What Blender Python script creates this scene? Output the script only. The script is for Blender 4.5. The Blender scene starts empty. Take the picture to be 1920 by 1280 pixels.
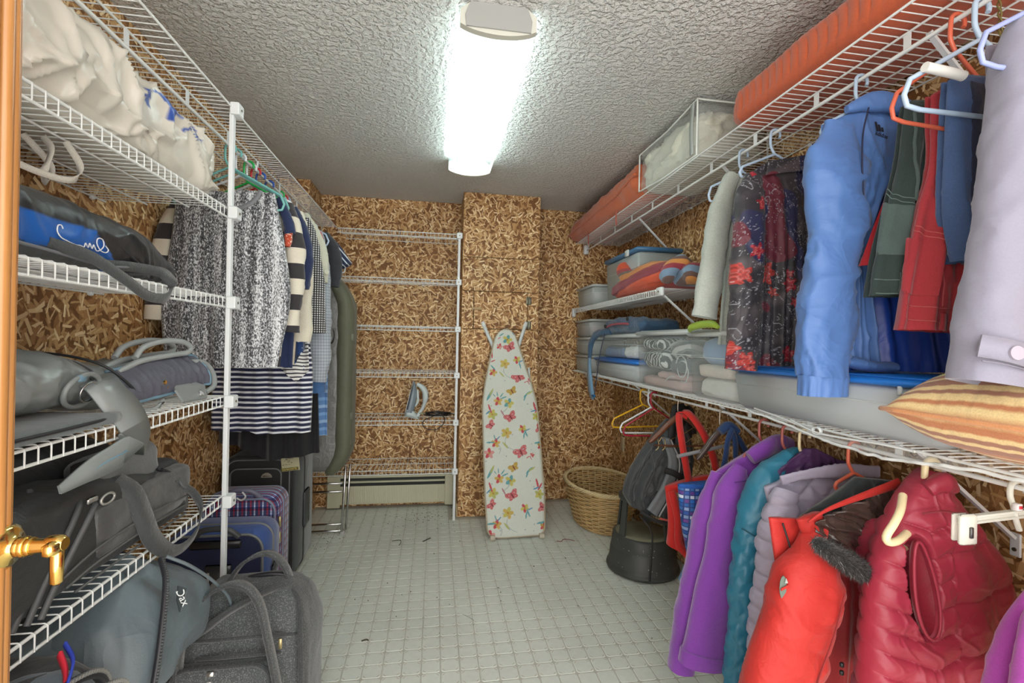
import bpy, math, random
import numpy as np
from mathutils import Vector, Matrix

random.seed(7)
SC = bpy.context.scene
COL = SC.collection

# ---------------------------------------------------------------- camera, world, lamps, exposure
cam_d = bpy.data.cameras.new('camera')
cam_d.sensor_width = 36.0
cam_d.lens = 890.0 / 1920.0 * 36.0
cam_d.clip_start = 0.02
cam_o = bpy.data.objects.new('camera', cam_d)
COL.objects.link(cam_o)
_th = math.atan(145 / 890.0)
_roll = 0.0205
_f = Vector((math.sin(_th), math.cos(_th), 0))
_r0 = Vector((math.cos(_th), -math.sin(_th), 0))
_u0 = Vector((0, 0, 1))
_r = _r0 * math.cos(_roll) + _u0 * math.sin(_roll)
_u = _u0 * math.cos(_roll) - _r0 * math.sin(_roll)
_M = Matrix((( _r.x, _u.x, -_f.x, 0), (_r.y, _u.y, -_f.y, 0), (_r.z, _u.z, -_f.z, 1.325), (0, 0, 0, 1)))
cam_o.matrix_world = _M
SC.camera = cam_o

world = bpy.data.worlds.new('world')
SC.world = world
world.use_nodes = True
world.node_tree.nodes['Background'].inputs[0].default_value = (1.0, 0.97, 0.93, 1)
world.node_tree.nodes['Background'].inputs[1].default_value = 2.1
LAMP_LENS = 4.0          # emission of the ceiling lamp's diffuser
LAMP_TUBE = 12.0         # emission of its two tubes
SC.view_settings.view_transform = 'Standard'
SC.view_settings.look = 'None'
SC.view_settings.gamma = 1.0
SC.view_settings.use_curve_mapping = False
SC.view_settings.exposure = 1.2

# ---------------------------------------------------------------- helpers
ORG = {}

def props(o, label=None, cat=None, group=None, kind=None):
    if label: o['label'] = label
    if cat: o['category'] = cat
    if group: o['group'] = group
    if kind: o['kind'] = kind
    return o

def thing(name, label, cat, loc=(0, 0, 0), group=None):
    o = bpy.data.objects.new(name, None)
    o.empty_display_size = .05
    COL.objects.link(o)
    o.location = loc
    ORG[o.name] = Vector(loc)
    return props(o, label, cat, group)

def structure(name, loc=(0, 0, 0)):
    o = bpy.data.objects.new(name, None)
    COL.objects.link(o)
    o.location = loc
    ORG[o.name] = Vector(loc)
    o['kind'] = 'structure'
    return o

def vnorm(a):
    return a / np.maximum(np.linalg.norm(a, axis=-1, keepdims=True), 1e-9)

def waves(P, seed, freq, n=7, aniso=None):
    """smooth pseudo noise in -1..1 for an (...,3) array"""
    rs = np.random.RandomState(seed)
    out = 0
    for i in range(n):
        k = rs.normal(size=3)
        if aniso is not None: k = k * np.array(aniso)
        k = k / np.linalg.norm(k) * freq * rs.uniform(.55, 1.6)
        if aniso is not None: k = k * np.array(aniso) ** .5
        out = out + np.sin(P @ k * 6.283 + rs.uniform(0, 6.28))
    return out / math.sqrt(n) / 1.4

def creases(P, seed, freq, aniso=None, warp=.25):
    Q = P + warp / freq * np.stack([waves(P, seed + 11 + i, freq * .8) for i in range(3)], -1)
    a = 1 - np.minimum(1, np.abs(waves(Q, seed, freq, 4, aniso)) * 2.2)
    b = 1 - np.minimum(1, np.abs(waves(Q, seed + 5, freq * 1.9, 4, aniso)) * 2.2)
    return a ** 2 * .65 + b ** 2 * .35

def catmull(pts, n):
    pts = np.array(pts, float)
    if len(pts) < 3:
        t = np.linspace(0, 1, n)[:, None]
        return pts[0] * (1 - t) + pts[-1] * t
    P = np.vstack([2 * pts[0] - pts[1], pts, 2 * pts[-1] - pts[-2]])
    d = np.r_[0, np.cumsum(np.linalg.norm(np.diff(pts, axis=0), axis=1))]
    s = np.linspace(0, d[-1], n)
    out = []
    for x in s:
        i = min(max(np.searchsorted(d, x, 'right') - 1, 0), len(pts) - 2)
        t = (x - d[i]) / max(d[i + 1] - d[i], 1e-9)
        p0, p1, p2, p3 = P[i], P[i + 1], P[i + 2], P[i + 3]
        out.append(.5 * (2 * p1 + (p2 - p0) * t + (2 * p0 - 5 * p1 + 4 * p2 - p3) * t * t + (3 * p1 - p0 - 3 * p2 + p3) * t ** 3))
    return np.array(out)

def catmull_closed(pts, n):
    pts = [tuple(p) for p in pts]
    k = len(pts)
    full = catmull(pts[-3:] + pts + pts[:3], (k + 5) * 12 + 1)
    # cut the middle turn
    seg = full[3 * 12: (k + 3) * 12]
    idx = np.linspace(0, len(seg), n, endpoint=False).astype(int)
    return seg[idx]

class MB:
    """collects pieces of geometry and links them as ONE mesh object"""
    def __init__(self):
        self.v, self.f, self.c, self.n = [], [], [], 0
    def add(self, V, F, col=None):
        V = np.asarray(V, float).reshape(-1, 3)
        self.v.append(V)
        self.f += [tuple(int(i) + self.n for i in f) for f in F]
        if col is None: col = np.ones((len(V), 3))
        col = np.asarray(col, float)
        if col.ndim == 1: col = np.tile(col, (len(V), 1))
        self.c.append(col.reshape(-1, 3))
        self.n += len(V)
        return self
    def grid(self, P, cu=False, cv=False, col=None, flip=False):
        P = np.asarray(P, float); nu, nv = P.shape[:2]
        F = []
        for i in range(nu if cu else nu - 1):
            a = i * nv; b = ((i + 1) % nu) * nv
            for j in range(nv if cv else nv - 1):
                k = (j + 1) % nv
                q = (a + j, b + j, b + k, a + k)
                F.append(q[::-1] if flip else q)
        return self.add(P, F, None if col is None else np.asarray(col).reshape(-1, 3))
    def fan(self, ring, flip=False, bulge=None):
        ring = np.asarray(ring, float); c = ring.mean(0)
        if bulge is not None: c = c + np.array(bulge)
        n = len(ring)
        F = [((i + 1) % n, i, n) if flip else (i, (i + 1) % n, n) for i in range(n)]
        return self.add(np.vstack([ring, c]), F)
    def tube(self, pts, r, n=6, closed=False, caps=True):
        pts = np.asarray(pts, float); m = len(pts)
        rr = np.broadcast_to(np.asarray(r, float), (m,))
        if closed:
            T = np.roll(pts, -1, 0) - np.roll(pts, 1, 0)
        else:
            T = np.gradient(pts, axis=0)
        T = vnorm(T)
        up = np.array([0, 0, 1.]) if abs(T[0][2]) < .8 else np.array([1., 0, 0])
        N = np.zeros_like(T)
        x = vnorm(np.cross(T[0], up)); N[0] = x
        for i in range(1, m):
            x = N[i - 1] - T[i] * (N[i - 1] @ T[i]); N[i] = vnorm(x)
        B = np.cross(T, N)
        a = np.linspace(0, 2 * math.pi, n, endpoint=False)
        R = pts[:, None, :] + rr[:, None, None] * (np.cos(a)[None, :, None] * N[:, None, :] + np.sin(a)[None, :, None] * B[:, None, :])
        self.grid(R, cu=closed, cv=True)
        if not closed and caps:
            self.fan(R[0]); self.fan(R[-1], True)
        return self
    def rod(self, a, b, r, n=6):
        return self.tube([a, b], r, n)
    def ribbon(self, pts, w, t, across):
        """flat strap along pts; across = direction(s) of its width"""
        pts = np.asarray(pts, float); m = len(pts)
        A = np.broadcast_to(np.asarray(across, float), (m, 3))
        T = vnorm(np.gradient(pts, axis=0))
        A = vnorm(A - T * np.sum(A * T, 1, keepdims=True))
        N = np.cross(T, A)
        ww = np.broadcast_to(np.asarray(w, float), (m,))[:, None] / 2; h = t / 2
        R = np.stack([pts + A * ww + N * h, pts - A * ww + N * h, pts - A * ww - N * h, pts + A * ww - N * h], 1)
        self.grid(R, cv=True)
        self.add(R[0], [(3, 2, 1, 0)]); self.add(R[-1], [(0, 1, 2, 3)])
        return self
    def box(self, c, s, rz=0, bev=0.0, taper=0.0, rot=None):
        """box with optional chamfer; taper shrinks the bottom"""
        sx, sy, sz = np.array(s) / 2
        b = min(bev, sx * .9, sy * .9, sz * .9)
        if b <= 0:
            V = [(x * sx * (1 - taper if z < 0 else 1), y * sy * (1 - taper if z < 0 else 1), z * sz) for z in (-1, 1) for x, y in ((-1, -1), (1, -1), (1, 1), (-1, 1))]
            F = [(3, 2, 1, 0), (4, 5, 6, 7), (0, 1, 5, 4), (1, 2, 6, 5), (2, 3, 7, 6), (3, 0, 4, 7)]
        else:
            V, F = [], []
            for z, ins in ((-sz, b), (-sz + b, 0), (sz - b, 0), (sz, b)):
                k = 1 - taper * (1 - (z + sz) / (2 * sz))
                X, Y = sx * k - ins, sy * k - ins
                V += [(-X + b, -Y, z), (X - b, -Y, z), (X, -Y + b, z), (X, Y - b, z), (X - b, Y, z), (-X + b, Y, z), (-X, Y - b, z), (-X, -Y + b, z)]
            F = [tuple(range(7, -1, -1)), tuple(range(24, 32))]
            for l in range(3):
                for i in range(8):
                    j = (i + 1) % 8
                    F.append((l * 8 + i, l * 8 + j, l * 8 + 8 + j, l * 8 + 8 + i))
        V = np.array(V, float)
        if rot is not None:
            V = V @ np.array(rot).T
        elif rz:
            c_, s_ = math.cos(rz), math.sin(rz)
            V = np.stack([V[:, 0] * c_ - V[:, 1] * s_, V[:, 0] * s_ + V[:, 1] * c_, V[:, 2]], 1)
        return self.add(V + np.array(c), F)
    def lathe(self, prof, c=(0, 0, 0), n=24, sx=1, sy=1, a0=0, a1=None):
        a = np.linspace(0, 2 * math.pi, n, endpoint=False)
        prof = np.array(prof, float)
        P = np.stack([np.stack([r * np.cos(a) * sx, r * np.sin(a) * sy, np.full(n, z)], 1) for r, z in prof])
        return self.grid(P + np.array(c), cv=True, flip=True)
    def disc(self, c, r, normal, n=12, h=.004):
        nrm = vnorm(np.array(normal, float))
        u = vnorm(np.cross(nrm, [0, 0, 1.] if abs(nrm[2]) < .9 else [1., 0, 0])); w = np.cross(nrm, u)
        a = np.linspace(0, 2 * math.pi, n, endpoint=False)
        R = np.array(c) + r * (np.cos(a)[:, None] * u + np.sin(a)[:, None] * w)
        R2 = R + nrm * h
        self.grid(np.stack([R, R2]), cv=True, flip=True)
        self.fan(R2); self.fan(R, True)
        return self
    def plate(self, poly, normal, h):
        """flat polygon (3d points) pushed out by h"""
        P = np.array(poly, float); nrm = vnorm(np.array(normal, float)) * h
        n = len(P)
        V = np.vstack([P, P + nrm])
        F = [tuple(range(n - 1, -1, -1)), tuple(range(n, 2 * n))] + [(i, (i + 1) % n, n + (i + 1) % n, n + i) for i in range(n)]
        return self.add(V, F)
    def build(self, name, mat, parent=None, smooth=True, label=None, cat=None, kind=None, group=None, sub=0, bevel=0, local=False, auto=None):
        V = np.vstack(self.v)
        org = np.zeros(3)
        if parent is not None and not local: org = np.array(ORG[parent.name])
        me = bpy.data.meshes.new(name)
        me.from_pydata((V - org).tolist(), [], self.f)
        C = np.vstack(self.c)
        if not np.all(C == 1.0):
            at = me.color_attributes.new('Col', 'FLOAT_COLOR', 'POINT')
            at.data.foreach_set('color', np.hstack([C, np.ones((len(C), 1))]).ravel().astype(np.float32))
        me.materials.append(mat)
        if smooth:
            me.polygons.foreach_set('use_smooth', [True] * len(me.polygons))
            if auto: me.set_sharp_from_angle(angle=auto)
        me.update()
        o = bpy.data.objects.new(name, me)
        COL.objects.link(o)
        if parent is not None:
            o.parent = parent
            ORG[o.name] = Vector(org)
        else:
            ORG[o.name] = Vector((0, 0, 0))
        if bevel:
            m = o.modifiers.new('bevel', 'BEVEL'); m.width = bevel; m.segments = 2; m.limit_method = 'ANGLE'
        if sub:
            m = o.modifiers.new('sub', 'SUBSURF'); m.levels = sub; m.render_levels = sub
        return props(o, label, cat, group, kind)

def copy_tree(o, loc=None, label=None, parent=None):
    c = o.copy(); COL.objects.link(c)
    if parent is not None: c.parent = parent
    if loc is not None: c.location = loc
    if label: c['label'] = label
    ORG[c.name] = ORG.get(o.name, Vector((0, 0, 0)))
    for ch in list(o.children): copy_tree(ch, parent=c)
    return c

def text(name, body, mat, parent, M, size, label=None, extrude=.0004, shear=0):
    """lettering as a thin flat object; M = 4x4 in world space (x along the line, z out)"""
    cu = bpy.data.curves.new(name, 'FONT')
    cu.body = body; cu.size = size; cu.extrude = extrude; cu.align_x = 'CENTER'; cu.align_y = 'CENTER'; cu.shear = shear
    cu.resolution_u = 3
    cu.materials.append(mat)
    tmp = bpy.data.objects.new(name + '_outline', cu); COL.objects.link(tmp)
    me = bpy.data.meshes.new_from_object(tmp.evaluated_get(bpy.context.evaluated_depsgraph_get()))
    bpy.data.objects.remove(tmp)
    me.name = name
    if not me.materials: me.materials.append(mat)
    o = bpy.data.objects.new(name, me); COL.objects.link(o)
    M = Matrix(M)
    M.translation = M.translation - ORG[parent.name]
    o.parent = parent
    o.matrix_basis = M
    ORG[o.name] = Vector((0, 0, 0))
    return props(o, label)

def frame(o, x, z):
    """matrix with origin o, text direction x and outward normal z"""
    x = Vector(x).normalized(); z = Vector(z).normalized(); y = z.cross(x).normalized(); x = y.cross(z)
    return Matrix(((x.x, y.x, z.x, o[0]), (x.y, y.y, z.y, o[1]), (x.z, y.z, z.z, o[2]), (0, 0, 0, 1)))

def soft_box(c, s, res=14, r=.5, bulge=0.0, seed=0, amp=0.0, freq=6, crease=0.0, cfreq=5, rz=0, rot=None, top=1.0, flat_bottom=True, warp=None, col=None):
    """cushion-like box: rounded, bulging, creased"""
    s = np.array(s, float) / 2
    L = np.linspace(-1, 1, res)
    L = np.sign(L) * np.abs(L) ** .8
    mb = MB()
    rad = r * min(s)
    for ax in range(3):
        for sg in (-1, 1):
            U, Vv = np.meshgrid(L, L, indexing='ij')
            P = np.zeros(U.shape + (3,))
            P[..., ax] = sg; P[..., (ax + 1) % 3] = U; P[..., (ax + 2) % 3] = Vv
            Q = P * s
            inner = np.clip(Q, -(s - rad), s - rad)
            d = Q - inner
            Q = inner + vnorm(d) * rad
            n = vnorm(d)
            o1, o2 = (ax + 1) % 3, (ax + 2) % 3
            if bulge:
                b = bulge * (1 - P[..., o1] ** 2) * (1 - P[..., o2] ** 2)
                if ax == 2 and sg == -1 and flat_bottom: b = b * 0
                Q[..., ax] += sg * b
            if top != 1.0:
                k = 1 + (top - 1) * (Q[..., 2:3] / s[2] + 1) / 2
                Q[..., 0:2] *= k
            if amp or crease:
                h = amp * waves(Q, seed, freq) + (crease * (creases(Q, seed + 3, cfreq) - .3) if crease else 0)
                if flat_bottom: h = h * np.clip((Q[..., 2] + s[2]) / (.3 * s[2]), 0, 1)
                Q = Q + n * h[..., None]
            if warp is not None: Q = warp(Q)
            cc = None
            if col is not None: cc = col(Q)
            if rot is not None: Q = Q @ np.array(rot).T
            elif rz:
                c_, s_ = math.cos(rz), math.sin(rz)
                Q = np.stack([Q[..., 0] * c_ - Q[..., 1] * s_, Q[..., 0] * s_ + Q[..., 1] * c_, Q[..., 2]], -1)
            mb.grid(Q + np.array(c), flip=(sg < 0), col=cc)
    # weld the six sides so that shading runs round the edges
    V = np.vstack(mb.v); C = np.vstack(mb.c)
    key = np.round(V, 5)
    _, first, inv = np.unique(key, axis=0, return_index=True, return_inverse=True)
    inv = inv.ravel()
    out = MB()
    F = []
    for f in mb.f:
        g = tuple(inv[i] for i in f)
        if len(set(g)) == 4: F.append(g)
        elif len(set(g)) == 3:
            h = []
            for i in g:
                if i not in h: h.append(i)
            F.append(tuple(h))
    out.add(V[first], F, C[first])
    return out

# ---------------------------------------------------------------- materials
def _nt(name):
    m = bpy.data.materials.new(name); m.use_nodes = True
    nt = m.node_tree
    return m, nt, nt.nodes['Principled BSDF']

def N(nt, kind, **k):
    n = nt.nodes.new(kind)
    for a, b in k.items(): setattr(n, a, b)
    return n

def mix(nt, fac, a, b, blend='MIX'):
    n = nt.nodes.new('ShaderNodeMix'); n.data_type = 'RGBA'; n.blend_type = blend
    for i, v in ((0, fac), (6, a), (7, b)):
        if isinstance(v, bpy.types.NodeSocket): nt.links.new(v, n.inputs[i])
        elif i == 0: n.inputs[0].default_value = v
        else: n.inputs[i].default_value = tuple(v)[:3] + (1,)
    return n.outputs[2]

def mth(nt, op, a, b=None, c=None, clamp=False):
    n = nt.nodes.new('ShaderNodeMath'); n.operation = op; n.use_clamp = clamp
    for i, v in ((0, a), (1, b), (2, c)):
        if v is None: continue
        if isinstance(v, bpy.types.NodeSocket): nt.links.new(v, n.inputs[i])
        else: n.inputs[i].default_value = v
    return n.outputs[0]

def noise(nt, vec, scale, detail=2, rough=.5):
    n = nt.nodes.new('ShaderNodeTexNoise')
    n.inputs['Scale'].default_value = scale; n.inputs['Detail'].default_value = detail; n.inputs['Roughness'].default_value = rough
    if vec is not None: nt.links.new(vec, n.inputs['Vector'])
    return n

def bump(nt, bsdf, h, strength, dist=.002):
    b = nt.nodes.new('ShaderNodeBump'); b.inputs['Strength'].default_value = strength; b.inputs['Distance'].default_value = dist
    nt.links.new(h, b.inputs['Height']); nt.links.new(b.outputs[0], bsdf.inputs['Normal'])

def mp(nt, vec, scale=(1, 1, 1), rot=(0, 0, 0), loc=(0, 0, 0)):
    n = nt.nodes.new('ShaderNodeMapping')
    n.inputs['Scale'].default_value = scale; n.inputs['Rotation'].default_value = rot; n.inputs['Location'].default_value = loc
    nt.links.new(vec, n.inputs['Vector'])
    return n.outputs[0]

_pl = {}
def plain(name, col, rough=.5, metal=0.0, var=.0, spec=.5, sheen=0, bumpy=0, bscale=200, coat=0):
    if name in _pl: return _pl[name]
    m, nt, b = _nt(name)
    b.inputs['Roughness'].default_value = rough; b.inputs['Metallic'].default_value = metal
    b.inputs['Specular IOR Level'].default_value = spec
    if sheen: b.inputs['Sheen Weight'].default_value = sheen
    if coat: b.inputs['Coat Weight'].default_value = coat
    tc = N(nt, 'ShaderNodeTexCoord')
    c = tuple(col) + (1,)
    n = noise(nt, tc.outputs['Object'], 9, 3)
    d = tuple(max(0, x * (1 - var)) for x in col); e = tuple(min(1, x * (1 + var)) for x in col)
    nt.links.new(mix(nt, n.outputs[0], d, e), b.inputs['Base Color'])
    if bumpy:
        n2 = noise(nt, tc.outputs['Object'], bscale, 2)
        bump(nt, b, n2.outputs[0], bumpy)
    _pl[name] = m
    return m

def fabric(name, col=None, rough=.85, weave=900, wv=.25, var=.12, sheen=.25, spec=.25, fleck=None, wrinkle=.22, wscale=5, tx=.35):
    """woven cloth; col None = colour attribute"""
    if name in _pl: return _pl[name]
    m, nt, b = _nt(name)
    b.inputs['Roughness'].default_value = rough
    b.inputs['Specular IOR Level'].default_value = spec
    b.inputs['Sheen Weight'].default_value = sheen
    tc = N(nt, 'ShaderNodeTexCoord')
    ob = tc.outputs['Object']
    if col is None:
        at = N(nt, 'ShaderNodeVertexColor', layer_name='Col'); base = at.outputs[0]
    else:
        base = mix(nt, 0, tuple(col), tuple(col))
    n = noise(nt, ob, 7, 4)
    k = mth(nt, 'MULTIPLY_ADD', n.outputs[0], 2 * var, 1 - var)
    nw = noise(nt, ob, weave * .35, 1)
    k2 = mth(nt, 'MULTIPLY_ADD', nw.outputs[0], tx, 1 - tx / 2)
    kk = mth(nt, 'MULTIPLY', k, k2)
    cb = N(nt, 'ShaderNodeCombineColor')
    for i in range(3): nt.links.new(kk, cb.inputs[i])
    out = mix(nt, 1, base, cb.outputs[0], 'MULTIPLY')
    if fleck:
        nf = noise(nt, ob, fleck[1], 2, .7)
        out = mix(nt, mth(nt, 'GREATER_THAN', nf.outputs[0], fleck[2]), out, fleck[0])
    nt.links.new(out, b.inputs['Base Color'])
    h = nw.outputs[0]
    if wrinkle:
        nr = noise(nt, ob, wscale, 3, .45); nr.inputs['Distortion'].default_value = .8
        nr2 = noise(nt, ob, wscale * 2.3, 2, .5); nr2.inputs['Distortion'].default_value = 1.2
        # creases: sharp where the noise crosses its middle
        c1 = mth(nt, 'ABSOLUTE', mth(nt, 'MULTIPLY_ADD', nr.outputs[0], 5.0, -2.5)); c2 = mth(nt, 'ABSOLUTE', mth(nt, 'MULTIPLY_ADD', nr2.outputs[0], 5.0, -2.5))
        cr = mth(nt, 'ADD', mth(nt, 'MINIMUM', c1, 1.0), mth(nt, 'MULTIPLY', mth(nt, 'MINIMUM', c2, 1.0), .4))
        h = mth(nt, 'MULTIPLY_ADD', cr, -wrinkle * 1.6, mth(nt, 'MULTIPLY', nw.outputs[0], wv * .3))
        bump(nt, b, h, .55, .009)
    else:
        bump(nt, b, h, wv, .002)
    _pl[name] = m
    return m

def clear_plastic(name, col, alpha, rough=.2):
    if name in _pl: return _pl[name]
    m, nt, b = _nt(name)
    b.inputs['Base Color'].default_value = tuple(col) + (1,)
    b.inputs['Roughness'].default_value = rough
    b.inputs['Alpha'].default_value = alpha
    tc = N(nt, 'ShaderNodeTexCoord')
    n = noise(nt, tc.outputs['Object'], 30, 2)
    bump(nt, b, n.outputs[0], .08)
    _pl[name] = m
    return m

def make_osb():
    m, nt, b = _nt('oriented strand board')
    b.inputs['Roughness'].default_value = .55
    b.inputs['Specular IOR Level'].default_value = .3
    uv = N(nt, 'ShaderNodeUVMap', uv_map='UVMap').outputs[0]
    w = noise(nt, uv, 55, 3)
    wv = N(nt, 'ShaderNodeVectorMath', operation='MULTIPLY_ADD')
    nt.links.new(w.outputs['Color'], wv.inputs[0]); wv.inputs[1].default_value = (.006, .006, 0); nt.links.new(uv, wv.inputs[2])
    uvw = wv.outputs[0]
    n0 = noise(nt, uvw, 75, 4, .65)
    big = noise(nt, uv, 2.0, 3)
    out = mix(nt, n0.outputs[0], (.075, .028, .009), (.33, .155, .052))
    hgt = mth(nt, 'MULTIPLY', n0.outputs[0], .3)
    rs = random.Random(3)
    # every flake sits in its own cell and is turned at random: (cells per metre, half length, half width, share of cells, colours)
    LAY = [(17, .62, .26, .9, (.16, .068, .022), (.38, .19, .07)), (20, .60, .20, .8, (.24, .105, .035), (.50, .27, .105)),
           (21, .60, .15, .75, (.34, .16, .055), (.60, .36, .155)), (23, .62, .14, .7, (.42, .21, .075), (.70, .46, .22)),
           (24, .64, .125, .62, (.48, .26, .10), (.86, .64, .35)), (27, .64, .13, .55, (.58, .34, .14), (.95, .76, .46)), (30, .62, .12, .5, (.54, .31, .12), (.97, .80, .50))]
    for i, (sc, hl, hw, share, ca, cb_) in enumerate(LAY):
        mpn = N(nt, 'ShaderNodeMapping'); mpn.inputs['Location'].default_value = (rs.uniform(0, 9), rs.uniform(0, 9), 0); mpn.inputs['Scale'].default_value = (sc, sc, 1)
        mpn.inputs['Rotation'].default_value = (0, 0, rs.uniform(0, 3))
        nt.links.new(uvw, mpn.inputs['Vector'])
        v = nt.nodes.new('ShaderNodeTexVoronoi'); v.voronoi_dimensions = '2D'; v.inputs['Scale'].default_value = 1.0
        nt.links.new(mpn.outputs[0], v.inputs['Vector'])
        sp = N(nt, 'ShaderNodeSeparateColor'); nt.links.new(v.outputs['Color'], sp.inputs[0])
        d = N(nt, 'ShaderNodeVectorMath', operation='SUBTRACT'); nt.links.new(mpn.outputs[0], d.inputs[0]); nt.links.new(v.outputs['Position'], d.inputs[1])
        rt = N(nt, 'ShaderNodeVectorRotate', rotation_type='Z_AXIS'); nt.links.new(d.outputs[0], rt.inputs['Vector'])
        nt.links.new(mth(nt, 'MULTIPLY', sp.outputs[0], 6.2832), rt.inputs['Angle'])
        xy = N(nt, 'ShaderNodeSeparateXYZ'); nt.links.new(rt.outputs[0], xy.inputs[0])
        ax = mth(nt, 'ABSOLUTE', xy.outputs[0]); ay = mth(nt, 'ABSOLUTE', xy.outputs[1])
        wd = mth(nt, 'MULTIPLY_ADD', sp.outputs[1], hw, hw * .5)
        mask = mth(nt, 'MULTIPLY', mth(nt, 'LESS_THAN', ax, hl), mth(nt, 'LESS_THAN', ay, wd))
        pick = mth(nt, 'LESS_THAN', mth(nt, 'FRACT', mth(nt, 'MULTIPLY', sp.outputs[2], 7.3)), share)
        mask = mth(nt, 'MULTIPLY', mask, pick)
        gr = noise(nt, mp(nt, rt.outputs[0], (1.2, 14, 1)), 1.0, 2)
        f = mth(nt, 'MULTIPLY_ADD', gr.outputs[0], .5, mth(nt, 'MULTIPLY_ADD', sp.outputs[2], .9, -.22), clamp=True)
        cc = mix(nt, f, ca, cb_)
        # darker outline where the flake edge throws a gap
        ed = mth(nt, 'LESS_THAN', mth(nt, 'SUBTRACT', wd, ay), .022)
        cc = mix(nt, mth(nt, 'MULTIPLY', ed, .45), cc, (.12, .05, .016))
        out = mix(nt, mask, out, cc)
        hgt = mth(nt, 'MAXIMUM', hgt, mth(nt, 'MULTIPLY', mask, mth(nt, 'MULTIPLY_ADD', sp.outputs[1], .4, .3 + .05 * i)))
    k = mth(nt, 'MULTIPLY_ADD', big.outputs[0], .5, .75)
    cb = N(nt, 'ShaderNodeCombineColor')
    for q in range(3): nt.links.new(k, cb.inputs[q])
    out = mix(nt, 1, out, cb.outputs[0], 'MULTIPLY')
    nt.links.new(out, b.inputs['Base Color'])
    bump(nt, b, hgt, .5, .003)
    return m
OSB = make_osb()

def make_ceiling():
    m, nt, b = _nt('knockdown ceiling plaster')
    b.inputs['Roughness'].default_value = .8
    tc = N(nt, 'ShaderNodeTexCoord'); ob = tc.outputs['Object']
    n1 = noise(nt, ob, 48, 3, .55); n2 = noise(nt, ob, 150, 2)
    r = N(nt, 'ShaderNodeValToRGB'); r.color_ramp.elements[0].position = .42; r.color_ramp.elements[1].position = .6
    nt.links.new(n1.outputs[0], r.inputs[0])
    h = mth(nt, 'MULTIPLY_ADD', n2.outputs[0], .35, r.outputs[0])
    bump(nt, b, h, 1.0, .009)
    nt.links.new(mix(nt, n2.outputs[0], (.62, .63, .61), (.78, .785, .765)), b.inputs['Base Color'])
    return m
CEIL = make_ceiling()

def make_vinyl(name, c1, c2):
    m, nt, b = _nt(name)
    b.inputs['Roughness'].default_value = .38
    b.inputs['Specular IOR Level'].default_value = .35
    gm = N(nt, 'ShaderNodeNewGeometry')
    n1 = noise(nt, gm.outputs['Position'], 40, 4, .6); n2 = noise(nt, gm.outputs['Position'], 2.5, 3)
    c = mix(nt, n1.outputs[0], c1, c2)
    # grime trodden in at the far end of the room, by the heater
    n3 = noise(nt, gm.outputs['Position'], 30, 5, .7)
    c = mix(nt, mth(nt, 'MULTIPLY', mth(nt, 'GREATER_THAN', n3.outputs[0], .70), .5), c, (.25, .22, .15))
    k = mth(nt, 'MULTIPLY_ADD', n2.outputs[0], .3, .85)
    cb = N(nt, 'ShaderNodeCombineColor')
    for q in range(3): nt.links.new(k, cb.inputs[q])
    nt.links.new(mix(nt, 1, c, cb.outputs[0], 'MULTIPLY'), b.inputs['Base Color'])
    bump(nt, b, n1.outputs[0], .12)
    return m
TILE = make_vinyl('pale vinyl tile', (.60, .645, .59), (.74, .775, .71))
JOINT = make_vinyl('greyer vinyl joint', (.45, .45, .395), (.53, .535, .47))
ORNA = make_vinyl('beige vinyl corner print', (.42, .36, .28), (.50, .44, .35))

WIRE = plain('white vinyl coated wire', (.74, .77, .76), .35)
CLIPM = plain('white bracket plastic', (.72, .76, .77), .4)
CHROME = plain('chromed steel', (.62, .62, .62), .18, 1.0)
BRASS = plain('polished brass', (.86, .60, .19), .12, 1.0)
BLACK = plain('black plastic', (.012, .012, .014), .4)
WHITEP = plain('white hanger plastic', (.72, .76, .80), .35)
# ================================================================ the room
XL, YB, H = -1.095, 3.89, 2.44
YF = -0.45
def WX(y): return 1.50 + .018 * (y - 2.0)      # the right wall stands a degree out of square

def panel(parent, p0, du, dv, w, h, nrm, uv0=(0, 0), t=.011, name='osb_panel', gap=.0016):
    """one strand-board sheet: origin p0, axes du, dv, outward normal nrm; edges eased, UV in metres"""
    p0, du, dv, nrm = (np.array(a, float) for a in (p0, du, dv, nrm))
    org = np.array(ORG[parent.name])
    me = bpy.data.meshes.new(name)
    c = .0015
    us = (gap, gap + c, w - gap - c, w - gap); vs = (gap, gap + c, h - gap - c, h - gap)
    A = [(us[0], vs[0], 0), (us[3], vs[0], 0), (us[3], vs[3], 0), (us[0], vs[3], 0)]
    Bq = [(a, b, t - c) for a, b, _ in A]
    Cq = [(us[1], vs[1], t), (us[2], vs[1], t), (us[2], vs[2], t), (us[1], vs[2], t)]
    L = A + Bq + Cq
    V = [p0 + du * a + dv * b + nrm * d - org for a, b, d in L]
    F = [(8, 9, 10, 11)]
    for i in range(4):
        j = (i + 1) % 4
        F.append((i, j, 4 + j, 4 + i)); F.append((4 + i, 4 + j, 8 + j, 8 + i))
    if np.dot(np.cross(du, dv), nrm) < 0: F = [f[::-1] for f in F]
    me.from_pydata([tuple(v) for v in V], [], F)
    uvl = me.uv_layers.new(name='UVMap')
    for lp in me.loops:
        a, b, d = L[lp.vertex_index]
        uvl.data[lp.index].uv = (a + d + uv0[0], b + d + uv0[1])
    me.materials.append(OSB)
    o = bpy.data.objects.new(name, me); COL.objects.link(o); o.parent = parent
    ORG[o.name] = Vector(org)
    return o

BACK = plain('dark framing behind boards', (.06, .035, .02), .9)
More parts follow.
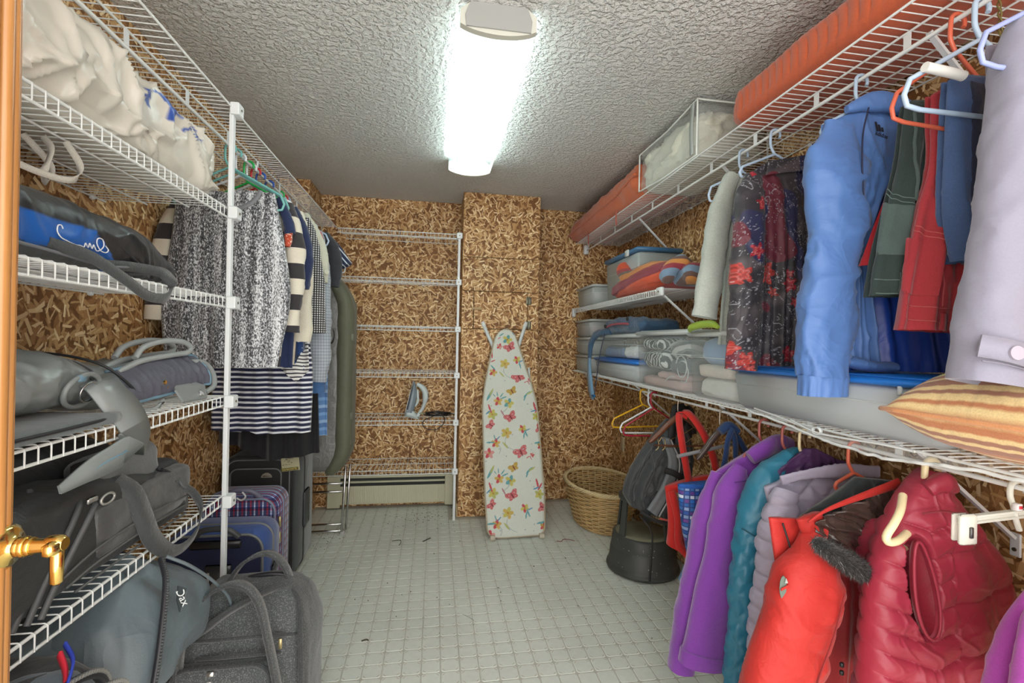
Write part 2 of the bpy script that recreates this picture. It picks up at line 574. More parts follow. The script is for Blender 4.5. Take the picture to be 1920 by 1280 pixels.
# left wall
wl = structure('wall_left', (XL, 0, 0))
MB().box((XL - .05, 1.74, H / 2), (.076, 4.42, H)).build('backing', BACK, wl, smooth=False)
ys = [-.45, .80, 2.02, 3.24, 3.53]
for i in range(4):
    panel(wl, (XL - .011, ys[i], 0), (0, 1, 0), (0, 0, 1), ys[i + 1] - ys[i], H, (1, 0, 0), (i * 3.3, 0))
# boxed-in chase in the far left corner
wc = structure('wall_corner', (XL, 3.53, 0))
MB().box((-1.0, 3.73, H / 2), (.19, .35, H)).build('backing', BACK, wc, smooth=False)
panel(wc, (XL, 3.551, 0), (1, 0, 0), (0, 0, 1), .205, H, (0, -1, 0), (2, 5))
panel(wc, (-.901, 3.541, 0), (0, 1, 0), (0, 0, 1), .34, H, (1, 0, 0), (7, 5))
# back wall
wb = structure('wall_back', (0, YB, 0))
MB().box((.25, YB + .05, H / 2), (2.9, .076, H)).build('backing', BACK, wb, smooth=False)
xs = [-1.10, .20, .80, 1.56]
for i in range(3):
    z = 1.268
    panel(wb, (xs[i], YB + .011, 0), (1, 0, 0), (0, 0, 1), xs[i + 1] - xs[i], z if i == 2 else H, (0, -1, 0), (i * 2.7, 9))
    if i == 2: panel(wb, (xs[i], YB + .011, z), (1, 0, 0), (0, 0, 1), xs[i + 1] - xs[i], H - z, (0, -1, 0), (i * 2.7, 14))
# column with an access hatch
wk = structure('wall_column', (.49, 3.73, 0))
KX0, KX1, KY = .195, .785, 3.573
MB().box(((KX0 + KX1) / 2, KY + .17, H / 2), (KX1 - KX0 - .026, .31, H)).build('backing', BACK, wk, smooth=False)
hx0, hx1, hz0, hz1 = .285, .70, 1.415, 1.70
zz = [0, hz0, hz1, 1.955, H]
panel(wk, (KX0, KY + .011, 0), (1, 0, 0), (0, 0, 1), KX1 - KX0, hz0, (0, -1, 0), (1, 20))
panel(wk, (KX0, KY + .011, hz0), (1, 0, 0), (0, 0, 1), hx0 - KX0, hz1 - hz0, (0, -1, 0), (4, 20))
panel(wk, (hx1, KY + .011, hz0), (1, 0, 0), (0, 0, 1), KX1 - hx1, hz1 - hz0, (0, -1, 0), (5, 20))
panel(wk, (KX0, KY + .011, hz1), (1, 0, 0), (0, 0, 1), KX1 - KX0, zz[3] - hz1, (0, -1, 0), (1, 23))
panel(wk, (KX0, KY + .011, zz[3]), (1, 0, 0), (0, 0, 1), KX1 - KX0, H - zz[3], (0, -1, 0), (1, 26), t=.013)
panel(wk, (KX0 + .011, KY, 0), (0, 1, 0), (0, 0, 1), .32, H, (-1, 0, 0), (8, 20))
panel(wk, (KX1 - .011, KY, 0), (0, 1, 0), (0, 0, 1), .32, H, (1, 0, 0), (8, 24))
hatch = panel(wk, (hx0, KY + .011, hz0), (1, 0, 0), (0, 0, 1), hx1 - hx0, hz1 - hz0, (0, -1, 0), (12, 20), t=.014, name='access_hatch', gap=.003)
HINGE = plain('dull steel hinge', (.20, .20, .15), .4, .8)
for z in (1.637, 1.452):
    hb = MB()
    hb.box((hx1 - .006, KY - .0055, z), (.018, .003, .058), bev=.001).box((hx1 + .016, KY - .0035, z), (.018, .007, .058), bev=.001)
    hb.rod((hx1 + .004, KY - .008, z - .03), (hx1 + .004, KY - .008, z + .03), .005, 8)
    hb.build('hinge', HINGE, hatch)
tb = MB(); tb.box((hx0 + .02, KY - .012, 1.566), (.075, .018, .018), bev=.002)
tb.build('wooden_latch', plain('bare wood latch', (.46, .33, .17), .6, var=.2, bumpy=.2), wk)
# right wall
wr = structure('wall_right', (1.5, 2, 0))
ang = math.atan(.018)
ry = [-.45, .44, 1.16, 2.38, 3.89]
dv = np.array([math.sin(ang), math.cos(ang), 0]); nv_ = np.array([-math.cos(ang), math.sin(ang), 0])
MB().box((WX(1.72) + .055, 1.72, H / 2), (.076, 4.36, H), rz=-ang).build('backing', BACK, wr, smooth=False)
for i in range(4):
    p = np.array([WX(ry[i]), ry[i], 0]) - nv_ * .011
    panel(wr, p, dv, (0, 0, 1), (ry[i + 1] - ry[i]) / math.cos(ang), H, nv_, (i * 3.1, 30))
# ceiling
ce = structure('ceiling', (.25, 1.7, H))
MB().box((.25, 1.74, H + .02), (3.0, 4.6, .04)).build('plaster_slab', CEIL, ce, smooth=False)
# outlet on the right wall
t = thing('wall_outlet', 'small cream blank wall plate low on the right wall above the wicker basket', 'outlet', (WX(3.667), 3.667, .51))
mb = MB(); mb.box((WX(3.667) - .003, 3.667, .51), (.006, .072, .118), rz=-ang, bev=.002)
mb.build('cover_plate', plain('ivory plastic plate', (.62, .55, .36), .4), t)
for z in (.55, .47):
    MB().disc((WX(3.667) - .006, 3.667, z), .004, (-1, 0, 0), 8, .0015).build('screw', HINGE, t)

# ---------------------------------------------------------------- vinyl floor
fl = structure('floor', (0, 1.7, 0))
MB().box((.25, 1.72, -.012), (2.9, 4.5, .0216)).build('underlay', JOINT, fl, smooth=False)
PT = .0772
def tile_mesh():
    a = PT / 2 - .0024; r = .0095
    pts = []
    for sx, sy in ((1, 1), (-1, 1), (-1, -1), (1, -1)):
        k = [(a - r + r * math.cos(q), a - r + r * math.sin(q)) for q in (0, .785, 1.571)]
        if sx * sy < 0: k = k[::-1]
        pts += [(x * sx, y * sy) for x, y in k]
    n = len(pts)
    V = [(x * 1.0, y * 1.0, -.0012) for x, y in pts] + [(x * .97, y * .97, 0) for x, y in pts]
    F = [tuple(range(n, 2 * n))] + [(i, (i + 1) % n, n + (i + 1) % n, n + i) for i in range(n)]
    return V, F
TV, TF = tile_mesh()
tme = bpy.data.meshes.new('floor_tile'); tme.from_pydata(TV, [], TF); tme.materials.append(TILE); tme.update()
cells = []
for i in range(-16, 21):
    for j in range(-5, 51):
        x, y = i * PT + .012, j * PT + .02
        if not (XL + .03 < x < WX(y) - .03 and YF < y < YB - .03): continue
        if KX0 - .04 < x < KX1 + .04 and y > KY - .03: continue
        if x < -.87 and y > 3.50: continue
        vis = (-.62 < x < 1.05) and y > 1.83 and (x > -.2 or y > 1.9)
        cells.append((not vis, math.hypot(x, y), x, y))
cells.sort()
rest = MB()
for k, (nv2, d, x, y) in enumerate(cells):
    if k < 298:
        o = bpy.data.objects.new('floor_tile', tme); COL.objects.link(o); o.parent = fl
        o.location = (x, y - 1.7, 0)
    else:
        rest.add(np.array(TV) + (x, y, 0), TF)
rest.build('far_tiles', TILE, fl, smooth=False, kind='stuff')
orn = MB()
for nv2, d, x, y in cells:
    if nv2: continue
    for sx, sy in ((1, 1), (-1, 1), (-1, -1), (1, -1)):
        cx, cy = x + sx * (PT / 2 - .0135), y + sy * (PT / 2 - .0135)
        q = [(cx - sx * .005, cy + sy * .006), (cx + sx * .0005, cy + sy * .0005), (cx + sx * .006, cy - sy * .005), (cx + sx * .0075, cy - sy * .0035), (cx + sx * .0025, cy + sy * .0025), (cx - sx * .0035, cy + sy * .0075)]
        if sx * sy < 0: q = q[::-1]
        orn.add([(a, b, .0004) for a, b in q], [tuple(range(6))])
orn.build('corner_print', ORNA, fl, smooth=False, kind='stuff')
# strip of base along the column foot
tr = structure('trim_1', (.195, 3.57, 0))
MB().box((.188, 3.66, .05), (.012, .17, .10), bev=.003).build('trim_board', plain('pale trim wood', (.50, .38, .22), .6, var=.1), tr)

# ---------------------------------------------------------------- ceiling lamp
lamp = thing('ceiling_lamp', 'long fluorescent ceiling light with a glowing ribbed diffuser and grey end caps', 'ceiling light', (.19, 2.245, H))
LX0, LX1, LY0, LY1 = .062, .318, 1.580, 2.95
lcx, lhw = (LX0 + LX1) / 2, (LX1 - LX0) / 2
GREYM = plain('cream enamelled steel cap', (.62, .63, .56), .45)
mb = MB(); mb.box((lcx, (LY0 + LY1) / 2, H - .028), (.15, LY1 - LY0 - .03, .05), bev=.004)
mb.build('channel', plain('white enamelled steel', (.78, .80, .78), .4), lamp)
m, nt, b = _nt('glowing prismatic diffuser')
tc = N(nt, 'ShaderNodeTexCoord')
chk = N(nt, 'ShaderNodeTexChecker'); chk.inputs['Scale'].default_value = 1
nt.links.new(mp(nt, tc.outputs['Object'], (220, 220, 1), (0, 0, .785)), chk.inputs[0])
b.inputs['Base Color'].default_value = (.8, .86, .86, 1); b.inputs['Roughness'].default_value = .25
b.inputs['Emission Color'].default_value = (.70, 1.0, .97, 1)
b.inputs['Emission Strength'].default_value = LAMP_LENS * .095
b.inputs['Alpha'].default_value = .66
bump(nt, b, chk.outputs['Fac'], .5, .002)
LENS = m
m, nt, b = _nt('lit fluorescent tube')
b.inputs['Emission Color'].default_value = (.84, 1.0, .97, 1); b.inputs['Emission Strength'].default_value = LAMP_TUBE
TUBEM = m
def lens_prof():
    out = []
    for k in range(13):
        q = -1 + k / 6
        out.append((lcx + q * lhw, H - .070 - .026 * (1 - q * q) ** .8))
    return [(LX0, H - .022)] + out + [(LX1, H - .022)]
LP = lens_prof()
P = np.array([[(x, y, z) for x, z in LP] for y in np.linspace(LY0 + .012, LY1 - .012, 8)])
mb = MB(); mb.grid(P); mb.build('diffuser', LENS, lamp, label='glowing white diffuser')
for x in (lcx - .062, lcx + .062):
    mb = MB(); mb.rod((x, LY0 + .09, H - .075), (x, LY1 - .07, H - .075), .0165, 10)
    mb.build('tube', TUBEM, lamp)
for y0, y1 in ((LY0 - .012, LY0 + .013), (LY1 - .013, LY1 + .012)):
    mb = MB()
    R0 = [(x, y0, z - .002) for x, z in LP]; R1 = [(x, y1, z - .002) for x, z in LP]
    top = [(LX1 - .03, H - .001), (LX0 + .03, H - .001)]
    ring0 = [(x, y0, z) for x, _, z in R0] + [(x, y0, z) for x, z in top]
    ring1 = [(x, y1, z) for x, _, z in R1] + [(x, y1, z) for x, z in top]
    mb.plate(ring0, (0, 1, 0), y1 - y0)
    c = mb.build('end_cap', GREYM, lamp, smooth=False)
# cream corner pieces and the darker plate of the near cap
mb = MB(); mb.plate([(lcx - .095, LY0 - .013, H - .001), (lcx + .095, LY0 - .013, H - .001), (lcx + .112, LY0 - .013, H - .045), (lcx + .108, LY0 - .013, H - .082), (lcx - .108, LY0 - .013, H - .082), (lcx - .112, LY0 - .013, H - .045)], (0, -1, 0), .006)
mb.build('end_plate', plain('shaded grey end plate', (.36, .37, .36), .5), lamp, smooth=False)

# ---------------------------------------------------------------- baseboard heater
ht = thing('baseboard_heater', 'cream electric baseboard heater with dark louvre slots on the back wall', 'heater', (-.30, 3.86, 0))
CREAM = plain('cream enamelled steel', (.56, .55, .40), .45, var=.04)
DARK = plain('dark slot', (.03, .035, .03), .7)
hx0, hx1 = -.70, .105
mb = MB(); mb.box(((hx0 + hx1) / 2, 3.865, .15), (hx1 - hx0, .045, .19)); mb.build('back_plate', DARK, ht, smooth=False)
n = 60
prof = []
for i in range(n * 2 + 1):
    x = hx0 + (hx1 - hx0) * i / (2 * n)
    prof.append((x, .002 if i % 2 else 0.0))
P = np.array([[(x, 3.823 + d, z) if z > .04 else (x, 3.828 + d, z) for z in (.035, .05, .165, .178)] for x, d in prof])
mb = MB(); mb.grid(P); mb.box(((hx0 + hx1) / 2, 3.832, .10), (hx1 - hx0, .012, .125)); mb.build('front_panel', CREAM, ht, smooth=False)
for z, dz in ((.208, .014), (.247, .016)):
    mb = MB(); mb.box(((hx0 + hx1) / 2, 3.838, z), (hx1 - hx0, .03, dz), bev=.004); mb.build('louvre', CREAM, ht, smooth=False)
for x, w in ((-.745, .095), (.136, .065)):
    mb = MB(); mb.box((x, 3.848, .135), (w, .062, .245), bev=.004); mb.build('end_cap', CREAM, ht, smooth=False)

# ================================================================ wire shelving
def wire_shelf(name, label, cat, axis, a0, a1, d_back, d_front, z, lip=True, rod=False, right=False, rails=2, group=None, rod_d=None, pitch=.0280):
    """ventilated shelf; axis 'y' runs along a side wall, 'x' along the back wall.
    along in a0..a1, d from d_back (wall) to d_front (free edge)"""
    def pt(a, d, zz):
        if axis == 'x': return (a, d, zz)
        if right: return (WX(a) - d, a, zz)
        return (d, a, zz)
    mid = (a0 + a1) / 2
    t = thing(name, label, cat, pt(mid, d_back, z), group)
    def rail(nm, d, zz, r):
        k = max(2, int((a1 - a0) / .5) + 1)
        mb = MB(); mb.tube([pt(a, d, zz) for a in np.linspace(a0, a1, k)], r, 8)
        return mb.build(nm, WIRE, t)
    sgn = 1 if d_front > d_back else -1
    zr = z - .0042
    rail('front_rail', d_front, zr, .0034)
    rail('rear_rail', d_back + sgn * .004, zr, .0028)
    inner = []
    if lip: rail('lip_rail', d_front, z - .034, .0034)
    if rod:
        dr = d_front - sgn * .098
        rail('under_rail', dr, zr, .0034)
        rail('hanging_rod', dr, z - .05, .0058)
        for a in np.arange(a0 + .14, a1, .305):
            p, q = np.array(pt(a, dr, zr)), np.array(pt(a, dr, z - .05))
            u = np.array(pt(a + .01, dr, zr)) - p
            mb = MB(); mb.plate([p - u, p + u, q + u, q - u], np.cross(u, (0, 0, 1)), .002)
            mb.build('rod_hook', CLIPM, t, smooth=False)
        inner = [d_front - sgn * .24]
    else:
        w = abs(d_front - d_back)
        inner = [d_back + sgn * w * (k + 1) / (rails + 1) for k in range(rails)]
    for d in inner: rail('middle_rail', d, zr, .0028)
    mb = MB()
    for a in np.arange(a0 + .012, a1, pitch):
        p = [pt(a, d_back, z), pt(a, d_front - sgn * .0015, z)]
        if lip: p += [pt(a, d_front + sgn * .0035, z - .003), pt(a, d_front + sgn * .0035, z - .035)]
        mb.tube(p, .0017, 5)
    mb.build('cross_wires', WIRE, t, kind='stuff')
    # wall clips under the rear rail
    mb = MB()
    for a in np.arange(a0 + .15, a1, .31):
        c = pt(a, d_back + sgn * .006, z - .008)
        mb.box(c, (.014, .014, .014), bev=.003)
    mb.build('wall_clips', CLIPM, t, smooth=False, kind='stuff')
    return t

def clip(parent, c, face):
    """white bracket plate with a screw that grips shelf and pole"""
    mb = MB()
    if face == '-y': mb.box(c, (.042, .016, .042), bev=.003)
    else: mb.box(c, (.03, .045, .042), bev=.003)
    b_ = mb.build('pole_clip', CLIPM, parent, smooth=False)
    mb = MB()
    p = (c[0], c[1] - .008, c[2]) if face == '-y' else (c[0] + .016, c[1], c[2])
    mb.disc(p, .0045, (0, -1, 0) if face == '-y' else (1, 0, 0), 8, .0015)
    mb.build('screw', HINGE, b_)

# left unit of five shelves
for z, lab in ((1.765, 'white wire shelf on the left wall holding the white satin bag'),
               (1.458, 'white wire shelf on the left wall under the blue and black sports bag'),
               (1.120, 'white wire shelf on the left wall under the grey leather purses'),
               (.778, 'white wire shelf on the left wall under the open black camera bag'),
               (.435, 'lowest white wire shelf on the left wall, under the slate backpack')):
    wire_shelf('wire_shelf', lab, 'wire shelf', 'y', -.3, 1.775, XL + .003, -.71, z, group='wire shelves of the left unit', pitch=.0297)
LT = wire_shelf('rod_shelf', 'white wire shelf with hanging rod high on the left wall above the blouses', 'wire shelf', 'y', -.3, 3.535, XL + .003, -.70, 2.11, lip=False, rod=True, group='shelves with hanging rods')
t = thing('shelf_pole', 'thick white square pole holding the front of the left wire shelves', 'pole', (-.71, 1.765, 0), 'shelf poles')
mb = MB(); mb.box((-.700, 1.765, 1.06), (.014, .022, 2.12), bev=.002); mb.build('pole', CLIPM, t, smooth=False)
for z in (2.10, 1.745, 1.438, 1.10, .758, .415): clip(t, (-.688, 1.768, z), '+x')

# alcove shelves
labs = ['top empty white wire shelf in the alcove beside the column', 'second empty white wire shelf from the top of the alcove',
        'third empty white wire shelf from the top of the alcove', 'empty white wire shelf of the alcove right above the iron',
        'white wire shelf of the alcove with the steam iron on it', 'lowest empty white wire shelf of the alcove just above the heater']
for z, lab in zip((2.11, 1.769, 1.423, 1.084, .737, .378), labs):
    wire_shelf('wire_shelf', lab, 'wire shelf', 'x', -.70 if z > 2 else -.87, .183, YB - .004, 3.527, z, rails=1, group='wire shelves of the alcove')
t = thing('shelf_pole', 'thin white pole at the front of the alcove shelves beside the column', 'pole', (.168, 3.515, 0), 'shelf poles')
mb = MB(); mb.box((.165, 3.516, 1.06), (.018, .012, 2.12), bev=.002); mb.build('pole', CLIPM, t, smooth=False)
for z in (2.094, 1.752, 1.406, 1.067, .72, .361): clip(t, (.166, 3.508, z), '-y')

# right wall shelves
wire_shelf('rod_shelf', 'white wire shelf with hanging rod high on the right wall under the orange quilts', 'wire shelf', 'y', -.3, 3.84, .003, .38, 2.155, lip=False, rod=True, right=True, group='shelves with hanging rods')
wire_shelf('wire_shelf', 'short white wire shelf on the right wall under the striped blanket', 'wire shelf', 'y', 2.235, 3.85, .003, .38, 1.61, right=True)
wire_shelf('rod_shelf', 'white wire shelf with hanging rod across the right wall under the clear storage boxes', 'wire shelf', 'y', -.3, 3.86, .003, .38, 1.095, lip=False, rod=True, right=True, group='shelves with hanging rods')
def brace(label, y, z, d, drop):
    a = np.array((WX(y) - d, y, z)); b = np.array((WX(y) - .012, y, z - drop))
    t = thing('shelf_brace', label, 'brace', tuple(b), 'diagonal braces under the right shelves')
    mb = MB()
    dd = vnorm(b - a); side = np.array((0, 1, 0)); nn = np.cross(dd, side)
    w, h = .0065, .004
    R = [np.array([p + side * w + nn * h, p - side * w + nn * h, p - side * w - nn * h, p + side * w - nn * h]) for p in (a, b)]
    mb.grid(np.stack(R), cv=True); mb.fan(R[0]); mb.fan(R[1], True)
    mb.build('strut', CLIPM, t, smooth=False)
    mb = MB(); mb.box((WX(y) - .004, y, z - drop - .018), (.006, .024, .06), bev=.002); mb.build('wall_foot', CLIPM, t, smooth=False)
    MB().disc((WX(y) - .007, y, z - drop - .03), .005, (-1, 0, 0), 10, .003).build('screw', HINGE, t)
brace('white diagonal brace under the high right shelf by the orange sham', 2.84, 2.13, .262, .235)
brace('white diagonal brace of the high right shelf behind the floral blouse', 1.93, 2.13, .262, .235)
brace('white diagonal brace of the high right shelf among the trouser hangers', 1.02, 2.13, .262, .235)
brace('white diagonal brace under the short shelf behind the grey linen sleeve', 2.26, 1.575, .36, .28)
brace('white diagonal brace under the storage box shelf beside the yellow hanger', 2.75, 1.075, .30, .23)
brace('white diagonal brace under the storage box shelf behind the dark brown hanger', 1.85, 1.075, .30, .23)
brace('white diagonal brace under the storage box shelf behind the maroon vest', .99, 1.075, .30, .225)
t = thing('shelf_end_bracket', 'white end bracket at the back end of the short right shelf', 'bracket', (WX(3.86) - .38, 3.86, 1.58))
MB().box((WX(3.86) - .38, 3.872, 1.578), (.03, .03, .07), bev=.004).build('bracket_body', CLIPM, t)
t = thing('shelf_end_bracket', 'white end bracket holding the far end of the high right shelf rod', 'bracket', (WX(3.85) - .285, 3.85, 2.11))
MB().box((WX(3.85) - .285, 3.868, 2.112), (.04, .04, .075), bev=.004).build('bracket_body', CLIPM, t)
t = thing('shelf_end_clip', 'white screwed clip at the near corner of the short right shelf', 'bracket', (WX(2.24) - .385, 2.24, 1.59))
b_ = MB().box((WX(2.24) - .387, 2.245, 1.592), (.018, .06, .044), bev=.004).build('clip_body', CLIPM, t)
MB().disc((WX(2.24) - .396, 2.245, 1.592), .005, (-1, 0, 0), 8, .002).build('screw', HINGE, t)

# ================================================================ open door at the left edge
dr = structure('door_1', (-.53, .4, 0))
def make_wood():
    m, nt, b = _nt('honey oak')
    b.inputs['Roughness'].default_value = .32; b.inputs['Coat Weight'].default_value = .3
    tc = N(nt, 'ShaderNodeTexCoord')
    n = noise(nt, mp(nt, tc.outputs['Object'], (30, 30, 1.6)), 4, 5, .6)
    n2 = noise(nt, mp(nt, tc.outputs['Object'], (160, 160, 3)), 5, 2)
    c = mix(nt, n.outputs[0], (.34, .14, .035), (.62, .31, .10))
    c = mix(nt, mth(nt, 'MULTIPLY', n2.outputs[0], .3), c, (.25, .10, .03))
    nt.links.new(c, b.inputs['Base Color']); bump(nt, b, n2.outputs[0], .1)
    return m
OAK = make_wood()
DX = -.532
mb = MB(); mb.box((DX - .019, .40, 1.02), (.036, .62, 2.03), bev=.002)
mb.build('door_leaf', OAK, dr, smooth=False)
mb = MB()
for y, r in ((.697, .006), (.684, .009), (.668, .005)):
    mb.rod((DX - .001, y, .3), (DX - .001, y, 1.80), r, 8)
mb.build('panel_moulding', OAK, dr)
hd = MB()
hy, hz = .694, 1.052
hd.lathe([(.0, .0), (.027, .0), (.028, .004), (.022, .009), (.014, .012), (.012, .016)], n=24)
# turn the rose so that it faces the room (+x)
V = np.vstack(hd.v); hd.v = [np.stack([V[:, 2] + DX, V[:, 0] + hy, V[:, 1] + hz], 1)]
rose = hd.build('door_handle', BRASS, dr, label='polished brass lever handle')
mb = MB()
mb.tube([(DX + .01, hy, hz), (DX + .052, hy, hz)], [.0105, .0085], 14)
for x, r in ((.018, .0125), (.024, .0135), (.030, .012)):
    mb.tube([(DX + x - .003, hy, hz), (DX + x, hy, hz), (DX + x + .003, hy, hz)], [r * .9, r, r * .9], 14)
mb.tube([(DX + .043, hy + .004, hz), (DX + .047, hy + .004, hz), (DX + .062, hy + .004, hz), (DX + .066, hy + .004, hz)], [.008, .0115, .0115, .008], 14)
mb.box((DX + .058, hy + .002, hz - .024), (.014, .013, .056), bev=.004)
mb.box((DX + .058, hy - .006, hz - .002), (.015, .022, .018), bev=.004)
mb.build('lever', BRASS, rose)
# ================================================================ garment and hanger builders
def interp(tab, t):
    a = np.array(tab, float)
    return np.interp(t, a[:, 0], a[:, 1])

def edge_curve(pts, t):
    pts = np.array(pts, float)
    C = catmull(pts, 60)
    d = np.r_[0, np.cumsum(np.linalg.norm(np.diff(C, axis=0), axis=1))]; d /= d[-1]
    return np.stack([np.interp(t, d, C[:, k]) for k in range(2)], -1)

def cloth_panel(Y, left, right, top=None, bot=None, T=((0, .012), (.15, .035), (1, .05)), folds=5, famp=.012, seed=1, crease=.006, cfreq=5,
                quilt=None, qamp=.012, nu=56, nv=64, col=None, yoff=None, front_only=False, fpow=1.0, skew=0.0):
    """hanging body of a garment, broad face towards -y.
    left / right: (x, z) outlines from shoulder to hem; top / bot: extra dz across s in -1..1"""
    t = np.linspace(0, 1, nv); s = np.linspace(-1, 1, nu)
    Lc, Rc = edge_curve(left, t), edge_curve(right, t)
    S, Tt = np.meshgrid(s, t, indexing='ij')
    k = (S + 1) / 2
    X = Lc[None, :, 0] * (1 - k) + Rc[None, :, 0] * k
    Z = Lc[None, :, 1] * (1 - k) + Rc[None, :, 1] * k
    if top is not None: Z = Z + interp(top, S) * np.clip(1 - Tt * 1.6, 0, 1) ** 1.5
    if bot is not None: Z = Z + interp(bot, S) * Tt ** 3
    th = interp(T, Tt)
    prof = np.clip(1 - np.abs(S) ** 2.6, 0, 1) ** .5
    rs = np.random.RandomState(seed)
    ph = rs.uniform(0, 6.28, 4)
    ramp = np.clip(Tt * 1.4, 0, 1) ** fpow
    F = famp * ramp * (np.sin(math.pi * folds * S + ph[0] + .9 * np.sin(2.2 * Tt + ph[1])) * .7 + .5 * np.sin(math.pi * folds * 1.7 * S + ph[2] + 1.1 * np.sin(1.7 * Tt + ph[3])))
    base = np.stack([X, np.full_like(X, Y), Z], -1)
    out = []
    for sg in (-1, 1):
        P = base.copy()
        Q = P.copy(); Q[..., 1] = sg * .5
        h = crease * (creases(Q, seed + 20, cfreq, (1, 1, .6)) - .3) if crease else 0
        if quilt is not None: h = h + qamp * (quilt(X, Z, S, Tt) - .5)
        P[..., 1] = Y + sg * th * prof + F + sg * h * prof ** .5 + skew * (X - Lc[0, 0])
        if yoff is not None: P[..., 1] += yoff(X, Z, S, Tt)
        out.append(P)
    mb = MB()
    c = None if col is None else [col(X, Z, S, Tt, sg) for sg in (-1, 1)]
    mb.grid(out[0], col=None if c is None else c[0])
    if not front_only:
        mb.grid(out[1], flip=True, col=None if c is None else c[1])
        # weld the two side seams
        n = nu * nv
        V = np.vstack(mb.v)
        remap = np.arange(2 * n)
        for j in range(nv):
            for i in (0, nu - 1): remap[n + i * nv + j] = i * nv + j
        mb.f = [tuple(int(remap[q]) for q in f) for f in mb.f]
        # close the shoulder line
        for i in range(nu - 1):
            a, b = i * nv, (i + 1) * nv
            q = (a, int(remap[n + a]), int(remap[n + b]), b)
            q = tuple(dict.fromkeys(q))
            if len(q) >= 3: mb.f.append(q)
    return mb

def limb(pts, rx, ry, n=18, m=36, seed=1, crease=.006, cfreq=7, quilt=None, qamp=.01, col=None, gather=None, close=True, across=(1, 0, 0), amp=.004):
    """sleeve-like tube along pts; rx, ry = [(t, radius)] half widths along `across` and the other way"""
    C = catmull(pts, m); t = np.linspace(0, 1, m)
    T = vnorm(np.gradient(C, axis=0))
    A = np.broadcast_to(np.array(across, float), T.shape); A = vnorm(A - T * np.sum(A * T, 1, keepdims=True)); B = np.cross(T, A)
    a = np.linspace(0, 2 * math.pi, n, endpoint=False)
    RX, RY = interp(rx, t), interp(ry, t)
    ca, sa = np.cos(a), np.sin(a)
    ca = np.sign(ca) * np.abs(ca) ** .85; sa = np.sign(sa) * np.abs(sa) ** .85
    O = A[:, None, :] * (RX[:, None, None] * ca[None, :, None]) + B[:, None, :] * (RY[:, None, None] * sa[None, :, None])
    P = C[:, None, :] + O
    nn = vnorm(O)
    h = crease * (creases(P, seed, cfreq, (1, 1, .7)) - .3) + amp * waves(P, seed + 9, 6)
    if quilt is not None: h = h + qamp * (quilt(P[..., 0], P[..., 2], a[None, :] + 0 * t[:, None], t[:, None] + 0 * a[None, :]) - .5)
    if gather is not None:
        h = h + gather[1] * np.sin(a * gather[2])[None, :] * np.clip((t - gather[0]) / (1 - gather[0]), 0, 1)[:, None]
    P = P + nn * h[..., None]
    mb = MB()
    cc = None if col is None else col(P[..., 0], P[..., 2], a[None, :] + 0 * t[:, None], t[:, None] + 0 * a[None, :], P)
    mb.grid(P, cv=True, col=cc)
    if close:
        # hem turned inwards, its colour darkened inwards as painted shade
        e = P[-1]; c = e.mean(0)
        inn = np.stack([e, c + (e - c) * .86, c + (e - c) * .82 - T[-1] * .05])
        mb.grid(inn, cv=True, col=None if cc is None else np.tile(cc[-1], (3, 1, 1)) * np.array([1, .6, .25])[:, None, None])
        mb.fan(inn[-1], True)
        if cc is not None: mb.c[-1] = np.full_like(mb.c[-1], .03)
        mb.fan(P[0], False)
        if cc is not None: mb.c[-1] = np.tile(cc[0].mean(0), (len(mb.c[-1]), 1))
    return mb

def hanger(label, y, col_mat, rod_x, rod_z, w=.42, drop=.105, bar=.10, yaw=0.0, r=.0048, tilt=0.0, group=None, name='clothes_hanger', hookmat=None, neck=.085, hr=.019, bow=True, shape='tube', cx=None):
    """plastic tube hanger hooked over a rod that runs along y"""
    z0 = rod_z + .0062
    t = thing(name, label, 'hanger', (rod_x, y, z0), group)
    ca, sa = math.cos(yaw), math.sin(yaw)
    def W3(pts):
        o = []
        for u, v in pts:
            uu = u * math.cos(tilt) - v * math.sin(tilt); vv = u * math.sin(tilt) + v * math.cos(tilt)
            o.append((rod_x + uu * ca, y + uu * sa, z0 + vv))
        return o
    # hook: arc over the rod then the neck
    q = np.linspace(-.55, math.pi, 12)
    hk = [(hr * math.cos(a), hr * math.sin(a) - hr + r) for a in q] + [(-hr, -hr - .03), (-hr * .8, -neck * .75), (-.002, -neck)]
    hk = [(-a, b) for a, b in hk] if not bow else hk
    MB().tube(catmull(W3(hk), 34), r if hookmat is None else r * .55, 8).build('hook', hookmat or col_mat, t)
    a = w / 2
    if shape == 'tube':
        loop = [(0, -neck), (a * .5, -neck - drop * .5), (a * .93, -neck - drop * .93), (a, -neck - drop - bar * .28), (a * .96, -neck - drop - bar * .5), (a * .8, -neck - drop - bar * .55),
                (0, -neck - drop - bar * .55), (-a * .8, -neck - drop - bar * .55), (-a * .96, -neck - drop - bar * .5), (-a, -neck - drop - bar * .28), (-a * .93, -neck - drop * .93), (-a * .5, -neck - drop * .5)]
        L = []
        n = len(loop)
        for i in range(n):
            p, q2 = np.array(loop[i]), np.array(loop[(i + 1) % n])
            k = 4 if np.linalg.norm(q2 - p) > .05 else 2
            for j in range(k): L.append(tuple(p + (q2 - p) * j / k))
        MB().tube(W3(L), r, 8, closed=True).build('hanger_frame', col_mat, t)
    elif shape == 'wood':
        arc = [(-a, -neck - drop), (-a * .75, -neck - drop * .72), (-a * .35, -neck - drop * .22), (0, -neck + .004), (a * .35, -neck - drop * .22), (a * .75, -neck - drop * .72), (a, -neck - drop)]
        pts = catmull(W3(arc), 26)
        rr = np.interp(np.linspace(-1, 1, 26), [-1, -.9, 0, .9, 1], [.007, .013, .0155, .013, .007])
        MB().tube(pts, rr, 10).build('shoulder_bar', col_mat, t)
    t['_'] = 0; del t['_']
    return t, W3

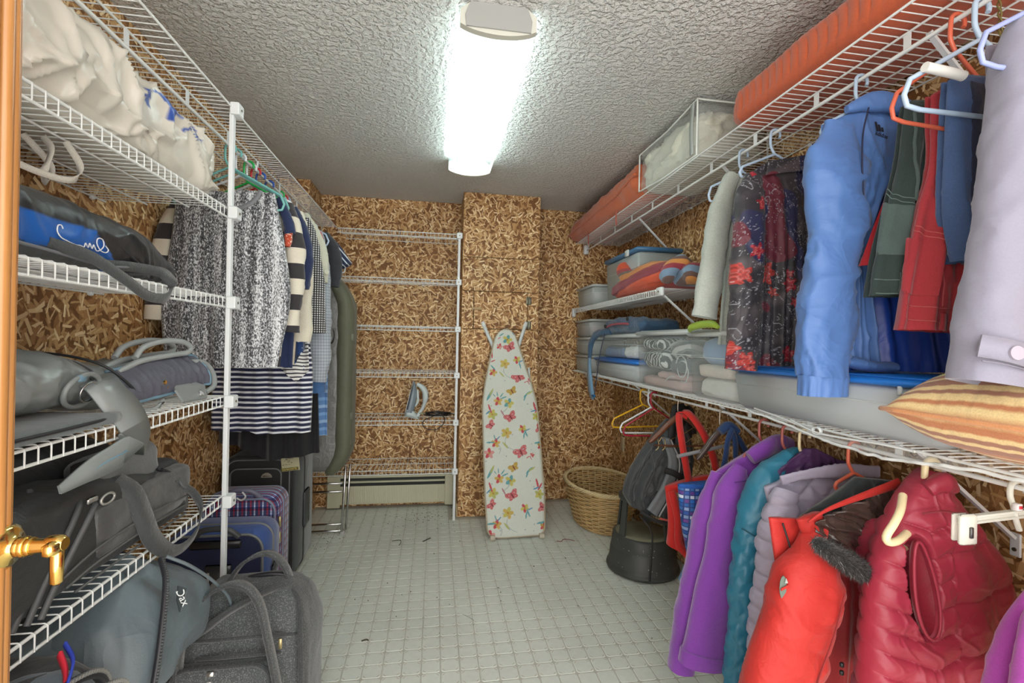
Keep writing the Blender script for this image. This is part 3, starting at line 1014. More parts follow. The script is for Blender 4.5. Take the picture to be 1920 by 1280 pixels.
def hang_z(rod_z, neck=.085): return rod_z + .0062 - neck

def stitch(mb, pts, r=.0012):
    mb.tube(catmull(pts, max(6, len(pts) * 4)), r, 4); return mb

def rows(q, sharp=.55, slant=0.0):
    """horizontal channels of down quilting"""
    return lambda X, Z, S, T: np.abs(np.sin(math.pi * (Z + slant * X) / q)) ** sharp

def diamonds(q, sharp=.6):
    return lambda X, Z, S, T: np.minimum(np.abs(np.sin(math.pi * (Z + .9 * X) / q)), np.abs(np.sin(math.pi * (Z - .9 * X) / q))) ** sharp

from mathutils.bvhtree import BVHTree
def on_face(mb, pts, off=.0015):
    """points (x, z) laid on the front (-y) side of a built garment"""
    V = np.vstack(mb.v)
    tree = BVHTree.FromPolygons([tuple(v) for v in V], [f for f in mb.f if len(f) >= 3])
    y0 = V[:, 1].min() - .2
    out, last = [], None
    for x, z in pts:
        hit = tree.ray_cast(Vector((x, y0, z)), Vector((0, 1, 0)))
        if hit[0] is not None: last = hit[0].y - off
        out.append((x, last if last is not None else V[:, 1].mean(), z))
    return np.array(out)

def sewn_line(parent, mb, pts, mat, r=.0013, name='stitching', n=40):
    q = catmull([(x, 0, z) for x, z in pts], n)
    m_ = MB(); m_.tube(on_face(mb, [(a[0], a[2]) for a in q], r * .4), r, 4)
    return m_.build(name, mat, parent)

def sewn_patch(parent, mb, quad, mat, name, off=.0035, n=14):
    """cloth patch following the garment; quad = 4 corners (x, z), clockwise from top left"""
    q = np.array(quad, float); u = np.linspace(0, 1, n)
    P = []
    for a in u:
        l, r_ = q[0] * (1 - a) + q[3] * a, q[1] * (1 - a) + q[2] * a
        row = [tuple(l * (1 - b) + r_ * b) for b in u]
        P.append(on_face(mb, row, off))
    P = np.array(P)
    m_ = MB(); m_.grid(P, flip=True)
    e = np.concatenate([P[0], P[1:, -1], P[-1, ::-1][1:], P[::-1, 0][1:-1]])
    m_.grid(np.stack([e, e + (0, off + .004, 0)]), cv=True)
    return m_.build(name, mat, parent)
# ================================================================ clothes on the left rod
LR, LZ = -.798, 2.06
def ramp_tex(nt, fac, stops):
    r = N(nt, 'ShaderNodeValToRGB'); cr = r.color_ramp; cr.interpolation = 'CONSTANT'
    while len(cr.elements) > 1: cr.elements.remove(cr.elements[-1])
    cr.elements[0].position = 0; cr.elements[0].color = tuple(stops[0][1]) + (1,)
    for p, c in stops[1:]:
        e = cr.elements.new(p); e.color = tuple(c) + (1,)
    nt.links.new(fac, r.inputs[0])
    return r.outputs[0]

def striped(name, direction, period, stops, rough=.85, warp=.0, off=0.0, bumpy=.2, var=.1, second=None):
    m, nt, b = _nt(name)
    b.inputs['Roughness'].default_value = rough; b.inputs['Sheen Weight'].default_value = .2; b.inputs['Specular IOR Level'].default_value = .25
    tc = N(nt, 'ShaderNodeTexCoord'); ob = tc.outputs['Object']
    d = N(nt, 'ShaderNodeVectorMath', operation='DOT_PRODUCT'); nt.links.new(ob, d.inputs[0]); d.inputs[1].default_value = direction
    n = noise(nt, ob, 6, 2)
    v = mth(nt, 'MULTIPLY_ADD', n.outputs[0], warp, d.outputs['Value'])
    fr = mth(nt, 'FRACT', mth(nt, 'ADD', mth(nt, 'DIVIDE', v, period), off + 20))
    c = ramp_tex(nt, fr, stops)
    if second:
        d2 = N(nt, 'ShaderNodeVectorMath', operation='DOT_PRODUCT'); nt.links.new(ob, d2.inputs[0]); d2.inputs[1].default_value = second[0]
        f2 = mth(nt, 'FRACT', mth(nt, 'ADD', mth(nt, 'DIVIDE', d2.outputs['Value'], second[1]), 20))
        c = mix(nt, 1.0, c, ramp_tex(nt, f2, second[2]), 'MULTIPLY')
    nw = noise(nt, ob, 350, 1); nl = noise(nt, ob, 8, 3)
    k = mth(nt, 'MULTIPLY', mth(nt, 'MULTIPLY_ADD', nw.outputs[0], .3, .85), mth(nt, 'MULTIPLY_ADD', nl.outputs[0], 2 * var, 1 - var))
    cb = N(nt, 'ShaderNodeCombineColor')
    for q in range(3): nt.links.new(k, cb.inputs[q])
    nt.links.new(mix(nt, 1, c, cb.outputs[0], 'MULTIPLY'), b.inputs['Base Color'])
    bump(nt, b, nw.outputs[0], bumpy)
    return m

def make_tweed():
    m, nt, b = _nt('black and white slub knit')
    b.inputs['Roughness'].default_value = .9; b.inputs['Sheen Weight'].default_value = .3
    tc = N(nt, 'ShaderNodeTexCoord'); ob = tc.outputs['Object']
    n1 = noise(nt, mp(nt, ob, (1, 1, .55)), 210, 2, .75)
    n2 = noise(nt, mp(nt, ob, (34, 34, 1.0)), 1, 3, .6)
    f = mth(nt, 'MULTIPLY_ADD', n2.outputs[0], .55, mth(nt, 'MULTIPLY_ADD', n1.outputs[0], 1.0, -.285))
    c = ramp_tex(nt, f, [(0, (.03, .032, .037)), (.42, (.12, .125, .135)), (.485, (.30, .315, .335)), (.55, (.56, .58, .60)), (.63, (.74, .76, .78))])
    nt.links.new(c, b.inputs['Base Color'])
    bump(nt, b, n1.outputs[0], .8, .003)
    return m

TEAL = plain('turquoise hanger plastic', (.16, .42, .40), .35)
GREENH = plain('bright green hanger plastic', (.02, .42, .09), .3)
BLUEH = plain('royal blue hanger plastic', (.03, .10, .42), .3)
REDH = plain('red hanger plastic', (.50, .02, .03), .3)
LBLUE = plain('light blue hanger plastic', (.40, .52, .66), .35)
CORAL = plain('coral hanger plastic', (.62, .13, .07), .35)
MAUVEH = plain('dusty pink hanger plastic', (.42, .12, .10), .4)
CREAMH = plain('cream hanger plastic', (.78, .66, .40), .35)
YELH = plain('yellow hanger plastic', (.75, .42, .02), .35)
STEEL = plain('hook wire', (.5, .45, .38), .3, 1.0)
NAVY = fabric('navy jersey', (.016, .026, .075))
CREAMF = fabric('cream cotton', (.62, .58, .47))
WHITEF = fabric('white cotton', (.7, .72, .72))
BLK = fabric('black crepe', (.012, .012, .014), var=.25)

def lhang(y, mat, lab, **k): return hanger(lab, y, mat, LR, LZ, group='hangers on the left rod', **k)

# --- grey slub knit top, nearest on the rod
Y = 2.0
lhang(Y, TEAL, 'turquoise plastic hanger in the grey slub knit top', w=.40)
lhang(2.055, TEAL, 'second turquoise plastic hanger just behind the grey knit top', w=.40)
t = thing('knit_top', 'grey black and white slub knit top hanging nearest on the left rod', 'top', (LR, Y, 1.89))
TWEED = make_tweed()
mb = cloth_panel(Y, [(-.985, 1.888), (-1.0, 1.70), (-1.03, 1.45), (-1.012, 1.20)], [(-.632, 1.888), (-.592, 1.68), (-.567, 1.47), (-.612, 1.205)],
                 top=[(-1, 0), (-.4, .004), (0, -.01), (.4, .004), (1, 0)], T=((0, .014), (.1, .03), (1, .032)), folds=4, famp=.006, crease=.004, seed=4)
mb.build('body', TWEED, t)
q = np.linspace(math.pi * 1.06, math.pi * 1.94, 22)
pts = np.array([(-.795 + .125 * math.cos(a), Y - .042, 1.905 + .10 * math.sin(a)) for a in q])
MB().ribbon(pts, .016, .004, [(math.cos(a), 0, math.sin(a)) for a in q]).build('neckband', fabric('grey rib knit', (.20, .21, .23)), t)

# --- cream and black block stripe pullover
BLOCK = striped('cream and charcoal block stripe', (0, 0, 1), .128, [(0, (.62, .58, .48)), (.5, (.035, .032, .036))], off=.05)
Y = 2.10
lhang(Y, WHITEP, 'white plastic hanger in the cream and charcoal striped pullover')
t = thing('pullover', 'cream and charcoal block striped pullover with long sleeves behind the grey knit', 'pullover', (LR, Y, 1.89), 'pullovers on the left rod')
cloth_panel(Y, [(-1.0, 1.87), (-1.04, 1.6), (-1.03, 1.24)], [(-.615, 1.87), (-.60, 1.6), (-.632, 1.20)], T=((0, .014), (.2, .03), (1, .03)), seed=8).build('body', BLOCK, t)
limb([(-1.0, Y, 1.865), (-1.035, Y - .05, 1.72), (-1.05, Y - .08, 1.55), (-1.058, Y - .09, 1.38)], ((0, .045), (.4, .042), (1, .034)), ((0, .03), (1, .03)), seed=3).build('sleeve', BLOCK, t)
limb([(-.625, Y, 1.868), (-.590, Y - .005, 1.76), (-.574, Y - .01, 1.62), (-.588, Y - .02, 1.345)], ((0, .035), (.4, .040), (1, .033)), ((0, .035), (1, .032)), seed=5, cfreq=5).build('sleeve', BLOCK, t)

# --- navy pullover
Y = 2.185
lhang(Y, GREENH, 'bright green plastic hanger on the left rod', w=.40)
lhang(2.215, WHITEP, 'white plastic hanger right behind the bright green one', w=.40)
t = thing('pullover', 'plain navy pullover with cut off sleeve behind the block striped one', 'pullover', (LR, Y, 1.89), 'pullovers on the left rod')
cloth_panel(Y, [(-1.01, 1.87), (-1.06, 1.6), (-1.05, 1.25)], [(-.625, 1.875), (-.60, 1.6), (-.607, 1.19)], T=((0, .014), (.2, .028), (1, .026)), seed=9).build('body', NAVY, t)
limb([(-.63, Y, 1.875), (-.595, Y, 1.78), (-.575, Y, 1.66), (-.578, Y, 1.535)], ((0, .035), (.5, .05), (1, .037)), ((0, .03), (1, .03)), seed=15).build('sleeve', NAVY, t)
limb([(-1.01, Y, 1.875), (-1.035, Y - .03, 1.7), (-1.045, Y - .06, 1.52)], ((0, .035), (1, .034)), ((0, .03), (1, .028)), seed=16).build('sleeve', NAVY, t)
# red print scarf edge showing at the navy shoulder
t = thing('blouse', 'navy and orange printed blouse shoulder squeezed between grey knit and striped pullover', 'blouse', (LR, 2.05, 1.88), 'blouses on the left rod')
ORNG = fabric('orange polka print', (.45, .07, .03), fleck=((.8, .7, .6), 120, .62))
limb([(-.635, 2.05, 1.88), (-.600, 2.045, 1.80), (-.585, 2.04, 1.74)], ((0, .02), (1, .026)), ((0, .02), (1, .02)), n=12, m=14, seed=6).build('sleeve', NAVY, t)
limb([(-.592, 2.04, 1.745), (-.590, 2.038, 1.715), (-.594, 2.036, 1.69)], ((0, .02), (1, .012)), ((0, .016), (1, .012)), n=12, m=10, seed=6).build('cuff', ORNG, t, label='orange dotted cuff')

# --- cream long top
Y = 2.265
lhang(Y, REDH, 'red plastic hanger between the green and blue ones', w=.39)
t = thing('tunic', 'plain cream long sleeved tunic hanging behind the navy pullover', 'tunic', (LR, Y, 1.89))
cloth_panel(Y, [(-1.02, 1.88), (-1.05, 1.6), (-1.04, 1.22)], [(-.62, 1.885), (-.60, 1.6), (-.622, 1.20)], T=((0, .014), (.2, .028), (1, .026)), seed=10).build('body', CREAMF, t)
limb([(-.63, Y, 1.882), (-.598, Y, 1.75), (-.59, Y, 1.55), (-.592, Y, 1.305)], ((0, .035), (.5, .042), (1, .04)), ((0, .03), (1, .03)), seed=25).build('sleeve', CREAMF, t)

# --- star print top and striped blouse hems
STAR = fabric('navy star print', (.018, .05, .16), fleck=((.62, .68, .74), 42, .60))
Y = 2.325
lhang(Y, BLUEH, 'royal blue plastic hanger behind the red one', w=.39)
t = thing('blouse', 'navy blouse with white star print whose hem shows under the cream tunic', 'blouse', (LR, Y, 1.88), 'blouses on the left rod')
cloth_panel(Y, [(-1.0, 1.87), (-1.04, 1.6), (-1.03, 1.25)], [(-.62, 1.86), (-.60, 1.55), (-.592, 1.24)], bot=[(-1, 0), (.3, -.04), (.7, -.06), (1, .03)], T=((0, .014), (.2, .02), (1, .024)), seed=31, famp=.016).build('body', STAR, t)
THIN = striped('white and black pin stripe', (0, .15, 1), .017, [(0, (.68, .68, .66)), (.62, (.04, .04, .05))], warp=.02)
Y = 2.375
t = thing('blouse', 'white blouse with fine black stripes whose curved hem shows above the striped skirt', 'blouse', (LR, Y, 1.88), 'blouses on the left rod')
cloth_panel(Y, [(-1.0, 1.86), (-1.04, 1.6), (-1.03, 1.15)], [(-.63, 1.86), (-.60, 1.55), (-.582, 1.17)], bot=[(-1, .02), (.4, .02), (.75, -.055), (1, 0)], T=((0, .014), (.2, .02), (1, .02)), seed=33).build('body', THIN, t)

# --- houndstooth jacket
HOUND = striped('houndstooth wool', (1, .3, 0), .011, [(0, (.03, .03, .035)), (.5, (.62, .62, .60))], second=((0, 0, 1), .011, [(0, (1, 1, 1)), (.55, (.12, .12, .13))]))
Y = 2.44
lhang(Y, BLUEH, 'second royal blue plastic hanger, in the houndstooth jacket', w=.40)
t = thing('jacket', 'black and white houndstooth jacket with long sleeve on the left rod', 'jacket', (LR, Y, 1.9))
cloth_panel(Y, [(-1.01, 1.885), (-1.05, 1.6), (-1.035, 1.14)], [(-.64, 1.90), (-.62, 1.6), (-.655, 1.12)], T=((0, .016), (.2, .03), (1, .03)), seed=35).build('body', HOUND, t)
limb([(-.64, Y, 1.895), (-.60, Y, 1.78), (-.578, Y, 1.58), (-.570, Y, 1.345)], ((0, .03), (.4, .038), (1, .042)), ((0, .03), (1, .034)), seed=36).build('sleeve', HOUND, t)

# --- lace top with circles
Y = 2.53
LACE = fabric('ecru lace', (.50, .50, .40))
GREYT = fabric('grey net', (.30, .32, .33))
t = thing('lace_top', 'ecru top with crocheted circles on the shoulder, among the blouses', 'top', (LR, Y, 1.93))
cloth_panel(Y, [(-1.02, 1.90), (-1.05, 1.6), (-1.03, 1.2)], [(-.655, 1.935), (-.61, 1.7), (-.62, 1.25)], T=((0, .016), (.2, .03), (1, .03)), seed=41).build('body', GREYT, t)
sl = limb([(-.665, Y, 1.935), (-.612, Y - .01, 1.83), (-.582, Y - .015, 1.72), (-.578, Y - .015, 1.60)], ((0, .03), (.5, .045), (1, .042)), ((0, .03), (.5, .036), (1, .035)), seed=43, crease=.001, amp=.001)
slo = sl.build('sleeve', LACE, t)
rs = random.Random(5)
for k in range(9):
    f = k / 8
    cx = -.668 + .098 * math.sin(f * 1.45); cz = 1.925 - .31 * f
    for j in range(3):
        a = -2.35 + j * .62 + (.31 if k % 2 else 0)
        rx, ry = .030 + .016 * math.sin(f * 2.2), .031 + .006 * f
        px, py = cx + rx * math.cos(a) * 1.02, Y - .012 + ry * math.sin(a) * 1.05
        nrm = np.array((math.cos(a), math.sin(a), .15)); nrm = nrm / np.linalg.norm(nrm)
        u = vnorm(np.cross(nrm, [0, 0, 1.])); w = np.cross(nrm, u)
        ring = [np.array((px, py, cz)) + .0125 * (math.cos(q) * u + math.sin(q) * w) + nrm * .002 for q in np.linspace(0, 2 * math.pi, 12, endpoint=False)]
        mb = MB(); mb.tube(np.array(ring), .0032, 5, closed=True); mb.disc(np.array((px, py, cz)) - nrm * .001, .0115, nrm, 12, .003)
        mb.build('lace_circle', LACE, slo)
lhang(2.60, GREENH, 'green plastic hanger partly hidden beside a red clip', w=.40)
lhang(2.66, REDH, 'red plastic hanger tip behind the lace top', w=.40)

# --- plaid shirt, jeans, hoodie
PLAID = striped('grey blue check', (0, 0, 1), .016, [(0, (.36, .39, .43)), (.45, (.27, .30, .34)), (.75, (.42, .45, .48))], second=((1, .4, 0), .014, [(0, (1, 1, 1)), (.5, (.78, .8, .82))]))
Y = 2.70
lhang(Y, LBLUE, 'light blue plastic hanger sticking out past the grey plaid shirt', w=.44)
t = thing('shirt', 'grey blue checked shirt with a long sleeve and denim cuff', 'shirt', (LR, Y, 1.9))
cloth_panel(Y, [(-1.02, 1.89), (-1.05, 1.6), (-1.04, 1.15)], [(-.63, 1.89), (-.60, 1.6), (-.64, 1.12)], T=((0, .016), (.2, .03), (1, .035)), seed=51).build('body', PLAID, t)
limb([(-.635, Y, 1.88), (-.602, Y - .05, 1.70), (-.592, Y - .10, 1.45), (-.590, Y - .12, 1.25), (-.598, Y - .12, 1.10)], ((0, .03), (.4, .048), (.85, .062), (1, .052)), ((0, .03), (1, .045)), seed=53, cfreq=8, crease=.010).build('sleeve', PLAID, t)
DEN = fabric('mid blue denim', (.05, .12, .27))
limb([(-.598, Y - .12, 1.11), (-.596, Y - .12, 1.075), (-.594, Y - .12, 1.04)], ((0, .042), (1, .040)), ((0, .034), (1, .032)), n=14, m=8, seed=55).build('cuff', DEN, t, label='denim blue cuff')
LDEN = striped('pale patchwork denim', (0, 0, 1), .085, [(0, (.12, .25, .50)), (.3, (.20, .36, .62)), (.5, (.10, .20, .42)), (.8, (.30, .45, .66))])
Y = 2.83
t = thing('jeans', 'narrow pale blue denim trousers hanging beside the garment bag', 'trousers', (LR, Y, 1.88))
cloth_panel(Y, [(-.98, 1.87), (-.95, 1.4), (-.93, .80)], [(-.63, 1.88), (-.598, 1.5), (-.592, .77)], T=((0, .02), (.2, .03), (1, .025)), seed=57).build('legs', LDEN, t)
Y = 2.91
CHAR = fabric('charcoal fleece', (.035, .038, .045))
t = thing('hoodie', 'charcoal zip hoodie with its shoulder above the striped tee', 'hoodie', (LR, Y, 1.9))
cloth_panel(Y, [(-1.02, 1.90), (-1.05, 1.6), (-1.04, 1.2)], [(-.64, 1.925), (-.62, 1.6), (-.65, 1.2)], T=((0, .016), (.2, .03), (1, .03)), seed=61).build('body', CHAR, t)
limb([(-.645, Y, 1.925), (-.592, Y - .02, 1.84), (-.572, Y - .03, 1.72), (-.580, Y - .03, 1.62)], ((0, .025), (.5, .036), (1, .03)), ((0, .03), (1, .03)), seed=63).build('sleeve', CHAR, t)
# --- navy tee with white stripes
TEE = striped('navy tee with white stripes', (.75, 0, .66), .024, [(0, (.02, .03, .07)), (.72, (.58, .62, .68))])
Y = 3.04
lhang(Y, WHITEP, 'white plastic hanger farthest back on the left rod', w=.46)
t = thing('t_shirt', 'navy t-shirt with white sleeve stripes sticking out at the far end', 't-shirt', (LR, Y, 1.9))
cloth_panel(Y, [(-1.02, 1.89), (-1.05, 1.6), (-1.04, 1.3)], [(-.66, 1.93), (-.63, 1.6), (-.64, 1.3)], T=((0, .016), (.2, .03), (1, .03)), seed=65).build('body', NAVY, t)
limb([(-.66, Y, 1.92), (-.61, Y - .01, 1.85), (-.562, Y - .02, 1.755)], ((0, .035), (1, .062)), ((0, .03), (1, .035)), n=16, m=14, seed=67, crease=.003).build('sleeve', TEE, t)

# --- striped skirt and black dress below
NSTR = striped('navy and white knit stripe', (.0, 0, 1), .0235, [(0, (.66, .68, .72)), (.40, (.018, .022, .055))], warp=.006)
Y = 2.40
t = thing('striped_dress', 'navy dress with white horizontal stripes whose skirt shows below the knit top', 'dress', (LR, Y, 1.86))
cloth_panel(Y, [(-.99, 1.86), (-1.03, 1.4), (-1.02, 1.15), (-1.02, .885)], [(-.62, 1.86), (-.60, 1.4), (-.575, 1.15), (-.578, .862)], bot=[(-1, 0), (-.35, 0), (-.33, .012), (0, -.008), (1, .01)], T=((0, .014), (.3, .02), (1, .022)), folds=4, famp=.010, seed=71).build('body', NSTR, t)
Y = 2.58
t = thing('black_dress', 'long black dress hanging down to the top of the black suitcase', 'dress', (LR, Y, 1.86))
cloth_panel(Y, [(-.99, 1.86), (-1.05, 1.3), (-1.055, .745)], [(-.64, 1.86), (-.60, 1.3), (-.572, .735)], bot=[(-1, .05), (-.5, .03), (0, -.035), (.5, -.02), (1, 0)], T=((0, .014), (.3, .03), (1, .05)), folds=4, famp=.02, seed=73).build('body', BLK, t)

# --- garment bag
Y = 3.22
OLIVE = fabric('olive pack cloth', (.115, .120, .078), rough=.6, sheen=.1, spec=.4)
GREYN = fabric('shiny grey nylon', (.19, .19, .18), rough=.38, sheen=0, spec=.55, wrinkle=.5, wscale=6, tx=.06)
lhang(Y + .08, WHITEP, 'white hanger of the garment bag at the far end of the left rod', w=.40, neck=.15)
t = thing('garment_bag', 'long folded olive and grey garment bag with side buckles', 'garment bag', (-.80, Y, .55))
def wp(Q):
    Q = Q.copy(); k = np.clip((Q[..., 2] - .45) / .18, 0, 1)
    Q[..., 0] = np.where(Q[..., 0] > 0, Q[..., 0] * (1 - .25 * k), Q[..., 0]); return Q
soft_box((-.79, Y - .02, 1.09), (.46, .12, 1.24), res=20, r=.9, seed=5, crease=.012, cfreq=3, warp=wp).build('front_panel', GREYN, t, label='shiny grey nylon panel')
def wp2(Q):
    Q = Q.copy(); k = np.clip((Q[..., 2] - .40) / .22, 0, 1); Q[..., 0] -= .10 * k ** 2
    k2 = np.clip((-Q[..., 2] - .45) / .17, 0, 1); Q[..., 0] -= .07 * k2 ** 2
    return Q
soft_box((-.565, Y + .01, 1.09), (.105, .22, 1.28), res=18, r=.95, seed=8, amp=.004, warp=wp2).build('side_gusset', OLIVE, t, label='olive side panel')
MB().tube(catmull([(-.66, Y - .055, 1.66), (-.614, Y - .068, 1.5), (-.607, Y - .072, 1.1), (-.612, Y - .07, .75), (-.68, Y - .05, .52)], 40), .006, 6).build('zipper', plain('dark olive zip', (.03, .035, .025), .5), t)
for z in (1.33, .83, .67):
    b_ = MB().ribbon(catmull([(-.585, Y - .075, z + .055), (-.545, Y - .075, z + .02), (-.520, Y - .055, z - .01), (-.512, Y - .02, z - .03)], 10), .035, .006, (0, .3, 1)).build('side_strap', OLIVE, t)
    MB().box((-.522, Y - .062, z), (.02, .03, .045), bev=.004).build('buckle', plain('grey olive buckle', (.16, .17, .13), .4), b_)
pts = [(-.655 + .028 * math.cos(a), Y - .075, 1.34 + .055 * math.sin(a)) for a in np.linspace(-1.2, 3.9, 18)]
MB().tube(pts, .006, 6).build('carry_loop', plain('black webbing', (.02, .02, .02), .7), t)
# ================================================================ clothes on the high right rod
RZ = 2.105
def rrod(y): return WX(y) - .282
def rhang(lab, y, mat, z=RZ, **k): return hanger(lab, y, mat, rrod(y), z, group='hangers on the high right rod', **k)

# --- grey linen shirt
LINEN = fabric('pale grey green linen', (.40, .44, .40), var=.18, weave=500)
Y = 1.74
rhang('light blue plastic hanger in the grey linen shirt', 1.74, LBLUE, w=.30, drop=.075)
t = thing('linen_shirt', 'pale grey green linen shirt with hanging sleeve behind the floral blouse', 'shirt', (rrod(Y), Y, 2.0))
cloth_panel(Y, [(1.13, 2.0), (1.14, 1.7), (1.12, 1.33)], [(1.43, 2.02), (1.44, 1.7), (1.43, 1.33)], T=((0, .014), (.2, .03), (1, .03)), seed=101).build('body', LINEN, t)
limb([(1.16, Y - .01, 2.005), (1.112, Y - .015, 1.88), (1.075, Y - .02, 1.65), (1.042, Y - .02, 1.435)], ((0, .025), (.25, .046), (1, .050)), ((0, .02), (.3, .034), (1, .03)), seed=103, crease=.008, cfreq=5).build('sleeve', LINEN, t)

# --- floral blouse: print painted on a fine mesh
def floral(X, Z, *a):
    X = np.asarray(X); Z = np.asarray(Z)
    P = np.stack([X, Z, 0 * X], -1)
    b = waves(P, 201, 9, 6); d = waves(P, 203, 5, 5)
    col = np.stack([.030 + .06 * np.clip(b, 0, 1), .028 + .05 * np.clip(b, 0, 1), .035 + .05 * np.clip(b, 0, 1)], -1)
    col = np.where((d > .35)[..., None], np.array([.022, .025, .075]), col)
    col = np.where((waves(P, 207, 6, 5) > .55)[..., None], np.array([.13, .02, .035]), col)
    # silver scrolls and scratches
    for sd, fq, th in ((211, 22, .030), (217, 30, .032), (223, 15, .022)):
        w = np.abs(waves(P, sd, fq, 5)); g = waves(P, sd + 2, 11, 4)
        col = np.where(((w < th) & (g > .22))[..., None], np.array([.30, .31, .35]), col)
    # red blossoms with ragged petals
    rs = np.random.RandomState(77)
    for k in range(30):
        cx, cz = rs.uniform(.96, 1.5), rs.uniform(1.2, 2.08)
        r = rs.uniform(.013, .031)
        dx, dz = X - cx, (Z - cz)
        ang_ = np.arctan2(dz, dx); rr = np.hypot(dx, dz)
        lim = r * (1 + .28 * np.cos(5 * ang_ + k) + .16 * waves(P * 1.0, 300 + k, 60, 3))
        bright = np.array([.50, .05, .04]) if cz < 1.62 and cx < 1.2 else np.array([.42, .015, .035])
        sh = (.75 + .35 * waves(P, 400 + k, 90, 3))[..., None]
        col = np.where((rr < lim)[..., None], bright * sh, col)
        col = np.where(((rr < lim) & (np.abs(rr - lim * .55) < .0022))[..., None], np.array([.45, .13, .12]), col)
    sp = waves(P, 231, 160, 4) * waves(P, 233, 120, 4)
    col = np.where((sp > .78)[..., None], np.array([.45, .45, .48]), col)
    return np.clip(col, 0, 1)
FLOR = fabric('embroidered floral chiffon', None, rough=.55, spec=.5, sheen=.1, var=.08)
Y = 1.56
rhang('light blue plastic hanger in the floral blouse', 1.555, LBLUE, w=.28, drop=.06, bar=.06)
t = thing('floral_blouse', 'black blouse with red flowers and silver scrolls on the high right rod', 'blouse', (rrod(Y), Y, 2.0))
cloth_panel(Y, [(1.085, 1.935), (1.125, 1.70), (1.125, 1.45), (1.125, 1.255)], [(1.44, 2.0), (1.45, 1.7), (1.44, 1.255)], top=[(-1, 0), (-.45, .045), (.1, .03), (1, 0)], T=((0, .016), (.2, .035), (1, .04)), folds=5, famp=.014, seed=111, nu=150, nv=300, col=floral).build('body', FLOR, t)
limb([(1.105, Y - .03, 1.93), (1.078, Y - .045, 1.80), (1.072, Y - .055, 1.55), (1.052, Y - .06, 1.242)], ((0, .03), (.15, .05), (.6, .055), (1, .059)), ((0, .02), (.2, .036), (1, .036)), n=90, m=260, seed=113, col=lambda X, Z, a, tt, P: floral(X + .3 * (P[..., 1] - 1.5), Z), crease=.008, cfreq=5).build('sleeve', FLOR, t)
C = cloth_panel(Y - .035, [(1.160, 1.985), (1.150, 1.935)], [(1.42, 2.045), (1.42, 1.985)], T=((0, .006), (1, .008)), folds=2, famp=.002, seed=117, nu=90, nv=24, col=floral, crease=.001)
C.build('collar_band', FLOR, t)

# --- blue track jacket
SKY = fabric('sky blue nylon', (.080, .175, .43), rough=.5, spec=.4, sheen=.1, var=.06, wv=.1, wrinkle=.45, wscale=4, tx=.06)
ROYAL = fabric('royal blue nylon lining', (.008, .050, .34), rough=.38, spec=.5, sheen=0, var=.08, wv=.08, tx=.06)
PIPE = plain('navy piping', (.012, .016, .05), .6)
Y = 1.19
rhang('light blue plastic hanger in the sky blue track jacket', 1.195, LBLUE, w=.26, drop=.07, bar=.06)
t = thing('track_jacket', 'sky blue nylon track jacket hanging open over its royal blue lining', 'jacket', (rrod(Y), Y, 2.0))
cloth_panel(Y + .03, [(1.10, 1.97), (1.16, 1.6), (1.17, 1.262)], [(1.43, 2.0), (1.45, 1.7), (1.45, 1.262)], T=((0, .01), (1, .014)), folds=3, famp=.010, seed=121, yoff=lambda X, Z, S, T: -.30 * np.clip(X - 1.12, 0, 1) * np.clip(T * 1.5 - .45, 0, 1), fpow=.6).build('lining', ROYAL, t, label='royal blue lining')
jfp = cloth_panel(Y, [(1.068, 1.955), (1.115, 1.70), (1.125, 1.5), (1.118, 1.275)], [(1.40, 2.00), (1.33, 1.85), (1.225, 1.66), (1.235, 1.45), (1.272, 1.275)], top=[(-1, 0), (-.3, .035), (.3, .045), (1, 0)], T=((0, .018), (.2, .03), (1, .03)), folds=3, famp=.012, seed=123, crease=.010, cfreq=4, bot=[(-1, 0), (.5, .0), (1, .012)])
jfp.build('front_panel', SKY, t)
limb([(1.110, Y - .02, 1.955), (1.092, Y - .030, 1.82), (1.078, Y - .045, 1.62), (1.048, Y - .055, 1.43), (1.034, Y - .06, 1.245)], ((0, .04), (.14, .085), (.35, .088), (.55, .070), (.85, .080), (1, .066)), ((0, .02), (.2, .045), (1, .045)), n=36, m=60, seed=125, crease=.018, cfreq=4.2, gather=(.9, .004, 11), close=False).build('sleeve', SKY, t)
limb([(1.037, Y - .06, 1.248), (1.036, Y - .06, 1.222), (1.036, Y - .06, 1.196)], ((0, .066), (.3, .064), (1, .064)), ((0, .044), (1, .040)), n=60, m=10, seed=127, crease=0, amp=0, gather=(-.6, .0028, 15)).build('cuff', SKY, t, label='gathered elastic cuff')
limb([(1.125, Y - .02, 1.292), (1.20, Y - .035, 1.278), (1.275, Y - .03, 1.275)], ((0, .014), (1, .016)), ((0, .03), (1, .034)), n=16, m=40, across=(0, 0, 1), seed=128, crease=.004, cfreq=22).build('hem_band', SKY, t)
# stand collar folded over
limb([(1.135, Y - .015, 2.0), (1.19, Y - .03, 2.018), (1.27, Y - .035, 2.022), (1.36, Y - .03, 2.0)], ((0, .012), (.3, .026), (1, .024)), ((0, .012), (1, .018)), n=16, m=30, across=(0, 0, 1), seed=129, crease=.003).build('collar', SKY, t)
mb = MB(); mb.tube(catmull([(1.160, Y - .062, 1.985), (1.138, Y - .068, 1.91), (1.130, Y - .075, 1.83), (1.136, Y - .075, 1.74)], 20), .0022, 5)
mb.build('piping', PIPE, t)
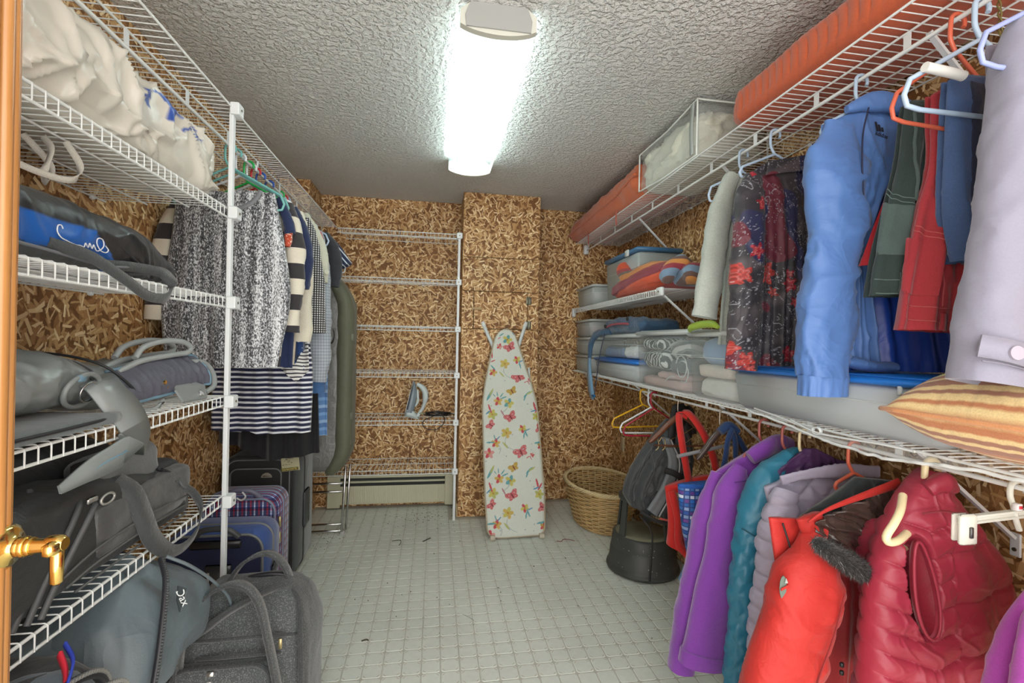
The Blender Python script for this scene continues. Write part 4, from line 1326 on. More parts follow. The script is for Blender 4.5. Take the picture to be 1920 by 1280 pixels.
# three slanting bars of the mark, and its word
LG = plain('black embroidery', (.01, .012, .02), .6)
lx, lz = 1.242, 1.945
ly = min(on_face(jfp, [(lx + a, lz + b) for a in (-.02, 0, .02) for b in (-.012, .02)], .002)[:, 1])
lb = MB()
for k, h in ((-1, .010), (0, .017), (1, .024)):
    x = lx - .004 + k * -.0085
    sh = .010
    lb.plate([(x - .0032 - 0, ly, lz - .002), (x + .0032, ly, lz - .002), (x + .0032 - sh * h / .02 * .6, ly, lz + h), (x - .0032 - sh * h / .02 * .6, ly, lz + h)], (0, -1, 0), .0008)
lb.build('stripe_mark', LG, t, smooth=False, kind='stuff')
text('word_mark', 'adidas', LG, t, frame((lx, ly - .001, lz - .012), (.97, 0, -.22), (0, -1, 0)), .017)

# --- trousers folded over hangers
def trousers(lab, y, L, R, mat, stmat, seed, wb=.045, T=.028, extra=None, name='trousers'):
    t = thing(name, lab, 'trousers', (L[0][0], y, L[0][1]), 'trousers folded over hangers')
    mb = cloth_panel(y, L, R, top=[(-1, -.014), (-.8, 0), (.8, 0), (1, -.012)], T=((0, .012), (.1, .022), (1, T)), folds=3, famp=.014, seed=seed, crease=.007, cfreq=6)
    mb.build('leg', mat, t)
    cloth_panel(y + .03, [(a + .02, b) for a, b in L], [(a + .02, b) for a, b in R], T=((0, .012), (.1, .02), (1, .022)), folds=3, famp=.01, seed=seed + 1).build('leg', mat, t)
    return t, mb
CORD = fabric('black green corduroy', (.030, .048, .045), var=.35, rough=.9)
CST = plain('grey green stitching', (.13, .19, .18), .8)
Y = 1.045
rhang('coral plastic hanger carrying the black corduroy trousers', .935, CORAL, w=.33, drop=.13, bar=.10, tilt=-.05)
L = [(1.182, 1.965), (1.168, 1.81), (1.135, 1.665), (1.108, 1.56), (1.092, 1.46)]
t, pm = trousers('black corduroy trousers with grey green worn seams, folded over a hanger', Y, L, [(1.33, 1.965), (1.33, 1.7), (1.33, 1.47)], CORD, CST, 131)
for p in ([(1.135, 1.735), (1.16, 1.715), (1.190, 1.70)], [(1.188, 1.70), (1.23, 1.735), (1.265, 1.755)], [(1.132, 1.723), (1.158, 1.703), (1.188, 1.688)], [(1.10, 1.502), (1.14, 1.498), (1.19, 1.497)], [(1.098, 1.466), (1.14, 1.464), (1.20, 1.466)], [(1.190, 1.69), (1.196, 1.60), (1.205, 1.51)]):
    sewn_line(t, pm, p, CST)
sewn_line(t, pm, [(1.197, 1.945), (1.192, 1.82), (1.186, 1.70)], fabric('worn corduroy edge', (.075, .11, .105), rough=.9), .005, 'crease_fold')
sewn_patch(t, pm, [(1.130, 1.70), (1.180, 1.685), (1.150, 1.56), (1.110, 1.565)], fabric('worn corduroy pocket', (.075, .11, .105), rough=.9, var=.3), 'pocket_facing')
MB().ribbon(on_face(pm, [(1.142, 1.515), (1.140, 1.49), (1.136, 1.465)], .006), .016, .004, (1, 0, 0)).build('belt_loop', CORD, t)
REDT = fabric('brick red corduroy', (.36, .035, .045), var=.15, rough=.85)
RST = plain('red stitching', (.50, .10, .10), .8)
# red tag edge peeking out behind
t2 = thing('red_garment', 'dark red garment edge peeking out behind the black corduroy trousers', 'garment', (1.16, 1.13, 1.72))
cloth_panel(1.10, [(1.190, 1.74), (1.135, 1.60), (1.112, 1.545)], [(1.32, 1.74), (1.31, 1.62), (1.29, 1.57)], T=((0, .006), (1, .008)), seed=133, nu=20, nv=20).build('cloth', fabric('dark red cloth', (.30, .012, .02)), t2)
Y = .975
L = [(1.175, 1.955), (1.180, 1.79), (1.150, 1.665), (1.118, 1.50), (1.098, 1.373)]
t, pm = trousers('brick red corduroy trousers folded over a hanger beside the jeans', Y, L, [(1.38, 1.955), (1.35, 1.7), (1.36, 1.368)], REDT, RST, 135)
for p in ([(1.140, 1.625), (1.17, 1.605), (1.195, 1.585)], [(1.136, 1.613), (1.168, 1.593), (1.195, 1.572)], [(1.11, 1.435), (1.17, 1.425), (1.29, 1.43)], [(1.112, 1.400), (1.17, 1.392), (1.29, 1.395)], [(1.195, 1.57), (1.20, 1.50), (1.195, 1.43)], [(1.195, 1.585), (1.205, 1.70), (1.21, 1.90)]):
    sewn_line(t, pm, p, RST, .0016)
sewn_patch(t, pm, [(1.122, 1.595), (1.185, 1.57), (1.160, 1.452), (1.112, 1.46)], REDT, 'pocket_facing')
MB().ribbon(on_face(pm, [(1.192, 1.412), (1.190, 1.39), (1.187, 1.372)], .006), .017, .004, (1, 0, 0)).build('belt_loop', REDT, t)
Y = .91
rhang('light blue plastic hanger carrying the blue jeans, with a white foam sleeve', .885, LBLUE, w=.40, drop=.12, bar=.10, r=.0055)
t = thing('foam_sleeve', 'white foam tube slipped over the bar of the jeans hanger', 'hanger cover', (1.06, .885, 1.93))
MB().tube([(1.035, .872, 1.937), (1.10, .872, 1.932), (1.135, .872, 1.928)], .0105, 12).build('foam_tube', plain('white foam', (.72, .72, .68), .8), t)
JEAN = fabric('worn blue jeans denim', (.055, .10, .22), var=.3, rough=.9)
JEAND = fabric('dark jeans inside', (.022, .028, .06), var=.15, rough=.9)
JST = plain('pale jeans stitching', (.30, .38, .50), .8)
L = [(1.140, 1.952), (1.143, 1.76), (1.152, 1.633), (1.177, 1.53)]
t, pm = trousers('blue denim jeans folded over the hanger next to the lavender raincoat', Y, L, [(1.40, 1.96), (1.36, 1.7), (1.36, 1.53)], JEAN, JST, 141)
sewn_patch(t, pm, [(1.185, 1.935), (1.225, 1.93), (1.225, 1.66), (1.182, 1.60)], JEAND, 'inner_leg', .003)
ul = limb([(1.215, Y - .045, 1.945), (1.245, Y - .055, 1.84), (1.262, Y - .06, 1.75), (1.245, Y - .055, 1.66), (1.232, Y - .05, 1.555)], ((0, .02), (.5, .040), (1, .045)), ((0, .012), (.5, .024), (1, .024)), n=22, m=50, seed=145, crease=.009)
ul.build('upper_leg', JEAN, t)
for p in ([(1.200, 1.645), (1.235, 1.652), (1.275, 1.655)], [(1.215, 1.618), (1.235, 1.60), (1.262, 1.595), (1.275, 1.61)], [(1.195, 1.575), (1.235, 1.57), (1.27, 1.572)]):
    sewn_line(t, ul, p, JST, .0016)

# --- lavender raincoat, nearest
LAVC = fabric('pale lavender raincoat cotton', (.235, .23, .295), rough=.75, var=.05, wv=.12, tx=.12)
Y = .76
rhang('lavender blue plastic hanger in the raincoat at the right edge', .745, plain('periwinkle plastic', (.30, .36, .66), .35), w=.38)
t = thing('raincoat', 'pale lavender raincoat whose buttoned cuff hangs over the striped cushion', 'coat', (rrod(Y), Y, 2.0))
cloth_panel(Y + .06, [(1.12, 1.96), (1.15, 1.6), (1.16, 1.18)], [(1.42, 1.99), (1.44, 1.6), (1.43, 1.18)], T=((0, .016), (.2, .035), (1, .04)), folds=3, seed=151).build('body', LAVC, t)
limb([(1.128, Y, 1.965), (1.118, Y - .01, 1.85), (1.100, Y - .02, 1.64), (1.068, Y - .02, 1.45), (1.040, Y - .02, 1.262)], ((0, .03), (.12, .058), (.45, .078), (1, .076)), ((0, .02), (.15, .05), (1, .05)), n=40, m=60, seed=153, crease=.008, cfreq=3.5).build('sleeve', LAVC, t)
pts = catmull([(.963, Y - .055, 1.335), (1.0, Y - .073, 1.327), (1.06, Y - .076, 1.312), (1.115, Y - .06, 1.296)], 16)
tb_ = MB().ribbon(pts, .040, .005, (.1, 0, 1)).build('cuff_tab', LAVC, t)
MB().disc((1.010, Y - .078, 1.323), .0125, (-.2, -1, .05), 18, .004).build('button', plain('lilac button', (.36, .33, .40), .3), tb_)
MB().tube(catmull([(.966, Y - .058, 1.308), (1.0, Y - .072, 1.302), (1.06, Y - .074, 1.288), (1.11, Y - .060, 1.276)], 20), .0012, 4).build('seam', plain('lavender seam', (.22, .21, .27), .8), t)
limb([(1.125, Y - .03, 1.965), (1.13, Y - .045, 1.935), (1.15, Y - .04, 1.90)], ((0, .02), (1, .03)), ((0, .015), (1, .02)), n=14, m=14, seed=155, crease=.002).build('epaulette', LAVC, t)
# ================================================================ clothes on the low right rod
QZ = 1.045
def qhang(lab, y, mat, **k): return hanger(lab, y, mat, rrod(y), QZ, group='hangers on the low right rod', **k)

# empty plastic hangers at the far end
t, _ = qhang('yellow plastic hanger, empty, nearest the far wall on the low rod', 2.66, YELH, w=.40, drop=.085, bar=.085, yaw=.10)
qhang('white plastic hanger, empty, next to the red one on the low rod', 2.545, WHITEP, w=.36, drop=.10, bar=.085, yaw=-.08)
qhang('dark red plastic hanger, empty, overlapping the white one on the low rod', 2.51, plain('dark red hanger plastic', (.36, .01, .035), .3), w=.345, drop=.11, bar=.085, yaw=-.12)

# wooden hanger with wire trouser clips
WOODH = plain('brown stained wood hanger', (.13, .045, .02), .35, var=.25)
DWOOD = plain('dark brown wood hanger', (.055, .035, .028), .35, var=.2)
GOLDW = plain('brass wire', (.60, .45, .20), .3, 1.0)
t, W3 = qhang('brown wooden hanger with brass wire clips carrying the red trimmed tote', 2.20, WOODH, w=.33, drop=.125, yaw=-.02, shape='wood', hookmat=STEEL)
for a in (-.135, -.10):
    p = W3([(a - .012, -.205), (a, -.185), (a + .016, -.20), (a + .018, -.235), (a + .004, -.25)])
    MB().tube(catmull(p, 14), .0022, 6).build('wire_clip', GOLDW, t)
mb = MB(); mb.tube(W3([(-.14, -.225), (.16, -.232)]), .004, 6); mb.build('trouser_bar', WOODH, t)
mb = MB()
for (a, b), (c, d) in (((-.06, -.20), (.13, -.09)), ((-.02, -.24), (.15, -.11)), ((-.10, -.235), (.16, -.205))):
    mb.tube(catmull(W3([(a, b), ((a + c) / 2, (b + d) / 2 - .012), (c, d)]), 10), .0018, 5)
mb.build('wire_arms', GOLDW, t)
t, W3 = qhang('dark brown wooden hanger with silver trouser bar beside the purple fleece', 1.84, DWOOD, w=.245, drop=.12, yaw=.04, shape='wood', hookmat=STEEL)
MB().tube([(1.005, 1.835, .862), (1.13, 1.845, .882), (1.30, 1.85, .912)], .0075, 10).build('trouser_bar', plain('satin silver tube', (.45, .46, .47), .3, .6), t)

# --- black and grey backpack on the far hanger
CHB = fabric('charcoal pack nylon', (.040, .045, .048), rough=.6, spec=.4, wrinkle=.3, wscale=10)
GRB = fabric('mid grey pack nylon', (.17, .19, .205), rough=.6, spec=.4, wrinkle=.2, wscale=10)
Y = 2.30
t = thing('hanging_backpack', 'charcoal and grey backpack hanging by its straps above the black step stool', 'backpack', (1.15, Y, .45))
bpk = cloth_panel(Y, [(1.190, .940), (1.125, .865), (1.055, .775), (.990, .665), (.962, .575), (1.000, .500)], [(1.285, .93), (1.335, .80), (1.335, .66), (1.30, .52), (1.245, .425)], bot=[(-1, 0), (-.2, -.01), (1, 0)], T=((0, .02), (.3, .07), (1, .05)), folds=4, famp=.016, seed=171, crease=.022, cfreq=6)
bpk.build('body', CHB, t)
for p in ([(1.12, .85), (1.06, .74), (1.02, .62), (1.01, .53)], [(1.09, .83), (1.10, .70), (1.06, .56)]):
    sewn_line(t, bpk, p, plain('grey pack seam', (.09, .095, .10), .6), .0025, 'body_seam')
cloth_panel(Y - .075, [(1.128, .865), (1.170, .74), (1.135, .62), (1.060, .505)], [(1.175, .855), (1.222, .73), (1.195, .60), (1.115, .465)], T=((0, .008), (1, .012)), folds=1, famp=.004, seed=173, crease=.004, nu=24, nv=40).build('side_panel', GRB, t, label='mid grey curved panel')
MB().tube(catmull([(1.175, Y - .09, .85), (1.222, Y - .092, .735), (1.198, Y - .092, .61), (1.120, Y - .088, .468)], 30), .004, 6).build('piping', fabric('light grey piping', (.35, .37, .38)), t)
MB().ribbon(catmull([(1.145, Y - .09, .70), (1.19, Y - .098, .685), (1.245, Y - .09, .655), (1.29, Y - .06, .64)], 12), .03, .006, (0, 0, 1)).build('compression_strap', plain('black webbing', (.02, .02, .02), .7), t)
MB().ribbon(catmull([(1.195, Y - .05, .82), (1.20, Y - .06, .93), (1.23, Y - .03, 1.0), (1.275, Y, 1.005), (1.31, Y, .93), (1.32, Y, .84)], 26), .038, .008, (1, 0, .1)).build('shoulder_strap', plain('black webbing', (.02, .02, .02), .7), t)
MB().ribbon(catmull([(1.235, Y - .04, .85), (1.255, Y - .05, .95), (1.285, Y - .02, 1.0), (1.33, Y, .97), (1.345, Y, .86)], 26), .036, .008, (1, 0, .1)).build('shoulder_strap', plain('black webbing', (.02, .02, .02), .7), t)
MB().ribbon(catmull([(1.03, Y - .07, .49), (1.10, Y - .09, .45), (1.17, Y - .09, .43), (1.24, Y - .06, .41)], 14), .02, .006, (0, -.5, 1)).build('bottom_seam', plain('black webbing', (.02, .02, .02), .7), t)
MB().ribbon(catmull([(1.12, Y - .095, .462), (1.17, Y - .10, .45), (1.235, Y - .08, .428)], 10), .010, .004, (0, -.4, 1)).build('red_trim', plain('faded red trim', (.5, .10, .08), .7), t)
MB().ribbon(catmull([(1.02, Y - .08, .475), (1.075, Y - .10, .40), (1.078, Y - .10, .28), (1.070, Y - .10, .155)], 22), [.006 + .0003 * k for k in range(22)], .0025, (1, 0, 0)).build('dangling_strap', plain('black webbing', (.02, .02, .02), .7), t)

# --- red trimmed tote
REDV = fabric('bright red webbing', (.62, .03, .025), var=.08)
RATT = striped('natural woven mesh', (1, .2, 1.2), .009, [(0, (.34, .28, .16)), (.6, (.14, .11, .06))])
Y = 2.12
t = thing('tote_bag', 'red tote bag with natural mesh side panel hanging from the wooden hanger', 'bag', (1.2, Y, .32))
cloth_panel(Y, [(1.100, .645), (1.118, .50), (1.116, .37)], [(1.33, .70), (1.32, .5), (1.24, .315)], T=((0, .03), (1, .05)), folds=2, famp=.006, seed=175, crease=.006).build('bag_body', REDV, t)
mb = MB(); mb.plate([(1.125, Y - .048, .63), (1.20, Y - .052, .645), (1.222, Y - .06, .44), (1.200, Y - .066, .34), (1.165, Y - .066, .42)], (0, -1, 0), .003)
mb.build('mesh_panel', RATT, t, smooth=False)
MB().ribbon(catmull([(1.110, Y - .05, .64), (1.135, Y - .066, .52), (1.142, Y - .07, .40), (1.205, Y - .07, .325)], 20), .036, .006, (1, 0, .3)).build('red_binding', REDV, t)
MB().ribbon(catmull([(1.205, Y - .04, .655), (1.180, Y - .05, .75), (1.165, Y - .02, .90), (1.20, Y + .06, .985), (1.245, Y + .06, .97)], 26), .032, .006, (1, 0, .1)).build('handle', REDV, t)
MB().ribbon(catmull([(1.345, Y - .04, .70), (1.315, Y - .05, .80), (1.27, Y - .02, .92), (1.235, Y + .05, .995), (1.20, Y + .08, .985)], 26), .034, .006, (1, 0, .3)).build('handle', REDV, t)
MB().ribbon(catmull([(1.20, Y - .055, .668), (1.27, Y - .06, .683), (1.345, Y - .05, .705)], 12), .014, .006, (0, 0, 1)).build('rim_binding', REDV, t)

# --- woven blue tote: a real weave of short blocks
m, nt, b = _nt('blue woven tote webbing')
tc = N(nt, 'ShaderNodeTexCoord')
br = N(nt, 'ShaderNodeTexBrick'); br.offset = 0; br.inputs['Scale'].default_value = 1
br.inputs['Mortar Size'].default_value = .12; br.inputs['Brick Width'].default_value = 1.0; br.inputs['Row Height'].default_value = 1.0
nt.links.new(mp(nt, tc.outputs['Object'], (52, 52, 62), (math.pi / 2, 0, 0)), br.inputs[0])
se = N(nt, 'ShaderNodeSeparateXYZ'); nt.links.new(tc.outputs['Object'], se.inputs[0])
rowi = mth(nt, 'FRACT', mth(nt, 'ADD', mth(nt, 'MULTIPLY', se.outputs[2], 62 / 5.0), 20))
c1 = ramp_tex(nt, rowi, [(0, (.02, .10, .42)), (.2, (.30, .42, .70)), (.4, (.02, .14, .48)), (.6, (.16, .06, .30)), (.8, (.24, .36, .62))])
c2 = ramp_tex(nt, rowi, [(0, (.12, .05, .28)), (.2, (.04, .16, .46)), (.4, (.02, .12, .44)), (.6, (.02, .16, .52)), (.8, (.62, .70, .82))])
chx = mth(nt, 'FRACT', mth(nt, 'ADD', mth(nt, 'MULTIPLY', se.outputs[0], 26), 20))
cc = mix(nt, mth(nt, 'GREATER_THAN', chx, .5), c1, c2)
nt.links.new(mix(nt, br.outputs['Fac'], cc, (.015, .05, .22)), b.inputs['Base Color'])
bump(nt, b, mth(nt, 'SUBTRACT', 1.0, br.outputs['Fac']), .8, .003)
WOVEN = m
NAVW = fabric('navy webbing', (.02, .05, .14))
Y = 1.79
t = thing('woven_tote', 'blue and purple woven tote bag hanging from the dark brown hanger', 'bag', (1.08, Y, .40))
cloth_panel(Y, [(.985, .757), (1.005, .60), (1.040, .44), (1.045, .40)], [(1.22, .765), (1.20, .60), (1.16, .40)], T=((0, .035), (1, .05)), folds=2, famp=.004, seed=177, crease=.002).build('bag_body', WOVEN, t)
cloth_panel(Y, [(1.022, .42), (1.002, .365)], [(1.16, .40), (1.14, .355)], T=((0, .045), (1, .048)), seed=178, nu=24, nv=10, folds=1, famp=.003).build('bag_base', fabric('mid blue base cloth', (.03, .14, .36)), t)
MB().ribbon([(.985 + .235 * k / 11, Y - .035 * math.sin(math.pi * k / 11) - .012, .757 + .006 * k / 11) for k in range(12)], .016, .004, (0, 0, 1)).build('rim', fabric('blue rim', (.02, .10, .40)), t)
for k, (x0, x1, dy) in enumerate(((1.17, 1.19, -.02), (1.235, 1.235, 0), (1.31, 1.265, .02))):
    MB().ribbon(catmull([(x0 - (.04 if k == 0 else 0), Y + dy - .02, .76), (x0, Y + dy - .01, .85), (x1, Y + dy, .94), (1.225, Y + .02 + dy, .985)], 18), .022, .005, (1, 0, .05)).build('handle', NAVW, t)
limb([(1.185, Y + .03, .965), (1.225, Y + .03, .99), (1.262, Y + .03, .965)], ((0, .014), (.5, .02), (1, .014)), ((0, .02), (1, .02)), n=12, m=12, across=(0, 0, 1), seed=179, crease=.002).build('handle_wrap', NAVW, t)

# --- purple fleece jacket
PURP = fabric('purple fleece', (.205, .050, .345), rough=.9, sheen=.5, var=.05, wv=.15)
PLIN = plain('dark purple seam', (.09, .02, .17), .8)
Y = 1.59
qhang('dusty pink plastic hanger in the purple fleece jacket', 1.585, MAUVEH, w=.16, drop=.04, bar=.04)
t = thing('fleece_jacket', 'purple fleece jacket with a stand collar on the low rod', 'jacket', (rrod(Y), Y, .95))
cloth_panel(Y, [(1.01, .855), (1.04, .6), (1.06, .20)], [(1.42, .90), (1.44, .6), (1.43, .18)], top=[(-1, 0), (-.3, .06), (.1, .09), (.5, .05), (1, 0)], T=((0, .02), (.2, .05), (1, .05)), seed=181).build('body', PURP, t)
limb([(1.04, Y, .86), (1.00, Y, .70), (.962, Y, .48), (.925, Y, .30), (.903, Y, .155)], ((0, .03), (.15, .055), (.6, .06), (1, .048)), ((0, .02), (.2, .045), (1, .04)), n=28, m=50, seed=183, crease=.008, cfreq=3.5).build('sleeve', PURP, t)
limb([(1.085, Y - .05, .895), (1.035, Y - .07, .80), (1.000, Y - .08, .60), (.965, Y - .085, .40), (.935, Y - .085, .235)], ((0, .03), (.15, .055), (.5, .068), (1, .085)), ((0, .02), (.2, .04), (1, .04)), n=32, m=56, seed=185, crease=.008, cfreq=3).build('sleeve', PURP, t)
limb([(.942, Y - .085, .268), (.938, Y - .086, .25), (.934, Y - .085, .228)], ((0, .088), (1, .088)), ((0, .044), (1, .044)), n=30, m=8, seed=187, crease=.002, amp=.001).build('cuff', PURP, t)
limb([(1.125, Y - .05, .925), (1.18, Y - .055, .96), (1.25, Y - .03, .972), (1.32, Y - .0, .955)], ((0, .022), (.5, .034), (1, .03)), ((0, .018), (1, .022)), n=18, m=30, across=(0, 0, 1), seed=189, crease=.004).build('collar', PURP, t)
mb = MB(); mb.tube(catmull([(1.02, Y - .115, .86), (1.07, Y - .118, .865), (1.16, Y - .105, .855)], 16), .002, 5); mb.tube(catmull([(.905, Y - .055, .44), (.93, Y - .062, .46), (.96, Y - .06, .465)], 10), .002, 5)
mb.build('seams', PLIN, t, kind='stuff')

# --- teal quilted jacket
TEALJ = fabric('teal satin shell', (.024, .175, .275), rough=.42, spec=.5, sheen=.05, var=.06, wv=.08, tx=.08)
Y = 1.46
qhang('dusty pink plastic hanger in the teal quilted jacket', 1.465, MAUVEH, w=.16, drop=.04, bar=.04)
t = thing('quilted_jacket', 'teal satin jacket with diamond quilting on the low rod', 'jacket', (rrod(Y), Y, .95))
cloth_panel(Y, [(1.07, .87), (1.08, .6), (1.09, .12)], [(1.42, .90), (1.44, .6), (1.43, .10)], top=[(-1, 0), (-.2, .05), (.1, .06), (.5, .03), (1, 0)], T=((0, .02), (.2, .04), (1, .04)), seed=191).build('body', TEALJ, t)
limb([(1.215, Y - .03, .975), (1.14, Y - .045, .935), (1.075, Y - .055, .86), (1.035, Y - .06, .68), (1.020, Y - .06, .42), (1.005, Y - .06, .12)], ((0, .012), (.1, .03), (.3, .058), (.6, .062), (1, .06)), ((0, .02), (.2, .045), (1, .04)), n=60, m=120, seed=193, crease=.009, cfreq=5, quilt=lambda X, Z, a, tt: np.where(Z < .72, diamonds(.075)(X + .06 * np.sin(a), Z, a, tt), 1.0), qamp=.007).build('sleeve', TEALJ, t)
mb = MB(); mb.tube(catmull([(.978, Y - .085, .745), (1.03, Y - .108, .715), (1.075, Y - .09, .695)], 14), .002, 5); mb.build('seam', plain('dark teal seam', (.01, .08, .12), .7), t)

# --- lavender puffer
LAV = fabric('lavender down shell', (.40, .37, .48), rough=.45, spec=.45, sheen=.05, var=.05, wv=.06, tx=.08)
PLUM = fabric('plum lining', (.085, .035, .115), rough=.4, spec=.5, sheen=0)
Y = 1.35
qhang('cream plastic hanger in the lavender puffer jacket', 1.385, CREAMH, w=.12, drop=.03, bar=.03)
t = thing('puffer_jacket', 'pale lavender down jacket with plum lining between the teal and red jackets', 'jacket', (rrod(Y), Y, .95))
cloth_panel(Y + .03, [(1.085, .91), (1.10, .80)], [(1.40, .935), (1.41, .80)], top=[(-1, 0), (-.25, .075), (0, .072), (.5, .03), (1, 0)], T=((0, .006), (1, .02)), seed=201, crease=.010, cfreq=9).build('lining', PLUM, t, label='plum lining of the neck')
q0 = rows(.050, .30)
def qz(X, Z, S, T): return np.where(Z > .74, diamonds(.085, .5)(X, Z, S, T), q0(X, Z, S, T))
cloth_panel(Y, [(1.035, .88), (1.08, .70), (1.10, .40), (1.11, .10)], [(1.43, .925), (1.44, .6), (1.43, .10)], top=[(-1, 0), (-.4, .022), (.2, .03), (1, 0)], T=((0, .02), (.2, .05), (1, .05)), folds=2, famp=.008, seed=203, nv=200, quilt=qz, qamp=.014, crease=.006, cfreq=12).build('body', LAV, t)
limb([(1.075, Y - .05, .885), (1.045, Y - .065, .80), (1.030, Y - .07, .62), (1.020, Y - .07, .40), (1.010, Y - .07, .12)], ((0, .03), (.12, .055), (.5, .066), (1, .068)), ((0, .02), (.2, .05), (1, .05)), n=40, m=200, seed=205, crease=.006, cfreq=12, quilt=q0, qamp=.014).build('sleeve', LAV, t)
limb([(1.055, Y - .05, .915), (1.14, Y - .065, .938), (1.26, Y - .065, .945), (1.40, Y - .05, .935)], ((0, .017), (1, .021)), ((0, .006), (1, .007)), n=16, m=50, across=(0, 0, 1), seed=207, crease=.004, cfreq=20).build('collar_band', LAV, t)

# --- red parka
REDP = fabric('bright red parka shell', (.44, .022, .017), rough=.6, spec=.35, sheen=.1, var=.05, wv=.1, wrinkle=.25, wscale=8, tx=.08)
REDD = fabric('shaded red parka shell', (.22, .006, .008), rough=.6, spec=.3)  # shell red with shade painted in, for the body; seam uses it too
BLKC = fabric('black parka collar fleece', (.022, .028, .03), rough=.9)
LININ = fabric('dark bronze satin', (.060, .040, .034), rough=.22, spec=.7, sheen=0, var=.3, wv=.02)
Y = 1.16
qhang('coral plastic hanger in the red parka', 1.195, CORAL, w=.12, drop=.03, bar=.03)
t = thing('parka', 'bright red parka with black fur hood trim and a dark satin hood lining', 'jacket', (rrod(Y), Y, .95))
cloth_panel(Y, [(1.04, .84), (1.08, .60), (1.06, .20)], [(1.43, .92), (1.44, .6), (1.43, .15)], top=[(-1, 0), (-.3, .05), (.2, .06), (1, 0)], T=((0, .02), (.2, .05), (1, .05)), seed=211).build('body', REDD, t, label='red body coloured dark for shade')
limb([(.972, Y - .07, .852), (.962, Y - .095, .798), (.944, Y - .10, .741), (.925, Y - .10, .658), (.903, Y - .10, .598), (.877, Y - .10, .502), (.845, Y - .10, .36), (.81, Y - .10, .20)], ((0, .018), (.08, .053), (.17, .086), (.4, .094), (.7, .10), (1, .11)), ((0, .02), (.2, .055), (1, .06)), n=60, m=120, seed=213, crease=.010, cfreq=4,
     quilt=lambda X, Z, a, tt: np.where((X > .94 - .30 * (.75 - Z)) & (Z < .74), np.abs(np.sin(math.pi * (Z + .5 * X) / .075)) ** .3, 1.0), qamp=.012).build('sleeve', REDP, t)
for p in ([(.985, Y - .165, .735), (.955, Y - .168, .64), (.915, Y - .166, .53), (.875, Y - .166, .38)],):
    MB().tube(catmull(p, 30), .0022, 5).build('sleeve_seam', REDD, t)
# front flap standing out at the left, with zip
cloth_panel(Y - .05, [(.866, .881), (.880, .80), (.900, .70)], [(.965, .874), (.985, .80), (.96, .70)], T=((0, .008), (1, .012)), folds=1, famp=.004, seed=215, nu=20, nv=24).build('front_flap', REDP, t)
MB().tube(catmull([(.893, Y - .068, .872), (.908, Y - .074, .82), (.925, Y - .072, .765)], 12), .0025, 5).build('flap_zip', plain('black zip', (.012, .012, .012), .5), t)
cloth_panel(Y - .085, [(.918, .886), (.93, .86), (.95, .835)], [(.985, .905), (1.01, .87), (1.0, .835)], T=((0, .012), (1, .016)), folds=2, famp=.006, seed=216, nu=24, nv=20, crease=.008).build('hood_tab', REDP, t)
# black collar band with red edge
cloth_panel(Y - .04, [(.960, .872), (.975, .850)], [(1.272, .962), (1.25, .90)], top=[(-1, 0), (-.3, .025), (.15, .052), (.5, .03), (1, 0)], T=((0, .012), (1, .02)), seed=217, nv=24).build('collar', BLKC, t)
YH = Y - .09
mb = MB(); mb.ribbon(catmull([(.930, YH - .02, .889), (.97, YH - .02, .912), (1.016, YH - .018, .928), (1.10, YH - .014, .950), (1.212, YH - .006, .976)], 30), np.linspace(.004, .024, 30), .004, (0, .3, 1))
mb.build('collar_edge', REDP, t, label='red edging strip')
def hoodfold(X, Z, S, T): return -.026 * creases(np.stack([X * 1.0, Z * 1.0, 0 * X], -1), 219, 5.0) + .02 * T
cloth_panel(YH + .002, [(.955, .885), (.965, .84), (1.0, .80), (1.06, .75)], [(1.20, .958), (1.20, .87), (1.18, .79), (1.15, .72)], top=[(-1, 0), (0, .010), (1, 0)], T=((0, .006), (.4, .012), (1, .01)), folds=2, famp=.010, seed=219, nu=90, nv=90, yoff=hoodfold, crease=.004).build('hood_lining', LININ, t, label='dark bronze satin hood lining')
# fur trim: a thick roll with real strands
fp = catmull([(.896, Y - .165, .868), (.935, Y - .172, .845), (.982, Y - .168, .815), (1.032, Y - .160, .788), (1.082, Y - .150, .762)], 40)
fr = np.interp(np.linspace(0, 1, 40), [0, .06, .5, .94, 1], [.006, .022, .027, .027, .01])
FURM = fabric('black and grey fur', None, rough=.75, sheen=.4, var=.25, wrinkle=0)
mb = MB(); mb.tube(fp, fr * .8, 14)
mb.c = [np.full_like(c, .008) for c in mb.c]
rs = np.random.RandomState(8)
Tn = vnorm(np.gradient(fp, axis=0))
VV, FF, CC = [], [], []
for k in range(3600):
    i = rs.randint(1, 39); a = rs.uniform(0, 6.28)
    u = vnorm(np.cross(Tn[i], [0, 0, 1.])); w = np.cross(Tn[i], u)
    nrm = math.cos(a) * u + math.sin(a) * w
    p = fp[i] + Tn[i] * rs.uniform(-.004, .004) + nrm * fr[i] * .75
    d = vnorm(nrm + .9 * Tn[i] * rs.uniform(-.2, 1) + rs.normal(size=3) * .35 + np.array((0, 0, -.4)))
    L_ = rs.uniform(.008, .018); sd = vnorm(np.cross(d, nrm + .01)) * .0007
    b0 = len(VV); VV += [p - sd, p + sd, p + d * L_]
    FF.append((b0, b0 + 1, b0 + 2))
    g = rs.choice([.006, .010, .022, .12], p=[.45, .33, .15, .07]) * (2.0 if nrm[2] < -.3 else 1)
    CC += [(g, g, g), (g, g, g), (g * 1.3, g * 1.25, g * 1.2)]
fo = mb.build('fur_trim', FURM, t, label='black and grey fur trim')
f2 = MB(); f2.add(VV, FF, CC); f2.build('fur_strands', FURM, fo, kind='stuff', smooth=False)
pp = [(.848 + .012 * math.cos(a) * .8, Y - .128, .742 + .028 * math.sin(a)) for a in np.linspace(0, 6.283, 12, endpoint=False)]
